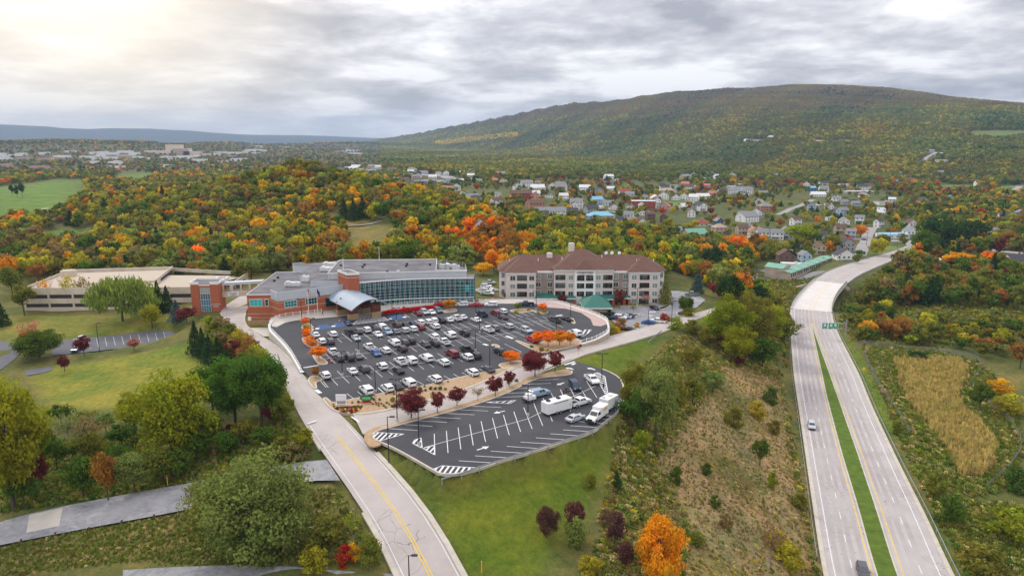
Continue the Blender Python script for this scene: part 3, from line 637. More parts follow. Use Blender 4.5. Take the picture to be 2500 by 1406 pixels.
for p, q in [((545, 340), (590, 372)), ((438, 330), (485, 365)), ((513, 314), (560, 352)), ((665, 290), (700, 320))]: line(at(*Z3(*p)), at(*Z3(*q)))
for p, q in [((540, 632), (608, 663)), ((475, 640), (548, 672)), ((420, 652), (490, 682)), ((355, 650), (428, 688)), ((505, 897), (585, 935)), ((318, 935), (480, 1012)), ((712, 706), (880, 778)), ((650, 715), (818, 790)), ((590, 725), (755, 798))]: line(at(*Z2(*p)), at(*Z2(*q)))
# accessible bays, canopy crossing, stop bars
for q in [[(765, 762), (852, 748), (890, 785), (800, 797)], [(920, 738), (1000, 725), (1040, 758), (950, 775)], [(1455, 672), (1540, 657), (1575, 690), (1490, 706)]]:
    hatch([Z1(*p) for p in q], (Z1(*q[0]), Z1(*q[2])), 1.1, 0.55, mi=1, border=0.3)
for c in [(760, 790), (915, 767), (1458, 697), (1593, 680)]:
    c0 = at(*Z1(*c))[:2]; 
    pl.add([(c0[0]+x, c0[1]+y, 0.036) for x, y in ((-.8, -1), (.8, -1), (.8, 1), (-.8, 1))], [(0, 1, 2, 3)], 1)
    pl.add([(c0[0]+x, c0[1]+y, 0.040) for x, y in ((-.6, -.8), (.6, -.8), (.6, .8), (-.6, .8))], [(0, 1, 2, 3)], 0)
hatch([Z1(*p) for p in [(1095, 752), (1440, 712), (1398, 680), (1145, 706), (1170, 645), (1210, 640), (1285, 690)]][:4], (Z1(1105, 748), Z1(1210, 700)), 1.0, 0.45, border=0.3)
hatch([Z1(*p) for p in [(1145, 706), (1290, 692), (1215, 645), (1170, 640)]], (Z1(1105, 748), Z1(1210, 700)), 1.0, 0.4, border=0.15)
for p, q, w in [((593, 1180), (620, 1208), 1.0), ((625, 1162), (775, 1138), 0.4), ((745, 1372), (790, 1406), 1.0), ((640, 1165), (775, 1140), 0.25)]: line(at(*Z1(*p)), at(*Z1(*q)), w, 0.05)
for p, q, w in [((335, 860), (400, 885), 1.0), ((115, 935), (160, 950), 1.0), ((810, 670), (870, 660), 1.0), ((890, 1135), (990, 1105), 0.7), ((925, 1165), (965, 1172), 0.7), ((1130, 1165), (1175, 1180), 0.6), ((840, 1320), (878, 1308), 0.6), ((960, 1135), (995, 1120), 0.8)]: line(at(*Z2(*p)), at(*Z2(*q)), w, 0.045)
hatch([Z2(*p) for p in [(1040, 860), (1085, 800), (1150, 800), (1120, 830), (1060, 870)]], (Z2(1050, 850), Z2(1080, 805)), 1.2, 0.4)
# lower lot
for p, q in [((1000, 720), (1750, 513)), ((1750, 513), (1880, 450)), ((1880, 450), (2060, 360)), ((2060, 360), (2262, 266))]: line(at(*Z3(*p)), at(*Z3(*q)), 0.14)
for p, q in [((1072, 622), (1077, 775)), ((1160, 600), (1172, 760)), ((1245, 575), (1265, 733)), ((1330, 552), (1355, 705)), ((1412, 530), (1445, 680)), ((1495, 507), (1532, 655)), ((1575, 485), (1617, 630)), ((1650, 460), (1700, 607)), ((1722, 430), (1783, 585)), ((1795, 400), (1860, 563)), ((1862, 362), (1930, 530)), ((1922, 328), (1995, 470)), ((1988, 300), (2065, 460)), ((2050, 270), (2130, 428)), ((2110, 245), (2195, 392)), ((2165, 218), (2255, 360)),
             ((745, 583), (952, 597)), ((848, 553), (1058, 567)), ((950, 527), (1165, 538)), ((1050, 500), (1265, 511)), ((1152, 472), (1363, 483)), ((1253, 446), (1463, 456)), ((1350, 420), (1558, 430)), ((1518, 360), (1727, 348)), ((1588, 327), (1775, 320)), ((1655, 295), (1800, 288)), ((1720, 262), (1918, 255)), ((1780, 234), (1975, 226)),
             ((1250, 817), (1502, 832)), ((1368, 781), (1620, 796)), ((1483, 747), (1730, 762)), ((1598, 712), (1837, 728)), ((1700, 681), (1943, 697)), ((1810, 650), (2045, 666)), ((1915, 621), (2145, 637)), ((2008, 592), (2228, 607)), ((2063, 562), (2280, 577)), ((2118, 532), (2330, 547)), ((2165, 505), (2345, 517)), ((2205, 487), (2380, 492))]: line(at(*Z3(*p)), at(*Z3(*q)), 0.15)
for p, q in [((2385, 395), (2400, 432)), ((2393, 382), (2412, 415)), ((2402, 370), (2425, 400)), ((2415, 360), (2437, 385)), ((2380, 410), (2390, 450))]: line(at(*Z3(*p)), at(*Z3(*q)), 0.13)
hatch([Z3(*p) for p in [(645, 610), (852, 623), (665, 676), (615, 655)]], (Z3(640, 660), Z3(690, 612)), 1.0, 0.4, border=0.2)
hatch([Z3(*p) for p in [(915, 690), (930, 665), (975, 650), (985, 725), (955, 712)]], (Z3(920, 700), Z3(960, 655)), 1.0, 0.35, border=0.2)
hatch([Z3(*p) for p in [(990, 727), (1070, 706), (1077, 775)]], (Z3(1010, 740), Z3(1050, 700)), 1.0, 0.35, border=0.2)
hatch([Z3(*p) for p in [(1057, 880), (1130, 853), (1390, 869), (1250, 914), (1120, 914)]], (Z3(1110, 910), Z3(1150, 855)), 1.0, 0.4, border=0.2)
hatch([Z3(*p) for p in [(1445, 393), (1665, 378), (1620, 403)]], (Z3(1520, 402), Z3(1560, 380)), 1.2, 0.4, border=0.2)
hatch([Z3(*p) for p in [(2232, 185), (2262, 176), (2312, 207), (2333, 322), (2315, 332)]], (Z3(2250, 210), Z3(2310, 195)), 0.95, 0.4, border=0.2)
def arrow(c, d, s=1.0):
    c = at(*Z3(*c))[:2]; e = at(*Z3(*d))[:2]; u = (e-c)/np.hypot(*(e-c)); n = np.array([-u[1], u[0]])
    line(c-u*1.3*s, c+u*.4*s, .35*s, 0.036)
    P = [c+u*1.6*s, c+u*.3*s+n*.75*s, c+u*.3*s-n*.75*s]; pl.add([(p[0], p[1], 0.040) for p in P], [(0, 1, 2)])
arrow((1548, 463), (1525, 468)); arrow((1422, 727), (1445, 720)); arrow((1992, 258), (1975, 264)); arrow((2215, 151), (2200, 147)); arrow((2058, 149), (2040, 144))
# hotel and side lots
for i in range(9):
    p = at(*Z2(1470+i*27, 586-0.2*i), HZL); d = at(*Z2(1520+i*27, 620), HZL)-at(*Z2(1470+i*27, 590), HZL); line(p, p+d*0.95, 0.13, HZL+0.032)
for i in range(10):
    a = at(*Z2(2000+i*23, 470+i*5), HZL); b = at(*Z2(2055+i*20, 520+i*2), HZL); line(a, b, 0.12, HZL+0.032)
for p, q in [((1700, 632), (1760, 630)), ((1690, 665), (1730, 668))]: line(at(*Z2(*p), HZL), at(*Z2(*q), HZL), 0.9, HZL+0.035)
for i in range(11):
    a = at(*Z4(760+i*80, 895-i*7), LZ); b = at(*Z4(780+i*80, 985-i*9), LZ); line(a, b, 0.1, LZ+0.032)
struct(pl, 'parking_lines', [WHITE, BLUEP])
# road paint
rp = MB()
def paint(R, f, w, z=0.035, mi=0, s0=0, s1=1e9, dash=None, gap=None, sel=None):
    """a painted line at fraction f across a ribbon"""
    C = []
    for a, b in R:
        W_ = np.hypot(*(b-a)[:2]); u = (b-a)/W_; C.append((a+(b-a)*f, u))
    P = [c for c, u in C]; acc = 0; on = True
    for i in range(len(P)-1):
        y = topx(*P[i])
        if sel and not sel(y): continue
        a0_, u0 = C[i]; b0_, u1 = C[i+1]
        q = [a0_-u0*w/2, a0_+u0*w/2, b0_+u1*w/2, b0_-u1*w/2]; rp.add([(k[0], k[1], k[2]+z) for k in q], [(0, 1, 2, 3)], mi)
paint(mainr, 0.10, 0.15, sel=lambda y: y[1] > 1045); paint(mainr, 0.91, 0.15, sel=lambda y: y[1] > 1066)
paint(mainr, 0.48, 0.2, mi=1, sel=lambda y: y[1] > 1095); paint(mainr, 0.53, 0.2, mi=1, sel=lambda y: y[1] > 1095)
paint(mainr, 0.5, 0.1, mi=2, sel=lambda y: 800 < y[1] < 1030); paint(crossr, 0.5, 0.1, mi=2, z=0.05, sel=lambda y: 1300 < y[0])
for p, q, w in [((150, 548), (215, 525), 0.5), ((470, 495), (525, 535), 0.45)]:
    a = at(*Z3(*p))[:2]; b = at(*Z3(*q))[:2]; d = (b-a)/np.hypot(*(b-a)); n = np.array([-d[1], d[0]])*w/2; rp.add([(k[0], k[1], 0.02) for k in (a+n, a-n, b-n, b+n)], [(0, 1, 2, 3)])
FADE = M('faded_yellow_paint', (0.42, 0.35, 0.23), 0.9)
struct(rp, 'road_markings', [WHITE, YELLOW, FADE])
# ---- the highway
def hwpt(s, f, z): p = hw_at(s, f); return (p[0], p[1], z)
def hrib(mb, s0, s1, f0, f1, z, mi=0, step=4.0):
    n = max(2, int((s1-s0)/step)+1); S = np.linspace(s0, s1, n); g = lambda f, s: f(s) if callable(f) else f
    mb.add([hwpt(s, g(f0, s), z) for s in S]+[hwpt(s, g(f1, s), z) for s in S], [(i, n+i, n+i+1, i+1) for i in range(n-1)], mi)
S1 = hsl[-1]; mb = MB()
hrib(mb, 0, HS_B0, 0, fML, HZ); hrib(mb, 0, HS_B0, fMR, 1, HZ); hrib(mb, HS_APEX, HS_B0, fML, fMR, HZ); hrib(mb, HS_B1, S1, 0, 1, HZ)
struct(mb, 'highway', HWYM)
mb = MB(); hrib(mb, 0, HS_APEX+1, lambda s: fML(s)+.004, lambda s: fMR(s)-.004, HZ+0.09); struct(mb, 'median_grass', GRASSM)
mk = MB()
def hline(f, w, s0=0, s1=S1, mi=0, dash=0, gap=0, z=HZ+0.012):
    s = s0; g = (lambda s: f(s)) if callable(f) else (lambda s: f)
    Wd = 22.5
    while s < s1:
        e = min(s+(dash or 4), s1); q = [hwpt(s, g(s)-w/2/Wd, z), hwpt(s, g(s)+w/2/Wd, z), hwpt(e, g(e)+w/2/Wd, z), hwpt(e, g(e)-w/2/Wd, z)]; mk.add(q, [(0, 1, 2, 3)], mi); s = e+gap
fl = lambda k: (lambda s: fML(s)*k); fr = lambda k: (lambda s: fMR(s)+(1-fMR(s))*k)
for f, mi in ((fl(.22), 0), (fl(.925), 1), (fr(.11), 1), (fr(.75), 0)): hline(f, 0.17, mi=mi)
hline(fl(.57), 0.15, dash=3.0, gap=6.6); hline(fr(.44), 0.15, s0=2, dash=3.0, gap=6.6)
wr = MB()
for k0, k1 in ((.26, .36), (.44, .54), (.60, .69), (.78, .88)): hrib(wr, 0, HS_B0, fl(k0), fl(k1), HZ+0.006); hrib(wr, 0, HS_B0, fr(1-k0-.18), fr(1-k1-.18), HZ+0.006)
for k in (.08, .14, .27, .33, .42, .58, .66, .74, .86): hrib(wr, HS_B1, S1, k, k+.03, HZ+0.006)
struct(wr, 'tyre_wear', M('tyre_worn_concrete', (.36, .325, .315), .9, nscale=.25, col2=(.29, .26, .255), stain=(.06, (.42, .385, .37), .7)))
struct(mk, 'highway_markings', [WHITE, YELLOW])
kb2 = MB()
for f in (lambda s: 0.02, lambda s: 0.982):
    kb2.strip([hwpt(s, f(s), HZ) for s in np.arange(0, HS_B0, 4)], 0.9, 0.1); kb2.strip([hwpt(s, f(s), HZ) for s in np.arange(HS_B1, S1, 4)], 0.6, 0.1)
for f in (fML, fMR): kb2.strip([hwpt(s, f(s), HZ) for s in np.arange(0, HS_APEX+2, 4)], 0.35, 0.14)
struct(kb2, 'highway_kerbs', CONC)
# ---------------------------------------------------------------- buildings
BRICK = M('red_brick', (0.42, 0.125, 0.062), 0.9, nscale=0.8, col2=(0.33, 0.095, 0.05), bump=0.1, bscale=12)
DBRICK = M('dark_brick', (0.20, 0.06, 0.04), 0.9, nscale=0.8)
TAN = M('tan_stone_band', (0.58, 0.42, 0.29), 0.9, nscale=0.8)
SBASE = M('sandstone_base', (0.45, 0.31, 0.17), 0.9, nscale=1.2, col2=(0.34, 0.23, 0.12), bump=0.2)
ROOFG = M('grey_membrane_roof', (0.135, 0.13, 0.14), 0.9, nscale=0.15, col2=(0.095, 0.092, 0.10), stain=(0.2, (0.24, 0.23, 0.235), 0.5))
METAL = M('ribbed_light_metal', (0.50, 0.53, 0.56), 0.5, metal=0.0, nscale=0.4, col2=(0.44, 0.47, 0.50))
BLUEM = M('seamed_blue_grey_metal', (0.27, 0.33, 0.39), 0.45, nscale=0.3, col2=(0.23, 0.29, 0.35))
TRIM = M('white_trim', (0.74, 0.73, 0.71), 0.7)
FRAMEM = M('pale_aluminium', (0.58, 0.63, 0.64), 0.5)
BLACKM = M('dark_metal', (0.02, 0.022, 0.028), 0.6)
GLASS = M('tinted_glass', (1, 1, 1), 0.07, spec=0.3, objcol=True)
DARKW = M('dark_window', (0.02, 0.025, 0.028), 0.1, spec=0.6)
BEIGE = M('precast_beige', (0.66, 0.58, 0.47), 0.9, nscale=0.25, col2=(0.50, 0.42, 0.33), stain=(0.3, (0.42, 0.34, 0.27), 0.4))
DECKG = M('garage_deck', (0.46, 0.39, 0.31), 0.9, nscale=0.2, col2=(0.42, 0.35, 0.27))
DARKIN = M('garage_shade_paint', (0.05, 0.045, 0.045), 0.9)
HVAC = M('white_duct_metal', (0.68, 0.68, 0.67), 0.6, nscale=0.8)
STUC = M('pale_stucco', (0.66, 0.58, 0.54), 0.9, nscale=0.4, col2=(0.60, 0.52, 0.48)); STUB = M('brown_stucco', (0.34, 0.27, 0.225), 0.9, nscale=0.4)
STUW = M('white_stucco', (0.84, 0.83, 0.81), 0.85, nscale=0.4, col2=(0.79, 0.78, 0.76)); SHING = M('brown_shingles', (0.155, 0.085, 0.065), 0.9, nscale=0.7, col2=(0.12, 0.06, 0.045), bump=0.3, bscale=5)
GREENM = M('green_metal_roof', (0.035, 0.16, 0.125), 0.55, nscale=0.4)
def text_mesh(name, s, mat, h, parent=None, loc=(0, 0, 0), rot=(math.pi/2, 0, 0), ext=0.04, name_mat=None):
    cu = bpy.data.curves.new(name, 'FONT'); cu.body = s; cu.size = h; cu.align_x = 'CENTER'; cu.extrude = ext; cu.resolution_u = 2
    o = bpy.data.objects.new(name+'_curve', cu); COL.objects.link(o); dg = bpy.context.evaluated_depsgraph_get()
    me = bpy.data.meshes.new_from_object(o.evaluated_get(dg)); me.name = name; COL.objects.unlink(o); bpy.data.objects.remove(o)
    me.materials.clear(); me.materials.append(mat); t = link(name, me, parent, loc); t.rotation_euler = rot; return t
def wallseg(mb, a, b, z0, z1, th, mi=0, out=None):
    """a slab standing on the segment a-b; thickness grows to the viewer's right-hand outside"""
    a = np.array(a[:2]); b = np.array(b[:2]); d = (b-a)/np.hypot(*(b-a)); n = np.array([d[1], -d[0]])*th
    P = [a, b, b+n, a+n]
    mb.prism([tuple(p) for p in P], z0, z1, mi, bottom=True)
def onwall(a, b, t, off=0.0):
    a = np.array(a[:2]); b = np.array(b[:2]); d = (b-a)/np.hypot(*(b-a)); n = np.array([d[1], -d[0]])
    return a+(b-a)*t+n*off
def window(parent, a, b, t0, t1, z0, z1, nv=2, nh=1, frame=FRAMEM, glass=(0.03, 0.05, 0.055, 1), fw=0.12, name='window', depth=0.06):
    """a framed window on the wall a-b: the frame is the part, each pane a piece under it"""
    p = onwall(a, b, t0, 0.0); q = onwall(a, b, t1, 0.0); f = MB()
    d = (q-p)/np.hypot(*(q-p)); n = np.array([d[1], -d[0]]); Wd = np.hypot(*(q-p)); H = z1-z0
    rz = math.atan2(d[1], d[0])
    def bar(u0, u1, v0, v1):
        c = p+d*(u0+u1)/2+n*depth; f.box((c[0], c[1], z0+(v0+v1)/2), (u1-u0, 2*depth+0.04, v1-v0), rz)
    bar(-fw, Wd+fw, -fw, 0); bar(-fw, Wd+fw, H, H+fw); bar(-fw, 0, 0, H); bar(Wd, Wd+fw, 0, H)
    for i in range(1, nv): bar(Wd*i/nv-.04, Wd*i/nv+.04, 0, H)
    for i in range(1, nh): bar(0, Wd, H*i/nh-.04, H*i/nh+.04)
    fo = f.build(name, frame, parent)
    g = MB(); c = n*0.05
    g.add([(*(p+c), z0), (*(q+c), z0), (*(q+c), z1), (*(p+c), z1)], [(0, 1, 2, 3)]); go = g.build('pane', GLASS, fo); go.color = glass
    return fo
TEAL = (0.0, 0.055, 0.06, 1); CYAN = (0.0, 0.42, 0.42, 1)
def conference():
    z_r = 7.1; A = at(605.6, 792, -3.5)[:2]; Aw = at(602, 720.3, z_r)[:2]; A = Aw
    Bp = at(662, 719.5, z_r)[:2]; C = at(679, 726.5, z_r)[:2]; D = at(850, 704, z_r)[:2]
    bl = at(675, 665, z_r)[:2]; br = at(738, 665, z_r)[:2]; tb = at(872, 678, z_r)[:2]
    r = thing('conference_center', 'long red brick conference building with curved blue glass hall and brick tower', 'building', (0, 0, 0))
    m = MB(); m.prism([A, Bp, C, D, tb, br, bl], -8, z_r, 0, 1); m.build('brick_wing', [BRICK, ROOFG], r)
    m = MB()
    for (z0, h, o) in ((5.55, .28, .05), (4.95, .16, .04), (2.75, .26, .05), (0.25, .2, .05), (-1.2, .2, .05)):
        for a, b in ((bl, A), (A, Bp), (Bp, C), (C, D)): wallseg(m, a, b, z0, z0+h, o)
    m.build('stone_bands', TAN, r)
    m = MB()
    for a, b in ((bl, A), (A, Bp), (Bp, C)): wallseg(m, a, b, -8, -1.9, 0.09)
    m.build('stone_base', SBASE, r)
    m = MB()
    for a, b in ((bl, A), (A, Bp)): wallseg(m, a, b, z_r-.1, z_r+.22, 0.12)
    wallseg(m, br, bl, z_r-.1, z_r+.22, 0.12); m.build('roof_edge', TRIM, r)
    # ribbed metal parapet over the entrance side, each panel a piece
    Bt = onwall(A, Bp, 1.0, 0.12)
    k = 0
    for a, b, n in ((Bp, C, 3), (C, D, 14)):
        for i in range(n):
            p = np.array(a)+(np.array(b)-np.array(a))*i/n; q = np.array(a)+(np.array(b)-np.array(a))*(i+1)/n-(np.array(b)-np.array(a))/np.hypot(*(np.array(b)-np.array(a)))*0.03
            m = MB(); wallseg(m, p, q, 5.9, 8.9, 0.22)
            wallseg(m, p, q, 6.9, 6.97, 0.25); wallseg(m, p, q, 7.9, 7.97, 0.25); m.build('parapet_panel', METAL, r)
    for a, b, t0, t1, c, nv in ((A, Bp, .12, .6, CYAN, 3), (A, Bp, .74, .86, TEAL, 1), (C, D, .085, .245, (0, .2, .2, 1), 4), (C, D, .375, .53, TEAL, 4)):
        window(r, a, b, t0, t1, 3.35, 5.35, nv, 2, FRAMEM, c, 0.16)
    # the entrance vestibule glazing under the small canopy
    window(r, C, D, .66, .92, 1.6, 4.4, 5, 2, BLACKM, TEAL, 0.1, 'entrance_glazing')
    # second roof level
    z2 = 9.4; P2 = [at(*W3(*p), z2)[:2] for p in [(985, 300), (1255, 300), (1178, 388), (1690, 388), (1760, 300), (1760, 60), (1690, 42), (1110, 95), (1040, 70), (870, 85), (905, 150), (1155, 150)]]
    m = MB(); m.prism(P2, 2, z2, 0, 1); m.build('metal_clerestory', [METAL, ROOFG], r)
    # main hall
    z3 = 11.5; P3 = [at(*p, z3)[:2] for p in [Z1(860, 268), Z1(2183, 243), Z1(2183, 236), Z1(1890, 236), Z1(1898, 132), Z1(975, 140)]]
    m = MB(); m.prism(P3, 2, z3, 0, 1); m.build('main_hall', [METAL, ROOFG], r)
    m = MB()
    for a, b in zip(P3, P3[1:]+P3[:1]): wallseg(m, a, b, z3-.05, z3+.3, 0.15)
    m.build('hall_coping', TRIM, r)
    yard = [at(*p, 10.0)[:2] for p in [Z1(1893, 236), Z1(2183, 240), Z1(2170, 195), Z1(1900, 150)]]
    m = MB(); m.prism(yard, 2, 9.6, 0, 1); m.build('plant_deck', [METAL, ROOFG], r)
    m = MB()
    for a, b in zip(yard[1:], yard[2:]):
        n = max(2, int(np.hypot(*(b-a))/1.5))
        for i in range(n+1): p = a+(b-a)*i/n; m.cyl((*p, 9.6), (*p, 11.1), 0.04, n=4)
        for zz in (10.3, 11.1): m.cyl((*a, zz), (*b, zz), 0.035, n=4)
    m.build('plant_railing', FRAMEM, r)
    # tower
    zt = 13.2; T = [at(*Z1(*p), zt)[:2] for p in [(955, 238), (1045, 272), (1158, 266)]]; T.append(T[0]+T[2]-T[1])
    m = MB(); m.prism(T, -1, zt-.02, 0, 1); m.build('brick_tower', [BRICK, ROOFG], r)
    m = MB()
    for a, b in zip(T, T[1:]+T[:1]): wallseg(m, a, b, zt-.4, zt+.35, 0.18)
    m.build('tower_coping', TRIM, r); m = MB()
    for a, b in zip(T, T[1:]+T[:1]): wallseg(m, a, b, zt-1.5, zt-1.15, 0.06)
    m.build('tower_band', TAN, r)
    m = MB(); p = (T[0]+T[3])/2; m.cyl((*p, zt), (*p, zt+4.6), .12, .08, 8); m.build('roof_mast', TRIM, r)
    q = at(*Z1(1352, 135), 11.5); m = MB(); m.cyl((q[0], q[1], 11), (q[0], q[1], 17), .12, .08, 8); m.build('roof_mast', TRIM, r)
    # curved glass hall
    zg = 9.2; G0 = [at(*p, zg)[:2] for p in [(876, 691.5), (915, 687.5), (960, 684.2), (1000, 682.3), (1040, 681), (1100, 680), (1157, 679.2)]]
    gp = smooth(resamp([tuple(g) for g in G0], 60), 6); s = np.r_[0, np.cumsum(np.hypot(*np.diff(gp, axis=0).T))]
    gat = lambda t: np.array([np.interp(t*s[-1], s, gp[:, 0]), np.interp(t*s[-1], s, gp[:, 1])])
    back = [at(*Z1(2183, 262), z3)[:2]+np.array([1.5, 6]), at(*Z1(1180, 290), z3)[:2]]
    edge = [tuple(gat(t)) for t in np.linspace(0, 1, 25)]
    m = MB(); m.prism([(x, y+.25) for x, y in edge]+[(edge[-1][0], edge[-1][1]+8), (edge[0][0], edge[0][1]+8)], -2, zg, 0, 1); m.build('glass_hall', [BLACKM, ROOFG], r)
    m = MB(); nm = 23
    def hbar(z, h, o, w=0.14):
        for i in range(24):
            a = np.array(edge[i]); b = np.array(edge[i+1]); wallseg(m, a, b, z, z+h, o)
    hbar(zg-.1, .45, .3); m.build('glass_hall_cornice', TRIM, r)
    wall = MB()
    m = wall
    rows = [0.1, 1.75, 2.1, 3.0, 4.1, 5.2, 6.2, 6.75, 7.75, 8.4, 9.1]
    for z in rows[2:-1]+[1.75]: hbar(z-.03, .06, .08)
    hbar(1.85, .22, .16)
    for i in range(nm+1):
        for dt in (0, .3):
            t = (i+dt)/nm
            if t > 1: continue
            c = gat(t); d = gat(min(t+.01, 1))-gat(max(t-.01, 0)); m.box((c[0], c[1]-.03, 4.6), (0.07, .16, 9.0), math.atan2(d[1], d[0]))
    mull = wall.build('mullions', M('mullion_aluminium', (.66, .74, .74), .5), r); mull['kind'] = 'stuff'
    cw = link('curtain_wall', None, r); rr = random.Random(3); nar = MB()
    for i in range(nm):
        for j in range(len(rows)-1):
            if j == 1: continue
            z0, z1 = rows[j]+.03, rows[j+1]-.03
            a = gat((i+.3)/nm)+np.array([0, -.03]); b = gat((i+1)/nm)+np.array([0, -.03]); tl = rr.uniform(-.03, .03)
            if j in (0, 3, 4, 5, 6, 7, 8, 9, 2):
                g = MB(); g.add([(a[0], a[1]+tl, z0), (b[0], b[1]-tl, z0), (b[0], b[1]-tl, z1), (a[0], a[1]+tl, z1)], [(0, 1, 2, 3)])
                o = g.build('pane', GLASS, cw); k = rr.uniform(.5, 1.5); base = (0.0, 0.062*k, 0.062*k, 1)
                if rr.random() < .2: base = (0.004, .03*k, .07*k, 1)
                if i == nm-2 and j in (4, 5, 6): base = (0.0, .36, .36, 1)
                if i in (nm-1, nm-3, nm-4) and rr.random() < .5: base = (0.0, .14, .15, 1)
                o.color = base
            a2 = gat(i/nm)+np.array([0, -.03]); b2 = gat((i+.3)/nm)+np.array([0, -.03]); nar.add([(a2[0], a2[1], z0), (b2[0], b2[1], z0), (b2[0], b2[1], z1), (a2[0], a2[1], z1)], [(0, 1, 2, 3)])
    o = nar.build('narrow_pane', GLASS, r); o.color = (0.003, .028, .035, 1); o['kind'] = 'stuff'
    # arched entrance canopy
    def vault(nl, nr, axis, length, zl, rise, name, z_th=0.28, seams=14):
        nl = np.array(nl); nr = np.array(nr); ax = np.array(axis)/np.hypot(*axis); n = 20; P = []; F = []
        for kk, dz in ((0, 0), (1, -z_th)):
            for e in (0, length):
                for i in range(n+1):
                    t = i/n; p = nl+(nr-nl)*t+ax*e; P.append((p[0], p[1], zl+rise*math.sin(math.pi*(0.04+0.92*t))+dz))
        N1 = n+1
        for i in range(n):
            F += [(i, i+1, N1+i+1, N1+i), (2*N1+i+1, 2*N1+i, 3*N1+i, 3*N1+i+1), (i+1, i, 2*N1+i, 2*N1+i+1), (N1+i, N1+i+1, 3*N1+i+1, 3*N1+i)]
        F += [(0, N1, 3*N1, 2*N1), (n+N1, n, n+2*N1, n+3*N1)]
        m = MB(); m.add(P, F)
        for k in range(seams+1):
            e = length*k/seams
            for i in range(n):
                t0, t1 = i/n, (i+1)/n; a = nl+(nr-nl)*t0+ax*e; b = nl+(nr-nl)*t1+ax*e
                za = zl+rise*math.sin(math.pi*(.04+.92*t0)); zb = zl+rise*math.sin(math.pi*(.04+.92*t1))
                w = ax*.04; m.add([(*(a-w), za+.07), (*(b-w), zb+.07), (*(b+w), zb+.07), (*(a+w), za+.07)], [(0, 1, 2, 3)])
        return m.build(name, BLUEM, r)
    nl = at(858, 761, 4.2)[:2]; nr = at(950.6, 747, 4.2)[:2]; fl_ = at(804.5, 734.4, 4.2)[:2]; ax = fl_-nl
    vault(nl, nr, ax, np.hypot(*ax), 4.2, 3.3, 'canopy_roof')
    u = ax/np.hypot(*ax); w = (nr-nl)
    vault(fl_-u*.5+w*.04, fl_-u*.5+w*.8, ax, 9, 4.6, 2.6, 'vestibule_roof', seams=9)
    rz = math.atan2(w[1], w[0]); 
    for px_, py_ in ((862, 780), (918, 774), (834, 769), (894, 764)):
        c = at(px_, py_, 0); c2 = c[:2]
        m = MB(); m.box((c2[0], c2[1], 0), (3.4, 1.3, 1.7), rz, z0=True); m.build('pillar_base', SBASE, r)
        m = MB(); m.box((c2[0], c2[1], 1.7), (3.55, 1.45, .25), rz, z0=True); m.build('pillar_cap', TAN, r)
        m = MB(); m.box((c2[0], c2[1], 1.95), (3.2, 1.15, 3.0), rz, z0=True); m.box((c2[0], c2[1], 4.9), (.5, .5, 1.2), rz, z0=True); p = m.build('pillar', DBRICK, r)
        n = np.array([math.sin(rz), -math.cos(rz)])
        if px_ == 862:
            for i, s_ in enumerate(('BLAIR COUNTY', 'CONVENTION', 'CENTER')): text_mesh('lettering', s_, TAN, .42, r, (*(c2+n*.62), 4.1-i*.55), (math.pi/2, 0, rz))
        if px_ == 918: text_mesh('lettering', 'WELCOME', TAN, .42, r, (*(c2+n*.62), 3.6), (math.pi/2, 0, rz))
    # plant on the roofs
    def unit(px_, py_, z, sx, sy, sz, rz=0.0, name='air_handler', mat=HVAC):
        c = at(px_, py_, z); m = MB(); m.box((c[0], c[1], z+.3), (sx, sy, sz), rz, z0=True); m.box((c[0]+sx*.1, c[1], z), (sx*.8, sy*.7, .35), rz, z0=True)
        m.box((c[0]-sx*.3, c[1], z+.3+sz), (sx*.25, sy*.8, .3), rz, z0=True); m.cyl((c[0]+sx*.25, c[1], z+sz+.3), (c[0]+sx*.25, c[1], z+sz+.55), min(sx, sy)*.22, n=10)
        return m.build(name, mat, r)
    unit(715, 699, z_r, 5.5, 2.2, 1.3); unit(748, 688, z_r, 2.8, 2.4, 1.9); unit(780, 691, z_r, 3.4, 1.8, 1.2); unit(800, 662, z2, 5.5, 3, 1.3); unit(805, 652, z2, 5, 2.6, 1.5)
    for p in [(985, 195), (1193, 210), (1210, 188), (1428, 255), (1532, 253), (1616, 182), (1608, 200), (1835, 188)]:
        c = at(*Z1(*p), z3); m = MB(); m.cyl((c[0], c[1], z3), (c[0], c[1], z3+.5), .4, n=8); m.cyl((c[0], c[1], z3+.5), (c[0], c[1], z3+.75), .6, .5, n=10); m.build('roof_vent', BLACKM if p[0] != 1532 else HVAC, r)
    for p in [(385, 310), (350, 340), (1482, 296)]:
        z = z_r if p[0] < 900 else 9.2; c = at(*Z1(*p), z); m = MB(); m.cyl((c[0], c[1], z), (c[0], c[1], z+.7), .55, .45, n=8); m.build('roof_vent', BLACKM, r)
    for px_, py_, sx, sz in ((1080, 658, 2.2, 1.8), (1117, 660, 1.8, 1.6), (1092, 658, 1.2, 2.2), (1100, 656, 1.4, 1.2), (1108, 660, 1.2, 1.9)): unit(px_, py_, 9.6, sx, 1.6, sz, 0, 'chiller')
    for px_, py_ in ((1094, 645), (1110, 645)):
        c = at(px_, py_, 12); m = MB(); m.cyl((c[0], c[1], 9.6), (c[0], c[1], 12), .45, n=10); m.cyl((c[0], c[1], 12), (c[0], c[1], 12.2), 1.0, .5, n=12); m.build('exhaust_cap', HVAC, r)
    c = at(*Z1(117, 695), -1); wm = MB(); wm.box((c[0], c[1]-.1, -1), (1.1, .6, 1.1)); wm.build('meter_box', TRIM, r)
conference()
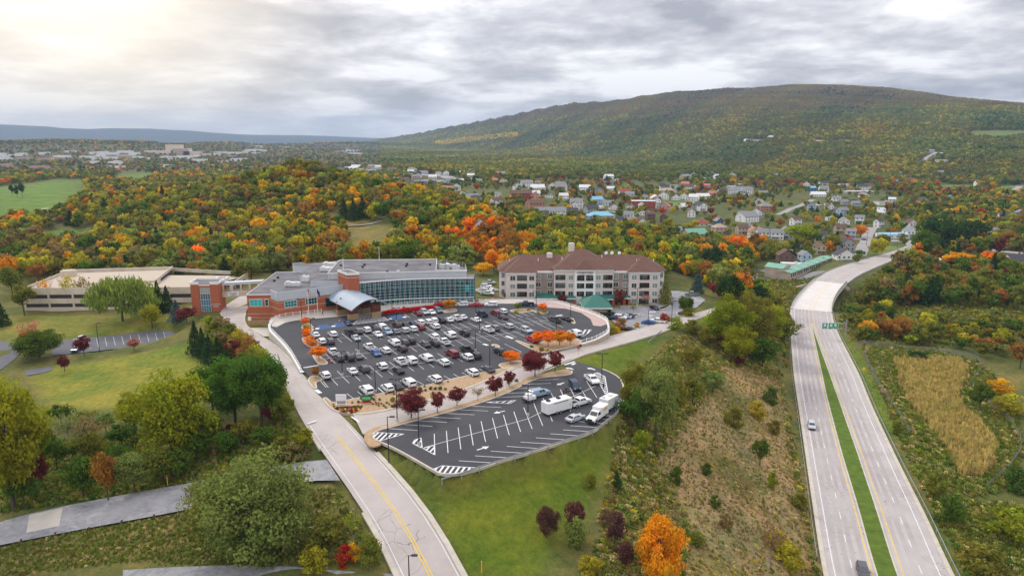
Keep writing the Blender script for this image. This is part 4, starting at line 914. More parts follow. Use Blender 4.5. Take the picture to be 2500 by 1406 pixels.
def garage():
    r = thing('parking_garage', 'low beige concrete parking garage with open dark bands, behind the willow', 'garage', (0, 0, 0))
    zt = -0.3; fl_ = at(57, 703, zt)[:2]; fr_ = at(470, 700, zt)[:2]; bl = at(152, 665, zt)[:2]; bm = at(421, 657, zt)[:2]; mid = at(378, 690, zt)[:2]; br = at(603.5, 668, zt)[:2]; frr = at(560, 697, zt)[:2]
    m = MB(); m.prism([fl_, fr_, br, bl], -12, zt-1.0, 0, 1); m.build('deck', [DARKIN, DECKG], r)
    def front(a, b, mat=BEIGE):
        for nm, z0, z1 in (('parapet', -3.2, zt), ('spandrel', -7.0, -4.9), ('plinth', -12, -8.6)):
            n = max(1, int(np.hypot(*(b-a))/9)); 
            for i in range(n):
                p = a+(b-a)*i/n; q = a+(b-a)*(i+1)/n-(b-a)/np.hypot(*(b-a))*.06; mm = MB(); wallseg(mm, p, q, z0, z1, .35); mm.build(nm+'_panel', mat, r)
                if nm == 'parapet': mm = MB(); mm.box((*onwall(p, q, 0, .05), -6), (.7, .7, 12), 0); mm.build('column', mat, r)
    front(fl_, fr_); front(bl, fl_)
    m = MB(); wallseg(m, bm, bl, zt-1, zt+1.2, .4); m.build('rear_parapet', BEIGE, r)
    m = MB(); wallseg(m, br, bm, zt-1, zt+.6, .4); m.build('rear_parapet', BEIGE, r)
    # the raised upper deck of the left half ends in a ramp wall
    up = zt+1.2; m = MB(); m.prism([fl_+np.array([9, 9]), mid+np.array([-1, 6]), bm, bl+np.array([2, -1])], zt-1, zt-.2, 0, 1); m.build('upper_deck', [BEIGE, DECKG], r)
    m = MB(); wallseg(m, mid, bm, zt-.9, up+.2, .4); m.build('ramp_wall', BEIGE, r)
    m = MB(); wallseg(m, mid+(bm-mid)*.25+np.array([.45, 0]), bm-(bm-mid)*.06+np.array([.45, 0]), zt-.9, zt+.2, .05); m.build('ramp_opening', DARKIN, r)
    m = MB(); wallseg(m, frr, br, -12, zt+.6, .4); m.build('end_wall', BEIGE, r)
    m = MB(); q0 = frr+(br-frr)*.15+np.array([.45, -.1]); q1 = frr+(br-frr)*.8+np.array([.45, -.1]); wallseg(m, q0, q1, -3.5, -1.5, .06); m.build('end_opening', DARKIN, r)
    c = at(168, 672, zt); m = MB(); m.cyl((c[0], c[1], -12), (c[0], c[1], 1.9), 3.2, n=24); m.build('stair_drum', BEIGE, r); m = MB(); m.cyl((c[0], c[1], 1.9), (c[0], c[1], 2.05), 2.8, n=24); m.build('drum_roof', DECKG, r)
    c = at(541, 681, zt); m = MB(); m.box((c[0], c[1], zt-1), (5, 4, 1.6), z0=True); m.box((c[0], c[1], zt+.6), (3.4, 2.6, .05), z0=True, mi=1); m.build('roof_hatch', [TRIM, DARKIN], r)
    # stair tower at the road
    t = thing('elevator_tower', 'square brick stair tower with tall blue window at the skywalk end', 'tower')
    zb = -4.5; ztp = 6.8; a = at(464.5, 694, ztp)[:2]; b = at(532, 693.5, ztp)[:2]; dv = np.array([a[0]*.02+1.5, 8.0])
    P = [a, b, b+dv, a+dv]; m = MB(); m.prism(P, -9, ztp, 0, 1); m.build('brick_walls', [BRICK, ROOFG], t)
    m = MB()
    for p, q in ((b, b+dv), (b+dv, a+dv), (a+dv, a)): wallseg(m, p, q, ztp-.1, ztp+.8, .3)
    wallseg(m, a, a+(b-a)*.3, ztp-.1, ztp+.8, .3); wallseg(m, a+(b-a)*.7, b, ztp-.1, ztp+.8, .3); wallseg(m, a+(b-a)*.3, a+(b-a)*.7, ztp-.6, ztp-.2, .2); m.build('coping', TRIM, t)
    m = MB(); wallseg(m, a, a+(b-a)*.3, -9, ztp-.1, .25); wallseg(m, a+(b-a)*.7, b, -9, ztp-.1, .25); m.build('brick_piers', BRICK, t)
    for k in range(4): window(t, a, b, .34, .68, zb+.9+k*2.3, zb+2.95+k*2.3, 4, 3, FRAMEM, [(0, .16, .22, 1), (0, .12, .2, 1), (0, .07, .12, 1), (.3, .29, .25, 1)][k], .1)
    m = MB(); c = onwall(a, b, .86, .3)
    for i in range(2): text_mesh('lettering', ('CONVENTION', 'CENTER')[i], TRIM, .55, t, (*c, zb+3.4-i*.8), (math.pi/2, 0, math.atan2((b-a)[1], (b-a)[0])))
    # covered skywalk to the brick wing
    s = thing('skywalk', 'beige covered skywalk bridging the road between stair tower and brick wing', 'footbridge')
    p = b+dv*.55; q = at(640, 690, 5.6)[:2]; w = np.array([0, 3.2])
    m = MB(); m.prism([p, q, q+w, p+w], 5.3, 6.3, 0); m.build('roof', METAL, s)
    m = MB(); m.prism([p, q, q+w, p+w], 1.0, 1.5, 0, bottom=True); m.build('floor', BEIGE, s)
    m = MB(); wallseg(m, p, q, .8, 2.9, .25); m.build('parapet', BEIGE, s); m = MB(); wallseg(m, p+w, q+w, .8, 2.9, .25); m.build('parapet', BEIGE, s)
    for k in range(5):
        for o in (0, 1): c = p+(q-p)*(k+.15)/4.6+w*o; m = MB(); m.box((c[0], c[1], 2.9), (.5, .4, 2.45), z0=True); m.build('post', BEIGE, s)
    c = p+(q-p)*.27; d = (q-p)/np.hypot(*(q-p)); n = np.array([d[1], -d[0]])*.3; m = MB(); m.box((*(c+n), 1.9), (4.0, .12, 1.6), math.atan2(d[1], d[0])); m.build('sign_board', TRIM, s)
    BLU = M('sign_blue', (0.10, 0.22, 0.45), .7)
    for i in range(3): text_mesh('lettering', ('BLAIR COUNTY', 'CONVENTION', 'CENTER')[i], BLU, .42, s, (*(c+n*1.3), 2.15-i*.48), (math.pi/2, 0, math.atan2(d[1], d[0])))
    m = MB(); m.prism([p+np.array([3, 2]), p+np.array([5.5, 2]), p+np.array([20, 30]), p+np.array([17.5, 30])], -9, lambda P_: -3.5+max(0, (P_[1]-p[1]-2))*.13); m.build('ramp_parapet', BEIGE, s)
garage()
def hotel():
    r = thing('hotel', 'four storey stucco hotel with brown hip roofs and green porch roof', 'hotel'); e = 9.2; zb = -8
    cx0, cx1 = -5.1, 60.7
    def hip(x0, x1, y0, y1, z, h, mi=0, over=.6, front_gable=False):
        x0 -= over; x1 += over; y0 -= over; y1 += over; d = min((y1-y0)/2, (x1-x0)/2); ym = (y0+y1)/2; xm0, xm1 = x0+d, x1-d
        m = MB(); m.add([(x0, y0, z), (x1, y0, z), (x1, y1, z), (x0, y1, z), (xm0, ym, z+h), (xm1, ym, z+h)], [(0, 1, 5, 4), (1, 2, 5), (2, 3, 4, 5), (3, 0, 4), (3, 2, 1, 0)]); return m
    def block(x0, x1, y0, y1, z1, mat, name): m = MB(); m.prism([(x0, y0), (x1, y0), (x1, y1), (x0, y1)], zb, z1); return m.build(name, mat, r)
    def trimline(x0, x1, y, z): m = MB(); m.box(((x0+x1)/2, y-.12, z-.35), (x1-x0+.3, .3, .7)); m.build('cornice', TRIM, r)
    block(cx0, cx1, 276, 291, e, STUW, 'end_walls')
    block(-2.4, 9.3, 270, 290, e, STUC, 'left_wing'); block(46.0, 58.2, 271.5, 290, e, STUC, 'right_wing'); block(9.3, 46, 273.2, 290, e, STUB, 'brown_bays')
    block(16.5, 39.8, 271.3, 291, e+1, STUC, 'center_block'); block(24.5, 32.7, 270.6, 280, e+1, STUW, 'white_bay')
    for x0, x1, y, z in ((-2.4, 9.3, 270, e), (46, 58.2, 271.5, e), (9.3, 16.5, 273.2, e), (39.8, 46, 273.2, e), (16.5, 39.8, 271.3, e+1), (24.5, 32.7, 270.6, e+1.05)): trimline(x0, x1, y, z)
    h = 5.0
    def roof(x0, x1, y0, y1, z, h, **k): hip(x0, x1, y0, y1, z, h, **k).build('roof', SHING, r)
    roof(cx0, cx1, 274.5, 291, e+.02, h); roof(-2.4, 9.3, 270, 286, e+.05, h*.95); roof(46, 58.2, 271.5, 286, e+.05, h*.95); roof(16.5, 39.8, 271.3, 292, e+1.03, h+1.6)
    m = MB(); x0, x1, y, z = 24.2, 33.0, 270.1, e+1.06; xm = (x0+x1)/2; m.add([(x0, y, z), (x1, y, z), (x1, y+8, z), (x0, y+8, z), (xm, y+4.0, z+3.6), (xm, y+10, z+3.6)], [(0, 1, 4), (1, 2, 5, 4), (3, 0, 4, 5), (2, 3, 5)]); m.build('dormer_roof', SHING, r)
    for x, y, z in ((15.2, 282, 13.3), (24.2, 284, 17.0)):
        m = MB(); m.box((x, y, z), (2.3, 2.0, 3.2)); m.box((x, y, z+1.7), (1.6, 1.4, .35)); m.build('chimney', STUC, r)
    for x, z in ((38.2, 14.2), (40.6, 14.2), (43.6, 14.2)):
        m = MB(); m.cyl((x, 283, z-.6), (x, 283, z+.3), .06, n=5); m.cyl((x, 282.9, z+.6), (x-.15, 282.6, z+.65), .75, .6, n=12); m.build('satellite_dish', TRIM, r)
    for x, y, z in ((3, 280, 13.0), (36, 279, 14.8), (-1, 281, 12.6), (57, 280, 13), (10.5, 279, 13.4), (20, 278, 14), (50, 279, 13)):
        m = MB(); m.cyl((x, y, z-1.2), (x, y, z), .14, n=6); m.build('vent_pipe', TRIM, r)
    GL = (0.22, 0.28, 0.27, 1); GD = (0.05, 0.055, 0.055, 1); FL = [6.1, 2.9, -.35]
    rr = random.Random(5)
    def win(x, w, y, z, balcony=False, arch=False, zh=1.9):
        if balcony:
            f = MB(); f.box((x, y-.03, z+zh/2), (w, .12, zh+.1)); 
            if arch:
                f.box((x, y-.03, z+zh+.2), (w*.8, .12, .3))
            fo = f.build('balcony_opening', M('balcony_shade_wall', (0.09, 0.055, 0.045), .8), r); n = 4
            for i in range(n):
                g = MB(); xa = x-w/2+w*(i+.08)/n; xb = x-w/2+w*(i+.92)/n; g.add([(xa, y-.1, z+.1), (xb, y-.1, z+.1), (xb, y-.1, z+zh-.1), (xa, y-.1, z+zh-.1)], [(0, 1, 2, 3)]); o = g.build('pane', GLASS, fo); o.color = rr.choice([(0.05, .07, .06, 1), (.02, .02, .02, 1), (.12, .15, .13, 1)])
            q = MB(); q.box((x, y-.2, z+.9), (w, .05, .06)); q.box((x, y-.2, z+.1), (w, .05, .06))
            for i in range(14): q.box((x-w/2+w*(i+.5)/14, y-.2, z+.5), (.04, .04, .8))
            q.build('rail', BLACKM, fo)
        else: window(r, (x-w/2, y), (x+w/2, y), 0, 1, z, z+1.75, 2, 1, TRIM, rr.choice([GL, GL, GD, (0.14, .18, .18, 1)]), .1)
    for z in FL:
        for x in (.3, 7.7): win(x, 1.9, 270, z)
        win(3.9, 3.9, 270, z, True)
        for x in (10.4, 15): win(x, 1.9, 273.2, z)
        win(19, 3.9, 271.3, z, True); win(23.1, 1.8, 271.3, z)
        for x in (26.9, 30.4): win(x, 2.9, 270.6, z-(.2 if z > 5 else 0), True, z > 5)
        win(33.9, 1.8, 271.3, z); win(37.6, 3.7, 271.3, z, True)
        for x in (41.1, 44.9): win(x, 1.9, 273.2, z)
        for x in (48, 56.2): win(x, 1.9, 271.5, z)
        win(52.1, 3.9, 271.5, z, True)
        win(-3.6, 1.1, 276, z); win(59.6, 1.2, 276, z)
    win(52.1, 3.9, 271.5, -3.4, True); win(56.4, 1.9, 271.5, -3.3); win(48.2, 1.9, 271.5, -3.3)
    text_mesh('lettering', 'COURTYARD', M('sign_dark_green', (0.03, 0.05, 0.045), .6), 1.05, r, (28.6, 270.35, e-.45), ext=.06); text_mesh('lettering', 'Marriott', M('sign_red', (0.45, 0.04, 0.04), .6), .62, r, (28.6, 270.35, e-1.25), ext=.05)
    # ground floor green roofs and brick piers
    for x0, x1, y0 in ((9.0, 25, 270.2), (39.5, 46.5, 270.8), (31, 40, 268.9)):
        m = MB(); m.add([(x0, y0-1.6, -.75), (x1, y0-1.6, -.75), (x1, y0+3, .35), (x0, y0+3, .35)], [(0, 1, 2, 3)]); m.box(((x0+x1)/2, y0-1.6, -.95), (x1-x0, .2, .4), mi=1); m.build('porch_roof', [GREENM, TRIM], r)
        for x in np.linspace(x0+.5, x1-.5, 4): m = MB(); m.box((x, y0-1.2, -3.6), (.9, .9, 2.7), z0=True); m.build('brick_pier', BRICK, r)
    # entrance porch standing forward
    p0 = at(1418, 760, HZL)[:2]; X0, X1 = 26.4, 36.2; Y0, Y1 = 250.8, 263; z = -.1
    m = MB(); d = 0.6; m.add([(X0-d, Y0-d, z), (X1+d, Y0-d, z), (X1+d, Y1+d, z), (X0-d, Y1+d, z), ((X0+X1)/2-.6, (Y0+Y1)/2, z+3.4), ((X0+X1)/2+.6, (Y0+Y1)/2, z+3.4)], [(0, 1, 5, 4), (1, 2, 5), (2, 3, 4, 5), (3, 0, 4)]); m.build('carport_roof', GREENM, r)
    m = MB(); m.box(((X0+X1)/2, (Y0+Y1)/2, z-.3), (X1-X0+1.1, Y1-Y0+1.1, .55)); m.build('carport_fascia', TRIM, r)
    m = MB(); m.box(((X0+X1)/2, Y0+.3, z-1.2), (X1-X0, .8, 1.3)); m.box((X0+.3, (Y0+Y1)/2, z-1.2), (.8, Y1-Y0, 1.3)); m.box((X1-.3, (Y0+Y1)/2, z-1.2), (.8, Y1-Y0, 1.3)); m.build('carport_beam', STUB, r)
    for x in (X0+.6, X1-.6):
        for y in (Y0+.5, Y1-.5): m = MB(); m.box((x, y, -3.6), (1.3, 1.2, 2.6), z0=True); m.build('carport_column', STUB, r)
    m = MB(); m.add([(X0+1, Y1, -.6), (X1-1, Y1, -.6), (X1-1, 271, -.2), (X0+1, 271, -.2)], [(0, 1, 2, 3)]); m.build('link_roof', GREENM, r)
    m = MB(); m.prism([(-9, 262), (-3.5, 262), (-3.5, 271), (-9, 271)], -8, -1.5, 0); m.build('side_annex', STUC, r); hip(-9, -3.5, 262, 271, -1.5, 2.4).build('annex_roof', SHING, r)
hotel()
# retaining wall and white railing round the upper lot
def retaining():
    R = railL+[np.array([*at(*Z1(*p), 1.1)[:2], 0]) for p in ((920, 603),)]
    t = thing('retaining_wall', 'curved white concrete retaining wall dropping from the upper lot to the entrance road', 'wall')
    WC = M('wall_concrete', (0.56, 0.52, 0.46), .9, nscale=.3, col2=(.46, .43, .38), stain=(.25, (.40, .36, .31), .5))
    sm = smooth(resamp([tuple(p[:2]) for p in railL[:8]], 40), 2); m = MB()
    for a, b in zip(sm, sm[1:]): wallseg(m, b, a, -7, .05, .5)
    m.build('wall_face', WC, t); m = MB(); m.strip([(p[0], p[1], 0.05) for p in sm], .7, .3, below=0); m.build('coping', TRIM, t)
    t2 = thing('retaining_wall', 'tan concrete retaining wall under the railing beside the hotel parking', 'wall'); m = MB()
    sm2 = smooth(resamp([tuple(p[:2]) for p in railR[7:]], 40), 2)
    for a, b in zip(sm2, sm2[1:]): wallseg(m, a, b, -7, .05, -.45)
    m.build('wall_face', M('wall_tan', (.50, .40, .29), .9, nscale=.4), t2); m = MB(); m.strip([(p[0], p[1], .05) for p in sm2], .6, .25, below=0); m.build('coping', TRIM, t2)
    def fence(pts, label, step=2.45):
        f = thing('railing', label, 'railing', (0, 0, 0)); P = np.array([p[:2] for p in pts]); s = np.r_[0, np.cumsum(np.hypot(*np.diff(P, axis=0).T))]; n = int(s[-1]/step); Q = [np.array([np.interp(k*s[-1]/n, s, P[:, 0]), np.interp(k*s[-1]/n, s, P[:, 1])]) for k in range(n+1)]
        pm = None
        for i, q in enumerate(Q):
            if pm is None: k = MB(); k.box((0, 0, .08), (.16, .16, 1.35), z0=True); k.box((0, 0, 1.43), (.22, .22, .07), z0=True); pm = k.mesh('post', TRIM)
            link('post', pm, f, (q[0], q[1], 0))
            if i < n:
                a, b = q, Q[i+1]; d = (b-a); L_ = np.hypot(*d); k = MB(); k.box((L_/2, 0, 1.3), (L_-.2, .06, .1)); k.box((L_/2, 0, .3), (L_-.2, .06, .08))
                for j in range(9): k.box((L_*(j+.8)/9.6, 0, .78), (.035, .035, 1.0))
                k.build('panel', TRIM, f, loc=(a[0], a[1], 0), rz=math.atan2(d[1], d[0]))
    fence([(*p[:2],) for p in sm]+[tuple(p[:2]) for p in railL[8:]], 'white picket railing on the curved wall beside the brick wing')
    fence([tuple(p[:2]+np.array([0, -1.0])) for p in railR[:3]]+[tuple(p[:2]) for p in railR[3:8]]+[tuple(p) for p in sm2], 'white picket railing between the upper lot and the hotel')
retaining()
# ---------------------------------------------------------------- bridge and highway furniture
def bridge():
    r = thing('highway_bridge', 'pale concrete highway bridge deck with dark green railings curving over the gap', 'bridge')
    m = MB(); n = 24; S = np.linspace(HS_B0, HS_B1, n)
    L = [hwpt(s, 0, HZ) for s in S]; R = [hwpt(s, 1, HZ) for s in S]; V = []; F = []
    for l, q in zip(L, R): V += [(l[0], l[1], HZ), (q[0], q[1], HZ), (q[0], q[1], HZ-1.0), (l[0], l[1], HZ-1.0)]
    for i in range(n-1):
        a, b = 4*i, 4*i+4
        for k in range(4): F.append((a+k, b+k, b+(k+1) % 4, a+(k+1) % 4))
    m.add(V, F); bm = m.build('deck', DECKM, r)
    for f in (.15, .5, .85):
        m = MB(); m.strip([hwpt(s, f, HZ-2.4) for s in S], .6, 1.5, below=.2); m.build('girder', M('girder_tan', (.45, .40, .32), .8), r)
    GRN = M('railing_green', (0.02, 0.07, 0.055), .6)
    for f in (.008, .992):
        m = MB(); m.strip([hwpt(s, f, HZ) for s in np.linspace(HS_B0-3, HS_B1+3, 26)], .4, .85, below=0); m.build('parapet', CONC, r)
        m = MB()
        for zz in (1.1, 1.45, 1.8): m.strip([hwpt(s, f, HZ+zz) for s in S], .1, .1, below=0)
        for s in np.linspace(HS_B0, HS_B1, 40): p = hwpt(s, f, HZ); m.box((p[0], p[1], HZ+.85), (.1, .1, 1.1), z0=True)
        m.build('handrail', GRN, r)
    for s, sg in ((HS_B0+1, -1), (HS_B1-1, 1)):
        a = np.array(hw_at(s, -.03)); b = np.array(hw_at(s, 1.03)); m = MB(); m.prism([a, b, b+HWD[0]*0+np.array([0, sg*1.5]), a+np.array([0, sg*1.5])], -36, HZ-1.02, 0, bottom=True); m.build('abutment', BEIGE, r)
        d = (b-a)/np.hypot(*(b-a))
        for e, k in ((b, 1), (a, -1)):
            q = e+d*k*13+np.array([0, sg*3]); m = MB(); u = np.array([0, .8*sg]); m.prism([e, q, q+u, e+u], -36, lambda P_, e=e, q=q: HZ-1 if np.hypot(P_[0]-e[0], P_[1]-e[1]) < 2 else HZ-7.5); m.build('wing_wall', BEIGE, r)
    s = HS_B0+3; q = hw_at(s, 1.01); m = MB(); m.box((q[0]+.4, q[1], HZ-5), (1.0, 1.6, 5.2)); m.build('bearing_post', CONC, r)
    mk2 = MB()
bridge()
GALV = M('galvanised_steel', (0.40, 0.41, 0.43), 0.45, metal=.3, nscale=.5); WOOD = M('weathered_wood', (0.10, 0.075, 0.055), .9)
def guardrail(pts, label, step=3.8, off=0.0, postm=GALV):
    P = np.array([p[:3] for p in pts]); s = np.r_[0, np.cumsum(np.hypot(*np.diff(P[:, :2], axis=0).T))]; g = thing('guardrail', label, 'guardrail', tuple(P[0])); O = P[0]
    at_s = lambda k: np.array([np.interp(k, s, P[:, j]) for j in range(3)])-O
    n = max(2, int(s[-1]/step)); m = MB()
    Q = [at_s(k*s[-1]/n) for k in range(n+1)]
    for z in (.52, .68): m.strip([(q[0], q[1], q[2]+z) for q in Q], .07, .13, below=0)
    m.build('rail', GALV, g); b = MB(); b.box((0, 0, -.5), (.16, .2, 1.25), z0=True); me = b.mesh('post', postm)
    for q in Q: link('post', me, g, (q[0], q[1], q[2]))
    return g
gpx = [(1128, 970), (1215, 945), (1300, 918), (1390, 885), (1510, 845), (1625, 810), (1740, 775), (1850, 742), (1960, 703), (2060, 676), (2150, 645), (2240, 607), (2310, 560), (2380, 500), (2425, 440), (2440, 390)]
guardrail([(*at(*Z3(*p), .0)[:2], -.1) for p in gpx], 'steel guardrail along the grass edge of the lower lot')
guardrail([(*hwpt(s, 1.025, HZ),) for s in np.arange(0, HS_B0, 4)], 'long steel guardrail on the grass verge side of the highway')
guardrail([(*hwpt(s, -.03, HZ),) for s in np.arange(20, HS_B0, 4)], 'steel guardrail on the hillside edge of the highway', postm=WOOD)
guardrail([(*hwpt(s, 1.02, HZ),) for s in np.arange(HS_B1+2, S1-10, 4)], 'steel guardrail on the curve beyond the highway bridge, woods side')
guardrail([(*hwpt(s, -.02, HZ),) for s in np.arange(HS_B1+2, S1-10, 4)], 'steel guardrail on the curve beyond the highway bridge, town side')
guardrail([G(*Z2(*p)) for p in ((1690, 935), (1740, 890), (1815, 825))], 'short steel guardrail where the cross road meets the bushes')
guardrail([G(*p) for p in ((2033, 768), (2043, 764), (2053, 770))], 'bent end of guardrail at the bridge abutment')
def wirefence(pts, label, h=1.8):
    P = [np.array(p[:3]) for p in pts]; f = thing('wire_fence', label, 'fence', tuple(P[0])); O = P[0]; m = MB(); mw = MB()
    pb = MB(); pb.cyl((0, 0, -.3), (0, 0, h), .05, n=5); me = pb.mesh('post', GALV)
    for a, b in zip(P, P[1:]):
        n = max(1, int(np.hypot(*(b-a)[:2])/3))
        for k in range(n): q = a+(b-a)*k/n; q[2] = HT(q[0], q[1]); link('post', me, f, tuple(q-O))
        for k in range(n*6):
            p0 = a+(b-a)*k/(n*6); p1 = a+(b-a)*(k+1)/(n*6); p0[2] = HT(p0[0], p0[1]); p1[2] = HT(p1[0], p1[1]); p0 = p0-O; p1 = p1-O
            for z in np.linspace(.1, h-.05, 9): m.quad((p0[0], p0[1], p0[2]+z), (p1[0], p1[1], p1[2]+z), (p1[0], p1[1], p1[2]+z+.055), (p0[0], p0[1], p0[2]+z+.055))
            m.quad((p0[0]-.02, p0[1], p0[2]), (p0[0]+.02, p0[1], p0[2]), (p0[0]+.02, p0[1], p0[2]+h), (p0[0]-.02, p0[1], p0[2]+h))
    w = m.build('wire_mesh', GALV, f); w['kind'] = 'stuff'
Zq = lambda x, y: (2080+x/3.195, 780+y/3.195)
wirefence([G(*Zq(*p)) for p in [(450, 900), (400, 800), (330, 705), (230, 560), (170, 440), (120, 340), (92, 255)]], 'grey chain link fence between the verge and the cattail basin')
wirefence([G(*Zq(*p)) for p in [(28, 250), (35, 205), (80, 195), (160, 200), (260, 210), (440, 235), (640, 250), (880, 280), (985, 320), (1010, 380), (990, 420), (945, 470), (940, 520), (980, 590), (1090, 680), (1180, 740), (1260, 850), (1310, 930), (1315, 1030), (1240, 1140), (1150, 1230), (1040, 1330)]], 'grey chain link fence winding round the far side of the basin')
def signs():
    s = thing('overhead_sign', 'green overhead highway sign of two panels on a cantilever pole', 'sign'); b = G(2063, 826); b[2] = HT(b[0], b[1])
    zc = zat(b, 795); s.location = tuple(b); top = zat(b, 782)-b[2]+.4; d = depth(np.array([b[0], b[1], zc])); sc_ = d/FPX
    m = MB(); m.cyl((0, 0, 0), (0, 0, top), .3, .2, 10); m.build('pole', GALV, s)
    x0, x1, x2 = (2005-2065)*sc_, (2019.5-2065)*sc_, (2045-2065)*sc_; hgt = 16*sc_; zc -= b[2]
    GR = M('sign_green', (0.0, 0.27, 0.13), .5); SW = M('sign_white', (.8, .85, .82), .5)
    for z in (zc+.9, zc-1.4): m = MB(); m.cyl((0, 0, z), (x0+.5, 0, z), .14, .1, 8); m.build('arm', GALV, s)
    for (a, c, lines, sh) in ((x0, x1-.15, ('WEST', 'Altoona'), 1), (x1+.1, x2, ('EAST   TO', 'Hollidaysburg'), 2)):
        w = c-a; m = MB(); m.box(((a+c)/2, -.3, zc), (w, .08, hgt), mi=1); m.box(((a+c)/2, -.35, zc), (w-.25, .06, hgt-.25)); pn = m.build('panel', [GR, SW], s)
        for i in range(sh):
            xx = a+w*(i+.5)/sh+(0 if sh == 1 else (-.2 if i else .1)); q = MB(); 
            pts = [(xx+math.cos(t)*.55, zc+.35+math.sin(t)*.55*(1 if math.sin(t) > 0 else 1.1)) for t in np.linspace(0, 2*math.pi, 12, endpoint=False)]
            q.add([(p[0], -.40, p[1]) for p in pts], [tuple(range(12))]); q.build('route_shield', SW, pn)
            text_mesh('numeral', ('36' if i == 0 else '220'), BLACKM, .55, pn, (xx, -.42, zc+.15), ext=.005)
        text_mesh('lettering', lines[0], SW, .45, pn, ((a+c)/2, -.42, zc+hgt/2-.75), ext=.005); text_mesh('lettering', lines[1], SW, .55 if sh == 1 else .62, pn, ((a+c)/2, -.42, zc-.75), ext=.005)
        m = MB(); xm = (a+c)/2; zz = zc-1.35; m.add([(xm-.6, -.42, zz), (xm+.1, -.42, zz), (xm+.1, -.42, zz+.2), (xm-.6, -.42, zz+.2), (xm+.1, -.42, zz-.15), (xm+.6, -.42, zz+.1), (xm+.1, -.42, zz+.35)], [(0, 1, 2, 3), (4, 5, 6)]); m.build('arrow', SW, pn)
    w = thing('warning_sign', 'small yellow diamond sign on the verge by the chain link fence', 'sign', tuple(G(2107, 918))); m = MB(); m.cyl((0, 0, 0), (0, 0, 3.2), .05, n=6); m.build('post', GALV, w)
    YS = M('sign_yellow', (.8, .5, .02), .5); m = MB(); m.box((0, -.06, 2.7), (1.0, .04, 1.0)); o = m.build('plate', YS, w); o.rotation_euler = (0, math.radians(45), 0); o.location = (-2.7*math.sin(math.radians(45)), 0, 2.7-2.7*math.cos(math.radians(45)))
    # monument sign
    c = at(833.5, 988, 0); q = thing('monument_sign', 'white letter board sign on a grey base above the flower bed', 'sign', (c[0], c[1], .1)); q.scale = (.64, .64, .64)
    m = MB(); m.box((0, 0, 0), (4.0, .9, .25), z0=True); m.box((0, 0, .25), (3.0, .5, 1.0), z0=True, mi=1); m.build('base', [TRIM, M('sign_base_grey', (.33, .36, .36), .8)], q)
    m = MB(); m.box((0, -.05, 1.2), (3.8, .35, 2.6), z0=True); m.build('board', M('board_white', (.82, .80, .82), .6), q); m = MB(); m.box((0, -.06, 1.2), (3.75, .38, .12), z0=True); m.build('board_trim', M('board_purple', (.12, .06, .16), .6), q)
    text_mesh('lettering', 'CONVENTION CENTER', M('board_grey', (.45, .43, .45), .7), .30, q, (0, -.24, 3.15), ext=.005)
    c = at(895, 984, 0); q = thing('oval_sign', 'green and red oval garden sign in the stone bed', 'sign', (c[0], c[1], .1)); m = MB()
    for rx, rz_, zc_, dy, mi in ((1.5, .75, 1.15, 0, 0), (1.25, .5, 1.15, -.05, 1)):
        pts = [(math.cos(t)*rx, zc_+math.sin(t)*rz_) for t in np.linspace(0, 2*math.pi, 20, endpoint=False)]
        m.add([(p[0], dy-.08, p[1]) for p in pts]+[(p[0], dy+.08, p[1]) for p in pts], [tuple(range(20))]+[(i, (i+1) % 20, 20+(i+1) % 20, 20+i) for i in range(20)], mi)
    m.box((0, -.02, .2), (2.4, .2, .4), mi=2); m.build('panel', [M('oval_dark', (.02, .06, .03), .6), M('oval_green', (.05, .40, .14), .6), M('oval_red', (.45, .03, .02), .6)], q); m = MB(); m.box((0, .1, 0), (1.6, .3, .5), z0=True); m.build('base', DBRICK, q)
    text_mesh('lettering', 'WELCOME', TRIM, .36, q, (0, -.16, 1.05), ext=.005)
    for (px_, py_, lab) in ((1412, 868, 'red octagonal stop sign on the grass by the cross road'), (818, 806, None)):
        if lab is None: continue
        g = G(px_, py_); st = thing('stop_sign', lab, 'sign', tuple(g)); m = MB(); m.cyl((0, 0, 0), (0, 0, 2.4), .05, n=6); m.build('post', GALV, st)
        m = MB(); m.cyl((0, -.05, 2.4), (0, -.1, 2.4), .5, n=8); m.build('plate', M('sign_red2', (.5, .02, .03), .5), st); text_mesh('lettering', 'STOP', TRIM, .32, st, (0, -.12, 2.28), ext=.005)
    for (zx, zy, lab, w, h, mat) in ((815, 1050, 'white sign under the orange shrub at the lot entrance', 1.1, 1.2, TRIM),):
        g = at(*Z1(zx, zy+35), 0); st = thing('notice_sign', lab, 'sign', (g[0], g[1], .1)); m = MB(); m.cyl((0, 0, 0), (0, 0, 1.3), .05, n=6); m.build('post', GALV, st); m = MB(); m.box((0, -.06, 1.7), (w, .05, h)); m.build('plate', mat, st)
    for (zx, zy, lab) in ((873, 1085, 'red barrier cone by the lot entrance, upper one'), (895, 1112, 'red and white barrier cone by the lot entrance, lower one'), (972, 728, 'red traffic cone on the kerb by the blue bays'), (722, 790, 'red traffic cone beside the upper orange tree')):
        g = at(*Z1(zx, zy), 0); st = thing('traffic_cone', lab, 'cone', (g[0], g[1], .03)); m = MB(); m.cyl((0, 0, 0), (0, 0, 1.05), .3, .07, 8); m.build('body', M('cone_red', (.7, .05, .04), .6), st); m = MB(); m.box((0, 0, 0), (.75, .75, .06), z0=True); m.build('base', BLACKM, st); m = MB(); m.cyl((0, 0, .45), (0, 0, .7), .21, .15, 8); m.build('band', TRIM, st)
signs()
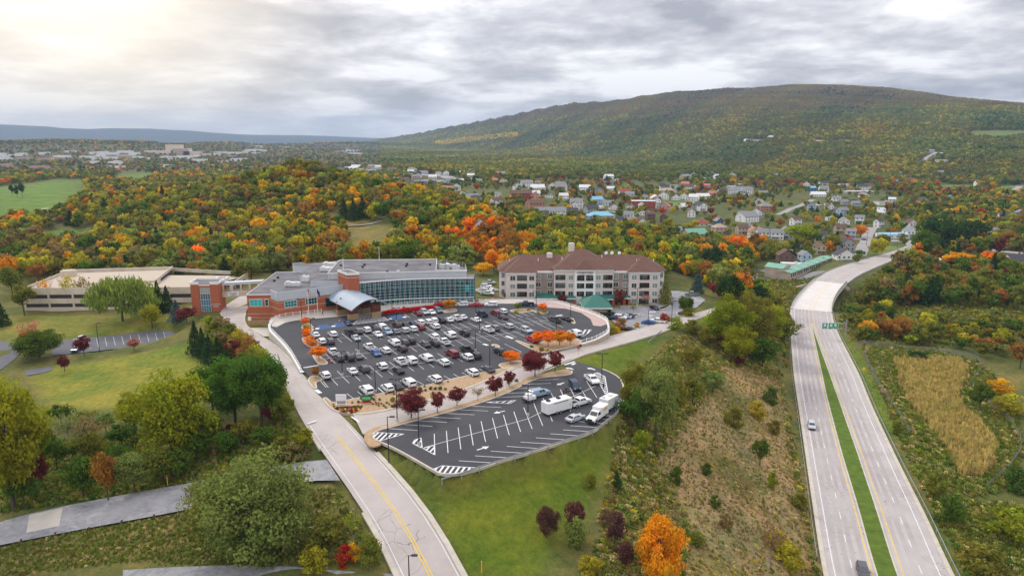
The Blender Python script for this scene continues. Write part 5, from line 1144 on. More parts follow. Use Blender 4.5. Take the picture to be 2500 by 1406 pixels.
# lamp posts
LAMPS = []
def lamp(px_, py_, ptop, where, heads=2, z=0.0, base=True):
    c = at(px_, py_, z) if z is not None else G(px_, py_); H = zat(c, ptop)-c[2]
    l = thing('lamp_post', '', 'lamp post', tuple(c), group='lamp posts'); l['label'] = ('black twin head lamp post ' if heads > 1 else 'black single head lamp post ')+where
    if base: m = MB(); m.cyl((0, 0, 0), (0, 0, .75), .3, .28, 10); m.build('footing', CONC, l)
    m = MB(); m.cyl((0, 0, 0), (0, 0, H), .12, .08, 8); m.build('pole', BLACKM, l)
    for s_ in ((-1, 1) if heads > 1 else (1,)):
        m = MB(); m.cyl((0, 0, H-.1), (s_*.5, 0, H), .05, n=6); m.build('arm', BLACKM, l); m = MB(); m.box((s_*.95, 0, H+.02), (.95, .45, .18)); m.build('lamp_head', BLACKM, l)
    return l
for a in [(950, 1138, 1017, 'on the lawn beside the entrance road', 1, None, False), (1023, 1087, 1000, 'in the hatched nose of the lower lot', 1), (1289, 1016, 940, 'on the centre line of the lower lot'), (1469, 930, 863, 'in the hatched island of the lower lot'),
          (970, 1030, 925, 'between the maroon trees and the stone strip'), (917, 958, 893, 'on the kerb of the stone bed behind the white vans', 1), (836, 917, 857, 'in the front left corner of the upper lot'), (1161, 903, 842, 'beside the stone bed at the white pickup') if False else (1196, 909, 846, 'beside the grey sedan near the stone bed', 1),
          (876, 860, 812, 'left of the blue sedan in the middle row'), (1161, 858, 806, 'in the middle right of the upper lot'), (1171, 813, 770, 'behind the white pickup in the rear right rows'), (968, 787, 752, 'in front of the blue parking bays by the hedge'), (760, 820, 777, 'between the orange shrubs of the left island'),
          (737, 781, 730, 'on the walk before the brick wing windows'), (957, 753, 727, 'on the walk beside the glass hall', 1), (1162, 771, 728, 'at the rear kerb behind the red car'), (1309, 757, 712, 'on the rear island by the orange tree'), (1393, 780, 736, 'near the right hand railing'), (1358, 812, 775, 'behind the large orange shrubs'),
          (1639, 797, 735, 'at the hotel drive and cross road', 1, -3.5), (1582, 800, 756, 'in the middle of the hotel parking', 1, -3.5), (1555, 745, 704, 'in front of the hotel right wing', 2, -3.5), (1000, 1440, 1355, 'at the bottom of the entrance road', 1, None, False), (243, 858, 788, 'at the edge of the side parking lot', 1, LZ, False)]: lamp(*a)
for i, (bx, by, ty, flag, lab) in enumerate([(754, 771, 702, 'us', 'flagpole with striped flag, nearest the brick wing'), (776, 767, 702, 'blue', 'flagpole with dark blue flag before the brick wing'), (927, 741, 681, 'us', 'flagpole with striped flag before the glass hall'), (946, 744, 680, 'blue2', 'flagpole with bright blue flag before the glass hall')]):
    c = at(bx, by, 0); H = zat(c, ty); f = thing('flagpole', lab, 'flagpole', tuple(c)); m = MB(); m.cyl((0, 0, 0), (0, 0, H), .11, .06, 8); m.build('pole', TRIM, f)
    FR, FB, FB2 = M('flag_red', (.45, .03, .05), .8), M('flag_navy', (.02, .03, .14), .8), M('flag_blue', (.05, .08, .42), .8); g = MB(); n = 6
    for k in range(n):
        x0, x1 = .1+k*.17, .1+(k+1)*.17; y0, y1 = .14*math.sin(k*1.7), .14*math.sin((k+1)*1.7); dz0, dz1 = -k*.28, -(k+1)*.28; hh = 1.7
        if flag == 'us':
            for j in range(7): g.quad((x0, y0, H-.2+dz0-hh*(j+1)/7), (x1, y1, H-.2+dz1-hh*(j+1)/7), (x1, y1, H-.2+dz1-hh*j/7), (x0, y0, H-.2+dz0-hh*j/7), 2 if (k < 2 and j < 4) else j % 2)
        else: g.quad((x0, y0, H-.2+dz0-hh), (x1, y1, H-.2+dz1-hh), (x1, y1, H-.2+dz1), (x0, y0, H-.2+dz0), 2 if flag == 'blue' else 3)
    g.build('flag', [FR, TRIM, FB, FB2], f)
# storage units, bollards and other small things
def storage():
    z = -24.3; r = thing('storage_units', 'tan storage units with mint green stepped roofs beside the highway curve', 'storage building'); Q = lambda x, y: (1860+x/12.5, 620+y/12.5)
    MINT = M('mint_roof', (0.20, 0.42, 0.31), .6, nscale=.3); TANW = M('tan_siding', (.52, .43, .34), .8, nscale=.3); a = at(*Q(80, 600), z)[:2]; b = at(*Q(615, 675), z)[:2]; c = at(*Q(860, 715), z)[:2]; e = at(*Q(2135, 285), z)[:2]
    u = (e-c)/np.hypot(*(e-c)); L_ = np.hypot(*(e-c)); v = np.array([-u[1], u[0]])
    def gable(P0, d, w, ln, wd, h, rise, wm, rm, name):
        P0 = np.array(P0); d = np.array(d); w = np.array(w); p = [P0, P0+d*ln, P0+d*ln+w*wd, P0+w*wd]; m = MB(); m.prism(p, z-3, z+h, 0); m.build(name, wm, r)
        m = MB(); r0 = P0+w*wd/2-d*.4; r1 = P0+w*wd/2+d*(ln+.4); o = w*.4; q = [P0-d*.4-o, P0+d*(ln+.4)-o, P0+d*(ln+.4)+w*wd+o, P0-d*.4+w*wd+o]; hz_ = z+h+.02
        m.add([(*q[0], hz_), (*q[1], hz_), (*r1, hz_+rise), (*r0, hz_+rise), (*q[3], hz_), (*q[2], hz_)], [(0, 1, 2, 3), (3, 2, 5, 4)]); m.add([(*q[0], hz_), (*r0, hz_+rise), (*q[3], hz_)], [(0, 1, 2)], 1); m.add([(*q[1], hz_), (*q[2], hz_), (*r1, hz_+rise)], [(0, 1, 2)], 1); m.build('roof', [rm, wm], r)
    du = (b-a)/np.hypot(*(b-a)); dv = np.array([-du[1], du[0]]); gable(a, du, dv, np.hypot(*(b-a)), 10, 4.6, 2.2, TANW, MINT, 'tall_unit')
    k = 7; dd = L_/k
    for i in range(k): gable(c+u*(dd*i), u, v, dd-.05, 7.5, 2.8+.22*i, 1.0, TANW, MINT, 'unit'); 
    DG = M('dark_green_door', (.03, .05, .04), .7)
    for i in range(k):
        for j in range(2 if i else 2):
            for s_ in (.27, .75):
                pass
        for s_ in (.2, .5, .8) if dd > 6 else (.27, .75): p = c+u*(dd*(i+s_))-v*.06; m = MB(); m.box((p[0], p[1], z+1.05+.22*i), (1.5, .12, 2.1), math.atan2(u[1], u[0])); m.build('door', DG, r)
storage()
for i, (px_, py_, h, lab) in enumerate([(410, 1187, 16, 'yellow marker post on the leafy edge of the gravel road'), (1176, 1398, 14, 'yellow marker post on the lawn near the bottom')]):
    g = G(px_, py_); t = thing('marker_post', lab, 'post', tuple(g)); m = MB(); hh = 2.0; m.box((0, 0, 0), (.16, .1, hh), z0=True); m.build('shaft', M('marker_yellow', (.75, .45, .02), .6), t); m = MB(); m.box((0, 0, hh), (.18, .12, .12), z0=True); m.build('cap', M('cap_pale', (.6, .5, .2), .6), t)
for i, (zx, zy) in enumerate([(165, 1145), (425, 1095), (683, 1055), (932, 1000), (1178, 958)]):
    g = G(*Z7(zx, zy)); t = thing('wood_bollard', ('first', 'second', 'third', 'fourth', 'fifth')[i]+' dark wooden bollard from the left along the gravel road', 'bollard', tuple(g), group='bollards along the gravel road'); m = MB(); m.cyl((0, 0, -.2), (0, 0, 1.0), .16, n=7); m.build('stump', WOOD, t); m = MB(); m.cyl((0, 0, 1.0), (0, 0, 1.04), .15, n=7); m.build('cut_top', M('cut_wood', (.35, .24, .15), .9), t)
for px_, py_, mr in ((1690, 216, 0), (1736, 213, 0), (1765, 212, 0), (1783, 211, 0), (1800, 211, 0)):
    g = G(px_, py_+8); h = {1690: 150, 1736: 90, 1765: 45, 1783: 110, 1800: 60}[px_]; t = thing('radio_mast', ('tall' if h > 80 else 'short')+' thin radio mast on the summit ridge, '+{1690: 'leftmost', 1736: 'second from left', 1765: 'third from left', 1783: 'second from right', 1800: 'rightmost'}[px_], 'mast', tuple(g)); m = MB(); m.cyl((0, 0, 0), (0, 0, h), 1.0, .5, 4); m.build('shaft', GALV, t)
for px_, py_, pt in ((2190, 604, 560), (2115, 600, 566), (2140, 597, 564), (2172, 590, 562), (1846, 668, 650), (2050, 640, 618), (2406, 648, 620), (1907, 660, 628), (2010, 640, 627)):
    g = G(px_, py_); h = zat(g, pt)-g[2]; t = thing('utility_pole', '', 'utility pole', tuple(g), group='utility poles by the town roads'); t['label'] = 'thin utility pole '+{2190: 'at the highway end beside the sign', 2115: 'left of the green triangle lawn', 2140: 'on the green triangle lawn', 2172: 'on the right corner of the triangle lawn', 1846: 'left of the storage units', 2050: 'behind the storage units, right end', 2406: 'at the right edge parking lot', 1907: 'in front of the dark red house', 2010: 'at the middle of the storage units'}[px_]
    m = MB(); m.cyl((0, 0, 0), (0, 0, h), .17, .12, 6); m.build('pole', WOOD, t); m = MB(); m.box((0, 0, h-.8), (2.4, .14, .14)); m.build('crossarm', WOOD, t)
# ---------------------------------------------------------------- vehicles
PAINT = M('car_paint', (1, 1, 1), 0.28, spec=0.6, objcol=True)
AUTOG = M('car_glass', (0.012, 0.015, 0.018), 0.05, spec=0.8); TYRE = M('tyre_rubber', (0.018, 0.018, 0.019), 0.9); RIM = M('wheel_rim', (0.42, 0.43, 0.44), 0.35, metal=.5)
HEADL = M('headlight_lens', (0.65, 0.67, 0.68), 0.1, spec=.8); TAILL = M('taillight_lens', (0.32, 0.01, 0.012), 0.2); PLASTIC = M('black_plastic', (0.025, 0.025, 0.027), 0.7); LINER = M('bed_liner', (0.02, 0.02, 0.021), 0.9)
CARCOL = {'white': (.74, .75, .76), 'silver': (.42, .45, .48), 'gray': (.16, .17, .18), 'black': (.014, .015, .018), 'dark red': (.17, .014, .024), 'red': (.45, .02, .03), 'dark blue': (.015, .03, .08), 'blue': (.01, .09, .28), 'light blue': (.27, .36, .46), 'dark gray': (.06, .065, .07)}
def prof(mb, outline, w0, w1, belt, top, mi=0):
    """side profile pulled across the width; points above the belt draw in towards w1"""
    hw = [w0/2+(w1-w0)/2*np.clip((z-belt)/max(top-belt, .01), 0, 1) for x, z in outline]; n = len(outline)
    P = [(x, h, z) for (x, z), h in zip(outline, hw)]+[(x, -h, z) for (x, z), h in zip(outline, hw)]
    area = sum(outline[i][0]*outline[(i+1) % n][1]-outline[(i+1) % n][0]*outline[i][1] for i in range(n))
    F = [(i, (i+1) % n, n+(i+1) % n, n+i) for i in range(n)]; t = tess(outline)
    if area < 0: F = [f[::-1] for f in F]
    mb.add(P, [tuple(f[::-1]) for f in F]+[fix(k, outline)[::-1] for k in t]+[tuple(n+i for i in fix(k, outline)) for k in t], mi)
VD = {  # lower body outline, cabin outline (rear base, rear top ... front base), width, roof width, wheel x, wheel radius
 'suv': ([(-2.38, .38), (-2.43, .7), (-2.38, 1.08), (1.15, 1.1), (1.9, 1.04), (2.32, .92), (2.42, .7), (2.38, .36)], [(-2.36, 1.06), (-2.12, 1.62), (-1.9, 1.72), (0.1, 1.73), (.4, 1.68), (1.18, 1.08)], 1.94, 1.5, (-1.45, 1.5), .37, 1.73),
 'sedan': ([(-2.33, .34), (-2.42, .6), (-2.38, .94), (-1.7, .98), (1.0, .95), (1.9, .84), (2.3, .72), (2.42, .55), (2.36, .3)], [(-1.85, .96), (-1.05, 1.4), (-.7, 1.45), (.05, 1.45), (.3, 1.41), (1.15, .93)], 1.84, 1.35, (-1.4, 1.45), .33, 1.45),
 'pickup': ([(-2.9, .5), (-2.93, .8), (-2.9, .82), (-.75, .82), (-.74, 1.22), (1.3, 1.22), (2.3, 1.15), (2.8, 1.02), (2.93, .8), (2.9, .46)], [(-.78, 1.2), (-.7, 1.78), (-.5, 1.88), (.5, 1.88), (.75, 1.82), (1.42, 1.2)], 2.02, 1.6, (-1.85, 1.85), .41, 1.88),
 'capped pickup': ([(-2.9, .5), (-2.93, .8), (-2.9, 1.22), (1.3, 1.22), (2.3, 1.15), (2.8, 1.02), (2.93, .8), (2.9, .46)], [(-2.88, 1.2), (-2.78, 1.85), (-2.6, 1.95), (-.8, 1.95), (-.7, 1.92), (.5, 1.9), (.75, 1.84), (1.42, 1.2)], 2.02, 1.68, (-1.85, 1.85), .41, 1.95),
 'van': ([(-2.5, .38), (-2.54, .7), (-2.5, 1.1), (1.3, 1.1), (2.1, 1.0), (2.45, .8), (2.5, .4)], [(-2.5, 1.08), (-2.4, 1.7), (-2.2, 1.85), (.3, 1.85), (.6, 1.8), (1.5, 1.08)], 1.98, 1.62, (-1.5, 1.6), .36, 1.85)}
WHEELM = None
def car_parts(kind):
    global WHEELM
    lo, cab, w, wr, wx, wrad, top = VD[kind]; belt = cab[0][1]; out = []
    m = MB(); prof(m, lo, w, w, 5, 6); prof(m, cab, w*.97, wr, belt, top)
    if kind == 'pickup':
        for s in (-1, 1): m.box((-1.82, s*(w/2-.05), 1.02), (2.2, .1, .44))
        m.box((-2.88, 0, 1.02), (.1, w, .44))
    m.box((lo[-1][0]-.02, 0, .48), (.16, w*.96, .22), mi=1); m.box((lo[0][0]+.02, 0, .5), (.16, w*.96, .22), mi=1)
    for s in (-1, 1): m.box((cab[-1][0]-.35, s*(w/2+.08), belt+.12), (.16, .2, .16))
    out.append(('body', m.mesh(kind.replace(' ', '_')+'_body', [PAINT, PLASTIC]), (0, 0, 0)))
    hwz = lambda z: w*.97/2+(wr-w*.97)/2*np.clip((z-belt)/(top-belt), 0, 1)
    def pane(a, b, sgn, name):
        (x0, z0), (x1, z1) = a, b; f = .14; xa, za = x0+(x1-x0)*f, z0+(z1-z0)*f; xb, zb = x1-(x1-x0)*.1, z1-(z1-z0)*.1; o = .025*sgn; k = .87; m = MB()
        P = [(xa+o, -hwz(za)*k, za+.015), (xa+o, hwz(za)*k, za+.015), (xb+o, hwz(zb)*k, zb+.015), (xb+o, -hwz(zb)*k, zb+.015)]
        m.add(P, [(0, 1, 2, 3) if sgn > 0 else (3, 2, 1, 0)]); out.append((name, m.mesh(name, AUTOG), (0, 0, 0)))
    pane(cab[-1], cab[-2], 1, 'windshield'); pane(cab[0], cab[1], -1, 'rear_window')
    zb_, zt_ = belt+.1, top-.16; fx = lambda z: cab[-1][0]+(cab[-2][0]-cab[-1][0])*(z-cab[-1][1])/(cab[-2][1]-cab[-1][1]); rx = lambda z: cab[0][0]+(cab[1][0]-cab[0][0])*(z-cab[0][1])/(cab[1][1]-cab[0][1])
    for s in (-1, 1):
        m = MB(); r0, r1, f0, f1 = rx(zb_)+.16, rx(zt_)+.14, fx(zb_)-.16, fx(zt_)-.1
        if kind == 'capped pickup': r0 = r1 = -.66
        mid = (r0+f0)/2-.1
        for q in ([(r0, zb_), (mid-.05, zb_), (mid-.05, zt_), (r1, zt_)], [(mid+.05, zb_), (f0, zb_), (f1, zt_), (mid+.05, zt_)]):
            P = [(x, s*(hwz(z)+.012), z) for x, z in q]; m.add(P, [(0, 1, 2, 3) if s < 0 else (3, 2, 1, 0)])
        out.append(('side_window', m.mesh('side_window', AUTOG), (0, 0, 0)))
        m = MB(); m.box((lo[-2][0]-.06, s*(w/2-.3), .78), (.14, .42, .16)); out.append(('headlight', m.mesh('headlight', HEADL), (0, 0, 0)))
        m = MB(); m.box((lo[1][0]+.04, s*(w/2-.18), belt-.2), (.1, .26, .28)); out.append(('taillight', m.mesh('taillight', TAILL), (0, 0, 0)))
    if kind == 'pickup': m = MB(); m.box((-1.82, 0, .84), (2.1, w-.2, .03)); out.append(('bed_liner', m.mesh('bed_liner', LINER), (0, 0, 0)))
    m = MB(); m.cyl((0, -.13, 0), (0, .13, 0), wrad, n=14); m.cyl((0, -.14, 0), (0, .14, 0), wrad*.6, n=10, mi=1); wm = m.mesh('wheel', [TYRE, RIM])
    for x in wx:
        for s in (-1, 1): out.append(('wheel', wm, (x, s*(w/2-.1), wrad)))
    return out
CARP = {k: car_parts(k) for k in VD}
CARS = []
def car(p, z, hd, kind, col, where):
    noun = {'suv': 'SUV', 'sedan': 'sedan', 'pickup': 'pickup truck', 'capped pickup': 'pickup with bed cap', 'van': 'van'}[kind]
    o = thing('parked_car' if 'driving' not in where else 'car', f'{col} {noun} {where}', 'car', (p[0], p[1], z), hd, 'cars in the lots and on the roads')
    for n, me, l in CARP[kind]:
        q = link(n, me, o, l)
        if n == 'body': q.color = (*CARCOL[col], 1)
    CARS.append(o); return o
HD_A = math.atan2(-SDIR[1], -SDIR[0]); HD_T = HD_A+math.pi         # nose up-left (away) or nose towards the stone bed
def rowname(p):
    best = None
    for (a, b), nm in zip(CL, ('in the front double row', 'in the middle double row', 'in the rear double row')):
        d, par = segdist(np.array([p[0]]), np.array([p[1]]), [a, b]); 
        sd = np.cross(b-a, p[:2]-a)
        if best is None or d[0] < best[0]: best = (d[0], nm+(', far side' if sd > 0 else ', near side'))
    return best[1]
UP1 = [(1718, 640, 'sedan', 'dark red', 0, 'H'), (1782, 630, 'suv', 'silver', 1, 'H'), (1848, 628, 'sedan', 'white', 1, 'H'), (1912, 612, 'suv', 'gray', 1, 'H'),
 (1740, 728, 'suv', 'white', 0), (1815, 722, 'suv', 'white', 0), (1868, 710, 'suv', 'white', 0), (1940, 707, 'suv', 'black', 0), (2015, 700, 'sedan', 'white', 0), (2088, 687, 'pickup', 'white', 0), (2145, 674, 'sedan', 'white', 0),
 (1520, 756, 'suv', 'black', 0), (1600, 750, 'sedan', 'black', 0), (1668, 740, 'sedan', 'dark blue', 0), (1745, 775, 'suv', 'dark red', 0), (1885, 765, 'suv', 'white', 0), (1590, 803, 'suv', 'silver', 0), (1668, 790, 'suv', 'white', 0), (1507, 811, 'sedan', 'gray', 0), (1430, 815, 'suv', 'light blue', 1),
 (1370, 772, 'capped pickup', 'white', 0), (1312, 788, 'suv', 'dark gray', 0), (1228, 798, 'suv', 'white', 0), (1150, 808, 'suv', 'gray', 0), (1070, 826, 'pickup', 'black', 0), (1340, 838, 'sedan', 'white', 1), (1130, 872, 'sedan', 'silver', 1), (908, 840, 'suv', 'white', 0), (880, 907, 'suv', 'dark gray', 0), (800, 907, 'suv', 'white', 0), (742, 842, 'sedan', 'white', 0),
 (2330, 648, 'pickup', 'dark blue', 0), (2275, 700, 'sedan', 'white', 0), (1875, 863, 'suv', 'white', 0), (2030, 848, 'capped pickup', 'white', 0), (2165, 828, 'suv', 'black', 0),
 (1495, 922, 'capped pickup', 'white', 0), (1587, 917, 'suv', 'dark gray', 0), (1650, 900, 'suv', 'black', 0), (1567, 977, 'suv', 'black', 0), (1790, 932, 'sedan', 'dark gray', 0), (1880, 930, 'suv', 'black', 0), (1970, 913, 'pickup', 'white', 0),
 (1258, 963, 'pickup', 'white', 0), (1318, 1015, 'sedan', 'blue', 1), (1410, 994, 'suv', 'white', 0), (912, 1012, 'pickup', 'white', 0), (968, 1065, 'suv', 'dark gray', 0), (1065, 1062, 'suv', 'black', 0), (1147, 1045, 'sedan', 'gray', 0),
 (2045, 1026, 'capped pickup', 'dark red', 0), (2185, 988, 'pickup', 'black', 0), (2190, 1055, 'suv', 'white', 0), (2265, 1043, 'suv', 'black', 0),
 (1095, 1186, 'sedan', 'white', 0), (1207, 1168, 'suv', 'dark gray', 0), (1380, 1143, 'suv', 'white', 0), (1533, 1180, 'sedan', 'black', 0), (1557, 1100, 'pickup', 'white', 0), (1652, 1090, 'capped pickup', 'white', 0), (1800, 1068, 'capped pickup', 'white', 0), (1965, 1107, 'suv', 'white', 0), (835, 1230, 'suv', 'white', 0),
 (1230, 1372, 'capped pickup', 'white', 0, 'B'), (1430, 1350, 'suv', 'white', 0, 'B'), (1520, 1333, 'sedan', 'black', 0, 'B'), (1632, 1303, 'capped pickup', 'white', 0, 'B'), (1885, 1264, 'suv', 'white', 0, 'B'), (2238, 1202, 'suv', 'white', 0, 'B'), (2390, 1170, 'sedan', 'dark gray', 0, 'B'), (1055, 728, 'sedan', 'dark blue', 1, 'C')]
UP2 = [(232, 637, 'suv', 'dark red', 0), (298, 622, 'suv', 'white', 0), (300, 675, 'sedan', 'dark gray', 0), (160, 795, 'pickup', 'white', 0), (222, 780, 'suv', 'gray', 0), (358, 765, 'suv', 'silver', 0), (527, 800, 'suv', 'silver', 1), (795, 705, 'pickup', 'dark gray', 0), (902, 692, 'sedan', 'black', 0), (990, 830, 'capped pickup', 'white', 0, 'E'), (270, 1002, 'suv', 'black', 0), (585, 892, 'pickup', 'red', 0, 'I')]
for zf, rows in ((Z1, UP1), (Z2, UP2)):
    for t in rows:
        p = at(*zf(t[0], t[1]), .8); w = {'H': 'backed against the crimson hedge', 'B': 'nosed along the stone bed', 'C': 'by the brick canopy pillar', 'E': 'by the hatched corner under the wall', 'I': 'behind the big orange shrub island'}.get(t[5]) if len(t) > 5 else rowname(p)
        if w.startswith('nosed'): w = 'parked along the stone bed'
        if w.startswith('backed'): w = 'parked in front of the crimson hedge'
        car(p, .03, (HD_A if t[4] == 0 else HD_T)+random.uniform(-.04, .04), t[2], CARCOL and t[3], w)
for zf, x, y, k, c, h in ((Z1, 1945, 557, 'pickup', 'red', math.pi), (Z1, 2140, 556, 'suv', 'white', math.pi), (Z1, 2275, 557, 'sedan', 'red', math.pi), (Z2, 190, 557, 'suv', 'white', math.pi), (Z2, 525, 553, 'pickup', 'dark blue', math.pi)): car(at(*zf(x, y), .8), .03, h-.02, k, c, 'along the rear kerb below the white railing')
for x, y, k, c, h in ((1350, 680, 'sedan', 'dark blue', 0), (1425, 677, 'suv', 'white', 1), (1472, 670, 'sedan', 'silver', 0), (1495, 662, 'sedan', 'dark blue', 0), (1690, 724, 'sedan', 'blue', 0), (1780, 716, 'pickup', 'white', 0), (1502, 792, 'sedan', 'black', 0), (1748, 585, 'sedan', 'black', 2), (2107, 458, 'pickup', 'gray', 3)):
    car(at(*Z2(x, y), HZL+.8), HZL+.03, {0: 2.75, 1: -.4, 2: -1.2, 3: 2.9}[h], k, c, 'in the hotel parking')
for i, (x, y) in enumerate(((2400, 352), (2372, 385), (2378, 412), (2375, 430), (2382, 456))): car(G(*Z1(x, y+14)), float(HT(*G(*Z1(x, y+14))[:2]))+.05, -.25, 'suv' if i % 2 else 'pickup', 'white' if i else 'silver', 'in the row between glass hall and hotel')
for (zx, zy, k, c, h) in ((770, 885, 'suv', 'silver', -1.7), (735, 980, 'suv', 'dark blue', -1.5)): car(at(*Z4(zx, zy), LZ+.8), LZ+.03, h, k, c, 'in the side parking lot')
def hwyhead(p): i = int(np.argmin(np.hypot(*((HWL+HWR)/2-p[:2]).T))); return math.atan2(HWD[i][1], HWD[i][0])
for x, y, k, c, rev, w in ((1981.5, 1037, 'suv', 'silver', 1, 'driving in the left highway carriageway'), (2107, 1392, 'suv', 'dark gray', 1, 'driving at the bottom edge of the highway'), (2195, 618, 'sedan', 'white', 1, 'driving on the far highway curve')): p = at(x, y, HZ+.8); car(p, HZ+.02, hwyhead(p)+math.pi*rev, k, c, w)
for x, y, k, c in ((2172, 586, 'suv', 'white'), (2110, 587, 'sedan', 'black'), (2090, 625, 'sedan', 'white'), (2356, 634, 'suv', 'white'), (1500, 520, 'sedan', 'white'), (1560, 527, 'sedan', 'silver'), (1760, 548, 'pickup', 'white'), (1735, 552, 'sedan', 'white')): p = G(x, y); car(p, p[2]+.1, random.choice((0, 1.4)), k, c, 'on the streets of the town')
# lower lot
def heading(z3a, z3b): a, b = at(*Z3(*z3a)), at(*Z3(*z3b)); return math.atan2(b[1]-a[1], b[0]-a[0])
HT1 = heading((1895, 505), (2068, 452))
for x, y, k, c, h, w in ((1835, 325, 'capped pickup', 'light blue', HT1, 'towing the small trailer'), (2130, 388, 'pickup', 'white', HT1, 'hitched to the long white trailer'), (2093, 270, 'van', 'dark blue', heading((2060, 240), (2120, 305)), 'beside the group of people'), (2217, 224, 'pickup', 'white', heading((2180, 195), (2250, 250)), 'beside the hatched island of the lower lot'), (2095, 500, 'sedan', 'silver', heading((2050, 515), (2145, 478)), 'between trailer and white service truck')):
    car(at(*Z3(x, y), .8), .03, h, k, c, w)
def wheels(o, xs, w, r):
    m = MB(); m.cyl((0, -.14, 0), (0, .14, 0), r, n=14); m.cyl((0, -.15, 0), (0, .15, 0), r*.55, n=10, mi=1); me = m.mesh('wheel', [TYRE, RIM])
    for x in xs:
        for s in (-1, 1): link('wheel', me, o, (x, s*(w/2-.06), r))
WP = M('white_gelcoat', (.76, .76, .75), .4, nscale=.6, col2=(.70, .70, .69))
def trailers():
    a, b = at(*Z3(1897, 500)), at(*Z3(2068, 450)); c = (a+b)/2; u = (b-a)[:2]/np.hypot(*(b-a)[:2]); n = np.array([-u[1], u[0]]); c2 = c[:2]+n*1.1
    o = thing('box_trailer', 'long white enclosed trailer with two dark roof vents in the lower lot', 'trailer', (c2[0], c2[1], .03), math.atan2(u[1], u[0])); L_, W_, H_ = 7.0, 2.4, 2.5
    m = MB(); m.box((0, 0, .55), (L_, W_, H_), z0=True); m.build('box', WP, o); m = MB(); m.box((0, 0, .4), (L_+.05, W_+.05, .15), z0=True); m.box((L_/2+.8, 0, .45), (1.6, .25, .15)); m.build('chassis', BLACKM, o)
    for x in (-2.3, .6): m = MB(); m.box((x, .2, 3.05), (.8, .8, .3), z0=True); m.build('roof_vent', BLACKM, o)
    m = MB(); m.box((.3, -W_/2-.03, 2.75), (4.2, .06, .12)); m.build('awning_bar', BLACKM, o)
    for s in (-1, 1): m = MB(); m.box((-L_/2-.03, s*.58, .65), (.05, 1.08, 2.25), z0=True); m.build('rear_door', WP, o)
    m = MB(); m.box((2.3, -W_/2-.03, .7), (.9, .05, 1.95), z0=True); m.build('side_door', WP, o); m = MB(); m.cyl((2.9, -W_/2-.02, 1.5), (2.9, -W_/2-.05, 1.5), .3, n=12); m.build('emblem', M('emblem_grey', (.4, .42, .45), .6), o)
    wheels(o, (-.9, .1), W_+.1, .36)
    p = at(*Z3(1765, 385)); o = thing('utility_trailer', 'small white work trailer hitched behind the pale blue pickup', 'trailer', (p[0], p[1], .03), HT1); m = MB(); m.box((0, 0, .55), (2.6, 1.7, .8), z0=True); m.box((-.3, 0, 1.35), (1.4, 1.3, .6), z0=True); m.build('tank_box', WP, o); m = MB(); m.box((1.9, 0, .55), (1.6, .15, .12)); m.box((-1.5, 0, .5), (.6, 1.5, .35), z0=True); m.build('chassis', BLACKM, o); m = MB(); m.cyl((.5, 0, 1.35), (.5, 0, 2.6), .05, n=6); m.build('mast', BLACKM, o); wheels(o, (-.5, .35), 1.9, .32)
    h2 = heading((2180, 560), (2310, 470))+math.pi; p = at(*Z3(2250, 520)); o = thing('service_truck', 'white service truck with high utility body and black front bumper', 'truck', (p[0], p[1], .03), h2)
    m = MB(); prof(m, [(-.2, .6), (-.2, 1.45), (1.6, 1.45), (2.6, 1.35), (3.0, 1.1), (3.05, .55)], 2.1, 2.1, 5, 6); prof(m, [(-.2, 1.4), (-.2, 2.3), (.6, 2.35), (.9, 2.25), (1.65, 1.43)], 2.05, 1.75, 1.4, 2.35); m.build('cab', WP, o)
    m = MB(); m.box((-1.85, 0, .75), (3.3, 2.35, 2.1), z0=True); m.box((-.5, 0, 2.35), (.9, 2.0, .6), z0=True); m.build('utility_body', WP, o)
    m = MB(); m.add([(1.6, -.85, 1.5), (1.6, .85, 1.5), (.98, .78, 2.2), (.98, -.78, 2.2)], [(0, 1, 2, 3)]); m.v = [(x+.03, y, z+.02) for x, y, z in m.v]; m.build('windshield', AUTOG, o)
    for s in (-1, 1): m = MB(); m.add([(.0, s*1.0, 1.55), (1.3, s*1.0, 1.55), (.85, s*.92, 2.15), (.0, s*.92, 2.15)], [(0, 1, 2, 3)]); m.v = [(x, y+s*.03, z) for x, y, z in m.v]; m.build('side_window', AUTOG, o)
    for s in (-1, 1): m = MB(); m.box((3.02, s*.75, .95), (.1, .4, .22)); m.build('headlight', HEADL, o)
    m = MB(); m.box((3.2, 0, .62), (.35, 2.2, .4)); m.box((3.05, 0, 1.0), (.08, 1.1, .4)); m.build('bumper', BLACKM, o); m = MB(); m.box((-1.8, 1.2, 2.2), (1.8, .03, .35)); m.box((-1.8, -1.2, 2.2), (1.8, .03, .35)); m.build('orange_stripe', M('stripe_orange', (.65, .3, .04), .6), o); wheels(o, (-2.2, 2.0), 2.25, .46)
    p = at(*Z3(2338, 440)); o = thing('command_trailer', 'white box trailer by the guardrail behind the service truck', 'trailer', (p[0], p[1], .03), heading((2290, 470), (2380, 420))); m = MB(); m.box((0, 0, .6), (4.6, 2.3, 2.4), z0=True); m.build('box', WP, o); m = MB(); m.box((.5, 0, 3.0), (1.0, .8, .2), z0=True); m.box((-1.6, .4, 3.0), (.5, .5, .3), z0=True); m.build('roof_unit', HVAC, o); m = MB(); m.box((1.2, -1.17, .8), (.9, .06, 2.0), z0=True); m.build('side_door', HVAC, o); m = MB(); m.box((0, 0, .45), (5.2, 1.6, .15), z0=True); m.build('chassis', BLACKM, o); wheels(o, (-.5, .4), 2.3, .36)
trailers()
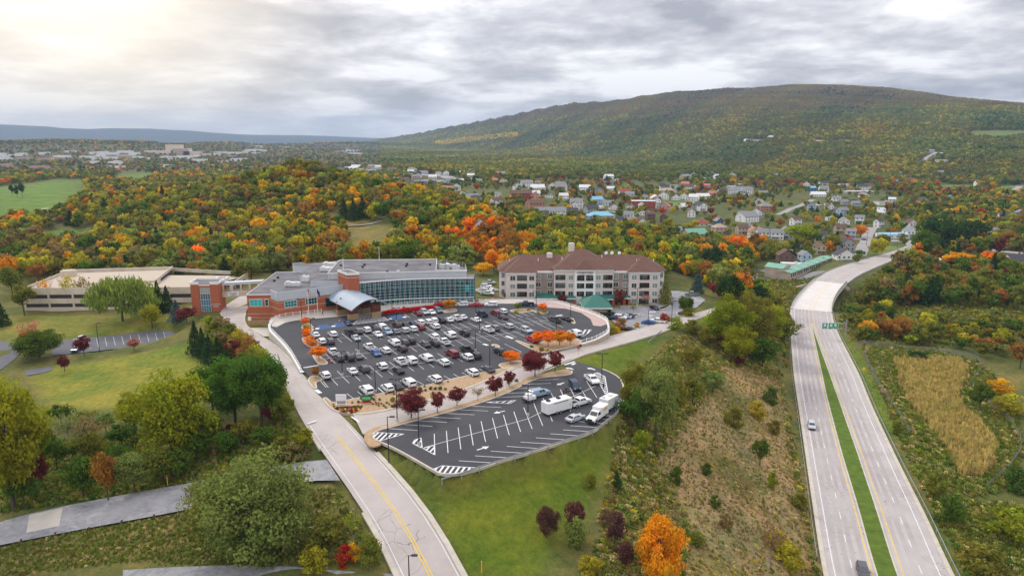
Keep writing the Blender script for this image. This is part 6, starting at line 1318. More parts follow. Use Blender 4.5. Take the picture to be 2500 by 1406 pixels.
# ---------------------------------------------------------------- people
def person(p, hd, label, top, legs, skin=(.45, .28, .2), hair=(.03, .02, .015), walk=0.0, arm=0.15):
    o = thing('person', label, 'person', (p[0], p[1], p[2]), hd)
    vs = [(0, 0, .95), (0, 0, 1.2), (0, 0, 1.42), (0, 0, 1.5), (.01, 0, 1.6)]; rs = [.15, .15, .16, .06, .06]; es = [(0, 1), (1, 2), (2, 3), (3, 4)]
    def chain(root, pts, rad):
        pr = root
        for q, r_ in zip(pts, rad): vs.append(q); rs.append(r_); es.append((pr, len(vs)-1)); pr = len(vs)-1
        return pr
    for s in (-1, 1):
        f = walk*s
        chain(0, [(0, s*.1, .9), (f*.22, s*.11, .5), (f*.3-abs(f)*.08, s*.11, .1), (f*.3-abs(f)*.08+.16, s*.12, .05)], [.11, .075, .05, .04])
        e = chain(2, [(0, s*.2, 1.4), (-f*.1, s*.26, 1.12), (arm-f*.15, s*.25, .9), (arm+.05-f*.15, s*.25, .82)], [.07, .055, .042, .035])
        for k in range(4): chain(e, [(arm+.05-f*.15+.012*(k-1.5), s*(.245+.004*k), .74), (arm+.065-f*.15+.012*(k-1.5), s*.24, .70)], [.012, .009])
        chain(e, [(arm+.085-f*.15, s*.225, .78)], [.012])
    me = bpy.data.meshes.new('body'); me.from_pydata(vs, es, []); b = bpy.data.objects.new('body', me); COL.objects.link(b)
    md = b.modifiers.new('skin', 'SKIN'); 
    for i, r_ in enumerate(rs): me.skin_vertices[0].data[i].radius = (r_, r_); me.skin_vertices[0].data[i].use_root = (i == 0)
    b.modifiers.new('sub', 'SUBSURF').levels = 1
    dg = bpy.context.evaluated_depsgraph_get(); m2 = bpy.data.meshes.new_from_object(b.evaluated_get(dg)); bpy.data.objects.remove(b); m2.name = 'body'
    key = label[:22]; mt = [M('skin_tone', skin, .7), M('cloth_'+str(top), top, .9), M('cloth_'+str(legs), legs, .9), M('shoe_black', (.02, .02, .02), .7)]
    for x in mt: m2.materials.append(x)
    for pl_ in m2.polygons:
        c = pl_.center; pl_.material_index = 3 if c.z < .1 else 2 if c.z < .97 and abs(c.y) < .2 else 0 if (c.z > 1.47 or c.z < .87) else 1; pl_.use_smooth = True
    link('body', m2, o)
    m = MB(); n = 10
    for k in range(7):
        for i in range(n):
            ph = math.pi*(k+.0)/6-math.pi/2; th = 2*math.pi*i/n; m.v.append((.01+.1*math.cos(ph)*math.cos(th), .078*math.cos(ph)*math.sin(th), 1.67+.125*math.sin(ph)))
    for k in range(6):
        for i in range(n): m.f.append([k*n+i, k*n+(i+1) % n, (k+1)*n+(i+1) % n, (k+1)*n+i]); m.m.append(0)
    m.box((.115, 0, 1.66), (.035, .025, .04)); m.box((.1, 0, 1.605), (.02, .05, .012), mi=1)
    for s in (-1, 1): m.box((.1, s*.032, 1.69), (.012, .022, .012), mi=1); m.box((.01, s*.08, 1.67), (.03, .015, .05))
    m.build('head', [mt[0], M('eye_dark', (.02, .015, .015), .5)], o, smooth=True)
    m = MB()
    for k in range(4):
        for i in range(n):
            ph = math.pi*.5*k/3.2; th = 2*math.pi*i/n; m.v.append((-.005+.108*math.cos(ph)*math.cos(th)-(.02 if k == 0 else 0), .086*math.cos(ph)*math.sin(th), 1.70+.105*math.sin(ph)))
    for k in range(3):
        for i in range(n): m.f.append([k*n+i, k*n+(i+1) % n, (k+1)*n+(i+1) % n, (k+1)*n+i]); m.m.append(0)
    m.f.append([3*n+i for i in range(n)]); m.m.append(0); m.build('hair', M('hair_dark', hair, .9), o, smooth=True)
ZQ = lambda x, y: (1300+x/8.27, 890+y/8.27)
for (x, y, l, t, g, h) in ((630, 620, 'person in dark jacket and dark trousers, left in the group of four', (.03, .035, .05), (.03, .03, .04), .3), (680, 585, 'person in black coat standing at the back of the group of four', (.012, .012, .014), (.03, .03, .035), -1.2), (706, 640, 'person in navy jacket and khaki trousers, front of the group of four', (.02, .035, .06), (.42, .30, .17), 1.4), (754, 618, 'person in dark red top and tan trousers, right in the group', (.12, .02, .03), (.40, .28, .16), 2.8), (1432, 500, 'person in dark clothes standing in the hatched island by the lamp', (.02, .022, .03), (.03, .03, .04), 1.0)):
    p = at(*ZQ(x, y), .05); person((p[0], p[1], .03), h, l, t, g)
p = at(*Z1(1572, 1318), 0); person((p[0], p[1], .03), 1.2, 'person in bright yellow jacket beside the white capped pickup', (.75, .55, .01), (.10, .05, .03))
p = at(*Z1(812, 668), 0); person((p[0], p[1], .06), -.2, 'person in black top walking on the pale walk by the canopy', (.012, .012, .015), (.25, .2, .15), walk=1.0)
# ---------------------------------------------------------------- houses of the town
HC = {'w': ('white', (.78, .78, .77)), 'c': ('cream', (.58, .50, .36)), 't': ('tan', (.42, .33, .24)), 'g': ('grey', (.36, .38, .40)), 'b': ('brown', (.16, .10, .08)), 'r': ('red brick', (.30, .08, .05)), 'o': ('orange brick', (.45, .22, .13)), 'B': ('blue', (.05, .14, .26)), 'L': ('pale blue', (.42, .50, .58)), 'p': ('pink', (.50, .33, .31)), 'y': ('yellow', (.55, .44, .20))}
RC = {'g': ('grey', (.22, .225, .235)), 'd': ('dark', (.06, .062, .07)), 'r': ('red', (.28, .07, .05)), 'w': ('white', (.62, .63, .64)), 'b': ('brown', (.13, .08, .06)), 'G': ('green', (.16, .36, .26)), 'L': ('light blue', (.22, .45, .60)), 'o': ('orange', (.42, .17, .08)), 'p': ('pink', (.50, .16, .15)), 't': ('tan', (.40, .31, .22))}
def hm_(pre, d, k, ns=.5): return M(f'{pre}_{d[k][0].replace(" ", "_")}', d[k][1], .85, nscale=ns, namt=.12)
HOUSES = []; HXY = []
WINM = M('house_window', (.05, .06, .07), .2)
def house(px_, py_, wpx, wall, roof, shape='gable', storeys=None, label=None, rz=None, aspect=.75):
    g = G(px_, py_); mpp = depth(g)/FPX; W_ = max(7.5, wpx*mpp*1.06); D_ = min(max(6.0, W_*aspect), 14); rr = random.Random(int(px_*7+py_*13))
    st = storeys or (1 if shape == 'flat' or W_ > 20 else rr.choice((1, 2, 2, 2))); H = 3.0*st+.3; rz = rr.uniform(-.45, .45) if rz is None else rz
    far = g[1] > 1500
    o = thing('house' if shape != 'flat' else 'flat_roof_building', '', 'house' if shape != 'flat' else 'building', (g[0], g[1], g[2]), rz, 'houses and shops of the town')
    nm = 'house' if W_ < 17 else 'long building'
    if far and not label: label = f'{HC[wall][0]} block with {RC[roof][0]} roof'
    o['label'] = label or f'{HC[wall][0]} {"two storey " if st == 2 else ""}{nm}, {RC[roof][0]} {"hip" if shape == "hip" else "flat" if shape == "flat" else "gable"} roof'
    if len(o['label'].split()) > 8 and not label: o['label'] = o['label'].replace('two storey ', '')
    x, y = W_/2, D_/2; m = MB(); rise = min(D_*.36, 3.8)
    if shape == 'gable' and rr.random() < .5 and W_ < 15: turn = True
    else: turn = False
    if shape == 'flat':
        m.box((0, 0, -2), (W_, D_, H+2.2), z0=True); m.build('wall', hm_('wall', HC, wall), o); r = MB(); r.box((0, 0, H+.2), (W_+.3, D_+.3, .25), z0=True); r.box((W_*.2, 0, H+.45), (2, 1.6, .9), z0=True, mi=1); r.build('roof', [hm_('roof', RC, roof), HVAC], o)
    else:
        m.box((0, 0, -2), (W_, D_, H+2), z0=True); r = MB(); e = .5
        if shape == 'hip':
            d = min(y, x*.8); r.add([(-x-e, -y-e, H), (x+e, -y-e, H), (x+e, y+e, H), (-x-e, y+e, H), (-x+d, 0, H+rise), (x-d, 0, H+rise)], [(0, 1, 5, 4), (1, 2, 5), (2, 3, 4, 5), (3, 0, 4), (3, 2, 1, 0)])
        elif turn:
            rise = min(W_*.36, 4); m.add([(-x, -y, H), (x, -y, H), (0, -y, H+rise)], [(0, 1, 2)]); m.add([(-x, y, H), (x, y, H), (0, y, H+rise)], [(1, 0, 2)]); r.add([(-x-e, -y-e, H-.2), (0, -y-e, H+rise+.05), (0, y+e, H+rise+.05), (-x-e, y+e, H-.2), (x+e, -y-e, H-.2), (x+e, y+e, H-.2)], [(0, 1, 2, 3), (1, 4, 5, 2)])
        else:
            m.add([(-x, -y, H), (-x, y, H), (-x, 0, H+rise)], [(1, 0, 2)]); m.add([(x, -y, H), (x, y, H), (x, 0, H+rise)], [(0, 1, 2)]); r.add([(-x-e, -y-e, H-.2), (x+e, -y-e, H-.2), (x+e, 0, H+rise+.05), (-x-e, 0, H+rise+.05), (-x-e, y+e, H-.2), (x+e, y+e, H-.2)], [(0, 1, 2, 3), (3, 2, 5, 4)])
        m.build('wall', hm_('wall', HC, wall), o); r.build('roof', hm_('roof', RC, roof), o)
        if rr.random() < .6 and not far: c = MB(); c.box((x*.3, y*.25, H+rise*.3), (.8, .8, rise*.9+.5), z0=True); c.build('chimney', BRICK, o)
        if rr.random() < .45 and not far and W_ < 17: c = MB(); c.box((rr.choice((-1, 1))*x*.3, -y-1.2, 2.5), (W_*.6, 2.4, .2)); c.box((0, -y-.9, -.5), (W_*.5, 1.8, .9)); c.build('porch', hm_('roof', RC, roof), o)
    if not far:
        n = max(2, min(6, int(W_/3.2)))
        for s_ in range(st):
            w = MB()
            for i in range(n): w.box((-x+W_*(i+.5)/n, -y-.03, 1.9+3*s_), (1.1, .08, 1.35))
            w.box((-x-.03, 0, 1.9+3*s_), (.08, 1.1, 1.35)); w.box((x+.03, 0, 1.9+3*s_), (.08, 1.1, 1.35))
            w.build('window_row', WINM, o)
    HOUSES.append(o); HXY.append((g[0], g[1], max(W_, D_)*.62)); return o
HA = lambda x, y: (840+x/4.464, 340+y/4.464); HB = lambda x, y: (1300+x/4.464, 400+y/4.464); HCc = lambda x, y: (1800+x/3.569, 300+y/3.569)
LB = """1840 680 130 c r hip;2030 765 130 p t hip;2110 795 60 b d gable;2020 690 80 B g gable;1550 800 130 w g gable;1760 835 220 t G gable;2330 620 170 w g gable;2440 585 110 w d gable;1180 695 80 w d gable;1060 685 120 g g gable;970 670 100 c d gable;1050 610 100 w g gable;1440 515 110 p p gable;1660 490 110 w w gable;880 500 90 w d gable;820 455 110 w g gable;700 440 110 L L gable;480 470 130 w g gable;460 505 90 w d gable;640 545 130 g d gable;420 550 130 b d gable;1220 385 70 L g gable;1340 395 100 w w gable;1430 390 100 w g gable;1560 395 80 w w gable;1650 400 80 w g gable;1760 408 100 w w gable;1850 375 130 w w gable;1960 345 90 p p gable;1480 312 130 t t hip;1660 255 80 t p gable;1740 260 70 w w flat;1900 275 60 g p gable;2310 315 80 w g gable;2220 315 110 w g gable;2240 245 60 w w flat;2180 155 60 w g gable;1930 140 70 w g gable;1910 175 100 g L flat;1690 60 80 L g gable;1540 80 90 w g gable;920 105 80 w b gable;60 275 130 w w gable;300 265 100 g g gable;320 295 100 w g gable;570 300 110 w w gable;850 312 80 w w gable;1000 350 110 w r gable;1060 375 90 L g gable;340 390 90 w g gable;30 385 70 t p gable;50 475 120 t o gable;240 585 170 g g flat;520 620 140 g d flat;690 660 170 g g flat;2280 765 110 t b gable;2420 800 90 c o gable;2475 805 80 L g gable;2170 860 140 w w flat;2300 865 150 g g flat;1240 560 120 w g flat;2000 620 110 o b flat;720 340 90 g d gable;1800 500 80 g d gable;1500 480 90 w g flat;1430 640 70 b d gable;1280 610 90 b b gable"""
LA_ = """60 312 90 w g flat;370 325 60 w w gable;450 325 100 w r gable;535 330 60 w w gable;700 355 60 w g gable;760 350 45 w w gable;400 450 80 p w gable;460 440 70 g g gable;560 480 110 o t gable;650 460 110 t b gable;790 505 230 o d gable;1130 590 140 p o gable;1230 560 70 w g gable;1110 655 120 g d gable;1290 635 90 w w gable;1390 655 140 w g gable;1240 680 140 g L gable;1440 705 100 w d gable;1440 770 140 y t flat;1580 860 90 g d gable;1660 725 110 w b gable;1680 650 60 w g gable;2080 640 100 w w gable;2030 700 110 r r gable;2080 755 170 o b gable;2100 550 150 w w gable;1990 515 120 w g gable;1740 505 70 g g gable;1640 465 70 t p gable;1110 400 60 w w gable;1170 240 60 w w gable;1030 400 50 w g gable;1280 395 60 w w gable;2390 665 90 w w gable;2270 550 70 w g gable;1840 945 80 w g gable;2070 955 100 w d gable;1760 930 90 t t gable"""
LC = """80 615 90 w g gable;225 630 70 g g gable;700 640 110 w w gable;650 600 50 B L gable;1060 615 220 g w flat;780 500 95 w d gable;840 530 60 r b gable;1130 430 70 w w flat;1410 455 45 g g gable;1410 515 90 w t flat;1500 520 70 p r flat;1690 518 75 w L flat;1770 345 95 w g gable;1760 285 60 w w gable;1670 255 70 L g gable;1750 445 95 w g gable;95 160 70 w w gable;180 165 75 w g gable;290 138 40 w w gable;700 170 80 t t gable;820 172 85 t b gable;930 165 85 b b gable;240 770 115 o g hip;165 825 95 w g gable;85 860 150 w g gable;840 675 80 w w flat;675 740 80 t w flat;910 805 80 L g gable;1270 710 120 w g flat;1200 770 145 w w flat;2140 1010 75 L g gable;2350 865 135 w d gable;2460 840 95 t g gable;700 1035 110 g d gable;890 965 80 t b gable;945 1065 110 w r gable;940 1115 110 g d gable;925 1185 150 w d gable;510 1120 90 w d gable;710 1145 55 t b gable;580 1225 80 L g gable;415 1225 130 b b gable;140 1000 85 c o gable;215 1010 95 w g gable;340 1015 100 w g gable;420 1005 110 g g gable;90 1035 110 t t flat;1500 1000 95 w g gable;1760 1260 65 w w gable;2425 1275 190 w d gable;2480 1205 80 o o flat;2480 1345 60 w g gable;105 1360 90 t w flat"""
random.seed(11)
for f, L_ in ((HA, LA_), (HB, LB), (HCc, LC)):
    for row in L_.split(';'):
        a = row.split(); x, y, w = map(float, a[:3]); p = f(x, y); house(p[0], p[1], w/(3.569 if f is HCc else 4.464), a[3], a[4], a[5])
# landmark buildings
house(*HB(1205, 488), 240/4.464, 'r', 'w', 'flat', 3, 'large red brick three storey school with white flat roof', -.12, .5)
house(*HB(740, 595), 270/4.464, 'L', 'L', 'hip', 1, 'low store with bright blue hip roof and blue fascia', .1, .6)
house(*HB(190, 545), 320/4.464, 'w', 'g', 'gable', 1, 'long white hall with grey roof beside the blue roofed store', .1, .4)
house(*HA(1930, 640), 210/4.464, 'r', 'b', 'gable', 2, 'red brick church with steep brown roof at the town edge', .15, .5)
house(*HCc(1370, 1000), 260/3.569, 'w', 'L', 'flat', 1, 'white roadside store with pale blue roof by the highway end', .1, .5)
house(*HCc(470, 1268), 165/3.569, 'w', 'w', 'flat', 1, 'low shed with white flat roof behind the storage units', -.25, .4)
random.seed(5)
for i in range(140):                          # houses along the far wooded slopes and the road below the mountain
    px_ = random.uniform(880, 1250) if i % 5 == 0 else random.uniform(1900, 2480) if i % 5 == 1 else random.uniform(860, 2300); py_ = random.gauss(515, 38) if i % 5 == 1 else (random.uniform(432, 470) if i < 34 else random.gauss(495, 30)) if px_ > 1150 else random.uniform(405, 470); house(px_, py_, random.uniform(14, 22), random.choice('wwwwwgtL'), random.choice('gwgdgb'), random.choice(('gable', 'gable', 'flat')))
for i in range(75):                          # the city far off on the left
    px_ = random.uniform(-20, 640) if i > 10 else random.uniform(600, 900); py_ = random.gauss(385, 9) if px_ < 600 else random.uniform(358, 378); house(px_, max(372 if px_ < 600 else 356, py_), random.uniform(12, 40), random.choice('wwwwwtp'), random.choice('wwwwtr'), 'flat', random.choice((2, 3, 3)))
def hospital():
    g = G(425, 378); o = thing('hospital', 'pale many storeyed hospital block on the left skyline', 'hospital', tuple(g)); k = depth(g)/FPX
    PH_ = M('hospital_beige', (.66, .53, .42), .9)
    for x, w, h, n in ((-35, 70, 10, 'low_wing'), (0, 38, 24, 'main_block'), (18, 45, 15, 'side_block'), (45, 40, 8, 'annex')): m = MB(); m.box((x*k, (5 if n != 'main_block' else 12), -5), (w*k, 30, h*k+5), z0=True); m.build(n, PH_, o)
    m = MB()
    for i in range(5): m.box((18*k, -10.1, (3+i*2.6)*k), (38*k, .3, .9*k))
    m.build('window_band', WINM, o)
hospital()
# town streets
st_ = MB(); ROADT = M('town_road', (.33, .31, .30), .9, nscale=.1); SLAB = M('yard_asphalt', (.22, .22, .235), .9, nscale=.05)
def street(pxs, w, mi=0):
    P = [G(*p) for p in pxs]; Q = []
    for a, b in zip(P, P[1:]):
        n = max(1, int(np.hypot(*(b-a)[:2])/6)); Q += [a+(b-a)*i/n for i in range(n)]
    Q.append(P[-1]); Q = np.array(Q); V = []; F = []
    for i, q in enumerate(Q):
        d = Q[min(i+1, len(Q)-1)]-Q[max(i-1, 0)]; n = np.array([-d[1], d[0]])/np.hypot(d[0], d[1])*w/2; zz = float(max(HT(q[0]+n[0], q[1]+n[1]), HT(q[0]-n[0], q[1]-n[1]), q[2]))+.25; V += [(q[0]+n[0], q[1]+n[1], zz), (q[0]-n[0], q[1]-n[1], zz)]
        if i: F.append((2*i-2, 2*i-1, 2*i+1, 2*i))
    st_.add(V, F, mi)
street([(2235, 604), (2222, 590), (2150, 588), (2080, 583)], 12); street([(2222, 592), (2320, 600), (2420, 612), (2500, 620)], 11); street([(2098, 625), (2112, 597), (2118, 575), (2130, 556)], 9); street([(860, 412), (960, 420), (1030, 427), (1090, 432), (1108, 440), (1095, 452), (1040, 458)], 26); street([(1020, 447), (1060, 441), (1085, 440)], 60, 1)
street([(1900, 525), (1960, 500), (1985, 488)], 8); street([(1570, 500), (1660, 505), (1700, 494), (1790, 482)], 9); street([(1520, 530), (1560, 520), (1600, 512)], 14, 1); street([(1770, 580), (1850, 590), (1905, 596)], 26, 1); street([(2250, 400), (2262, 385), (2285, 372)], 9); street([(2470, 500), (2465, 475), (2490, 455)], 10); street([(2060, 455), (2110, 452)], 8)
street([(1310, 510), (1420, 512), (1500, 518)], 9); street([(2400, 640), (2500, 636)], 24, 1); street([(1860, 660), (1940, 683), (2020, 664)], 7, 1); street([(770, 366), (830, 362), (880, 358)], 22); street([(840, 553), (880, 552), (905, 548), (930, 540)], 4); street([(1160, 712), (1210, 705)], 9)
struct(st_, 'town_streets', [ROADT, SLAB])
bk = MB()
for px_, py_, w in ((772, 532, 16), (820, 538, 13), (110, 510, 9), (118, 592, 8), (138, 583, 12)): g = G(px_, py_); k = depth(g)/FPX*w; P = [(g[0]+k*math.cos(t)*(1+.2*math.sin(3*t)), g[1]+k*.9*math.sin(t)) for t in np.linspace(0, 6.28, 14, endpoint=False)]; bk.sheet(P, lambda p: float(HT(p[0], p[1]))+.25)
struct(bk, 'sand_bunkers', M('bunker_sand', (.70, .58, .42), .95))
# ---------------------------------------------------------------- trees, shrubs and ground growth
def leafmat(name, stuff):
    m = bpy.data.materials.new(name); m.use_nodes = True; nt = m.node_tree; N = nt.nodes; L = nt.links; N.clear(); out = N.new('ShaderNodeOutputMaterial')
    if stuff: c = N.new('ShaderNodeAttribute'); c.attribute_type = 'INSTANCER'; c.attribute_name = 'tcol'; col = c.outputs['Color']
    else: c = N.new('ShaderNodeObjectInfo'); col = c.outputs['Color']
    a = N.new('ShaderNodeAttribute'); a.attribute_name = 'leaf'; se = N.new('ShaderNodeSeparateColor'); L.new(a.outputs['Color'], se.inputs[0])
    hs = N.new('ShaderNodeHueSaturation'); mh = N.new('ShaderNodeMapRange'); mh.inputs[3].default_value = 0.487; mh.inputs[4].default_value = 0.53; L.new(se.outputs[1], mh.inputs[0]); L.new(mh.outputs[0], hs.inputs['Hue'])
    mv = N.new('ShaderNodeMapRange'); mv.inputs[3].default_value = 0.75; mv.inputs[4].default_value = 1.75; L.new(se.outputs[0], mv.inputs[0]); L.new(mv.outputs[0], hs.inputs['Value']); hs.inputs['Saturation'].default_value = 1.0; L.new(col, hs.inputs['Color'])
    d = N.new('ShaderNodeBsdfDiffuse'); t = N.new('ShaderNodeBsdfTranslucent'); mx = N.new('ShaderNodeMixShader'); mx.inputs[0].default_value = 0.4
    L.new(hs.outputs[0], d.inputs[0]); L.new(hs.outputs[0], t.inputs[0]); L.new(d.outputs[0], mx.inputs[1]); L.new(t.outputs[0], mx.inputs[2]); L.new(mx.outputs[0], out.inputs[0]); return m
LEAF = leafmat('leaves', False); LEAFS = leafmat('leaves_of_the_woods', True)
BARK = M('bark', (.10, .08, .062), .95, nscale=2.0); BARKL = M('pale_bark', (.26, .23, .20), .95, nscale=2.0)
def leafmesh(name, seed, centers, radii, nper, size, mat, up=.25, droop=False, flat=.8):
    r = np.random.default_rng(seed); C = []; V = []; A = []
    for c, R in zip(centers, radii):
        n = nper if np.isscalar(nper) else int(nper)
        d = r.normal(size=(n, 3)); d[:, 2] = d[:, 2]*flat+up; d /= np.linalg.norm(d, axis=1)[:, None]
        p = np.array(c)+d*np.array(R)*r.uniform(.45, 1.18, (n, 1))
        nn = d+r.normal(size=(n, 3))*.55; nn /= np.linalg.norm(nn, axis=1)[:, None]
        t = np.cross(nn, r.normal(size=(n, 3))); t /= np.linalg.norm(t, axis=1)[:, None]+1e-9; b = np.cross(nn, t)
        s = size*r.uniform(.55, 1.3, (n, 1))
        if droop: t = np.zeros((n, 3)); t[:, 2] = 1; t = t+r.normal(size=(n, 3))*.12; b = np.cross(t, nn); b /= np.linalg.norm(b, axis=1)[:, None]+1e-9; s1 = s*2.6; s2 = s*.5
        else: s1 = s; s2 = s*r.uniform(.6, 1, (n, 1))
        q = np.stack([p-t*s1-b*s2*.6, p+b*s2-t*s1*.1, p+t*s1, p-b*s2+t*s1*.1], 1); V.append(q); cv = r.uniform(0, 1); ch = r.uniform(0, 1)
        A.append(np.c_[np.clip(cv*.5+r.uniform(0, .5, n), 0, 1), np.clip(ch*.6+r.uniform(0, .4, n), 0, 1), np.zeros(n), np.ones(n)])
    V = np.concatenate(V); A = np.concatenate(A); n = len(V); me = bpy.data.meshes.new(name); me.vertices.add(n*4); me.vertices.foreach_set('co', V.reshape(-1).astype(np.float32)); me.loops.add(n*4); me.loops.foreach_set('vertex_index', np.arange(n*4, dtype=np.int32)); me.polygons.add(n)
    me.polygons.foreach_set('loop_start', np.arange(0, n*4, 4, dtype=np.int32)); me.polygons.foreach_set('loop_total', np.full(n, 4, np.int32)); me.update(calc_edges=True)
    at_ = me.attributes.new('leaf', 'FLOAT_COLOR', 'FACE'); at_.data.foreach_set('color', A.reshape(-1).astype(np.float32)); me.materials.append(mat); return me
def broad(name, seed, ncl, nper, size, mat, z0=.30, sparse=1.0, shape='round'):
    r = np.random.default_rng(seed); C = []; R = []
    for i in range(ncl):
        d = r.normal(size=3); d /= np.linalg.norm(d); k = r.uniform(.35, 1.0)**.6; zc = (1+z0)/2; hz = (1-z0)/2
        w = .39 if shape != 'tall' else .31; az = math.atan2(d[1], d[0]); w *= 1+.16*math.sin(3*az+seed)+.12*math.sin(5*az+seed*2+d[2]*3); x, y, z = d[0]*w*k, d[1]*w*k, d[2]*(hz-.11)*k*(1+.1*math.sin(4*az+seed*3))
        if shape == 'flame' : f = 1-.55*max(0, (z/(hz)))-.15; x *= f*1.25; y *= f*1.25
        if shape == 'vase': f = .75+.45*(z/hz); x *= f; y *= f
        C.append((x, y, zc+z)); rr = r.uniform(.10, .20)*(1 if ncl < 35 else .78); R.append((rr, rr, rr*.8))
    return leafmesh(name, seed+50, C, R, int(nper*sparse), size, mat)
def conifer(name, seed, layers, nper, size, mat):
    r = np.random.default_rng(seed); C = []; R = []
    for i in range(layers):
        t = i/(layers-1); rad = .46*(1-t)**.85+.02; n = max(3, int(9*(1-t)+3))
        for k in range(n): a = 2*math.pi*(k+r.uniform(0, .8))/n; C.append((math.cos(a)*rad*.62, math.sin(a)*rad*.62, .10+.86*t-rad*.12)); R.append((rad*.45+.02, rad*.45+.02, .045))
    C.append((0, 0, .97)); R.append((.02, .02, .04)); return leafmesh(name, seed+9, C, R, nper, size, mat, up=0)
def trunkmesh(name, seed, mat, top=.75, spread=.26, r0=.028, nb=6, thick=1.0):
    r = random.Random(seed); m = MB(); m.cyl((0, 0, -.05), (.01, 0, .38), r0*thick, r0*.7*thick, 7); m.cyl((.01, 0, .38), (0, .01, top), r0*.7*thick, r0*.2, 6)
    for i in range(nb):
        a = 2*math.pi*(i+r.random()*.6)/nb; z = .28+.30*i/nb; e = (math.cos(a)*spread*r.uniform(.7, 1.1), math.sin(a)*spread*r.uniform(.7, 1.1), z+r.uniform(.16, .32)); m.cyl((0, 0, z), e, r0*.45, r0*.12, 5)
        for k in range(2): b = a+r.uniform(-.7, .7); m.cyl(e, (e[0]+math.cos(b)*.1, e[1]+math.sin(b)*.1, e[2]+r.uniform(.06, .16)), r0*.14, r0*.05, 4)
    return m.mesh(name, mat)
BIG = [broad('crown_big', 100+i, 70, 170, .0155, LEAF, z0=(.10, .14, .06, .16)[i], shape=('round', 'round', 'round', 'tall')[i]) for i in range(4)]
MED = [broad('crown_medium', 200+i, 30, 75, .033, LEAF, z0=(.18, .22, .15, .2, .25)[i], shape=('round', 'round', 'flame', 'round', 'vase')[i]) for i in range(5)]
VASE = broad('crown_vase', 290, 44, 80, .027, LEAF, z0=.2, shape='vase'); FLAME = broad('crown_flame', 291, 70, 150, .017, LEAF, z0=.06, shape='flame')
SPARSE = broad('crown_sparse', 292, 22, 16, .03, LEAF, z0=.25)
BUSHY = broad('crown_many_stemmed', 295, 90, 170, .0135, LEAF, z0=-.12)
LOW = [broad('crown_shrub', 300+i, 26, 70, .038, LEAF, z0=-.25) for i in range(3)]
CON = [conifer('crown_conifer', 400+i, 13, 12, .04, LEAF) for i in range(2)]
_r = np.random.default_rng(8); _C = []; _R = []
for i in range(60):
    a = _r.uniform(0, 6.28); k = _r.uniform(.1, 1)**.5*.40; _C.append((math.cos(a)*k, math.sin(a)*k, .82-.5*(k/.4)**2*_r.uniform(.4, 1.15)-.05)); _R.append((.10, .10, .13))
WILLOW = leafmesh('crown_willow', 77, _C, _R, 70, .020, LEAF, up=-.1, droop=True)
TRUNK = [trunkmesh('trunk', 500+i, BARK) for i in range(3)]; TRUNKC = trunkmesh('trunk_straight', 510, BARK, top=.95, spread=.05, nb=3); TRUNKB = trunkmesh('trunk_bare', 511, BARKL, top=.8, spread=.3, r0=.02, nb=11)
PAL = {'olive': (.165, .16, .024), 'green': (.08, .13, .018), 'lime': (.24, .25, .018), 'yellow': (.50, .34, .018), 'golden': (.56, .29, .014), 'orange': (.52, .20, .014), 'bright orange': (.66, .165, .012), 'rust': (.27, .12, .028), 'maroon': (.15, .03, .034), 'brown': (.21, .145, .055), 'red': (.36, .035, .022), 'dark green': (.035, .068, .02), 'blue green': (.07, .115, .11), 'pink': (.42, .16, .12), 'crimson': (.45, .008, .04), 'mustard': (.34, .28, .024), 'grey green': (.19, .21, .05), 'willow green': (.19, .21, .035), 'yellow green': (.22, .22, .014), 'dull maroon': (.115, .045, .04), 'amber': (.60, .275, .012)}
def jit(c, a=.14): return tuple(max(0, v*random.uniform(1-a, 1+a)) for v in c)
TREES = []
def tree(p, H, W_, col, label, cat='tree', crown=None, trunk=None, group=None, name=None):
    big = crown if crown is not None else random.choice(MED)
    nm = name or ('tree' if cat == 'tree' else 'shrub'); o = thing(nm, label, cat, tuple(p), random.uniform(0, 6.28), group)
    c = link('crown', big, o); c.scale = (W_, W_, H); c.color = (*jit(PAL[col], .1), 1)
    t = link('trunk', trunk if trunk is not None else random.choice(TRUNK), o); t.scale = (min(W_, H*.8), min(W_, H*.8), H); TREES.append(o); return o
def T(px_, pb, pt, w, col, label, kind='m', z=None, cat='tree', group=None):
    g = G(px_, pb) if z is None else at(px_, pb, z); k = depth(g)/FPX; H = max(.5, zat(g, pt)-g[2]); W_ = w*k*1.12
    if H < .5: H = (pb-pt)*k
    cr = {'m': None, 'b': random.choice(BIG), 'c': random.choice(CON), 'w': WILLOW, 'v': VASE, 'f': FLAME, 'B': BUSHY, 's': random.choice(LOW), 'n': SPARSE}[kind]; tr = {'c': TRUNKC, 'n': TRUNKB}.get(kind)
    nm = {'c': 'conifer', 'w': 'willow_tree', 's': 'shrub', 'n': 'bare_tree'}.get(kind, 'tree'); return tree(g, H, W_, col, label, 'shrub' if kind == 's' and cat == 'tree' else cat, cr, tr, group, nm)
random.seed(21)
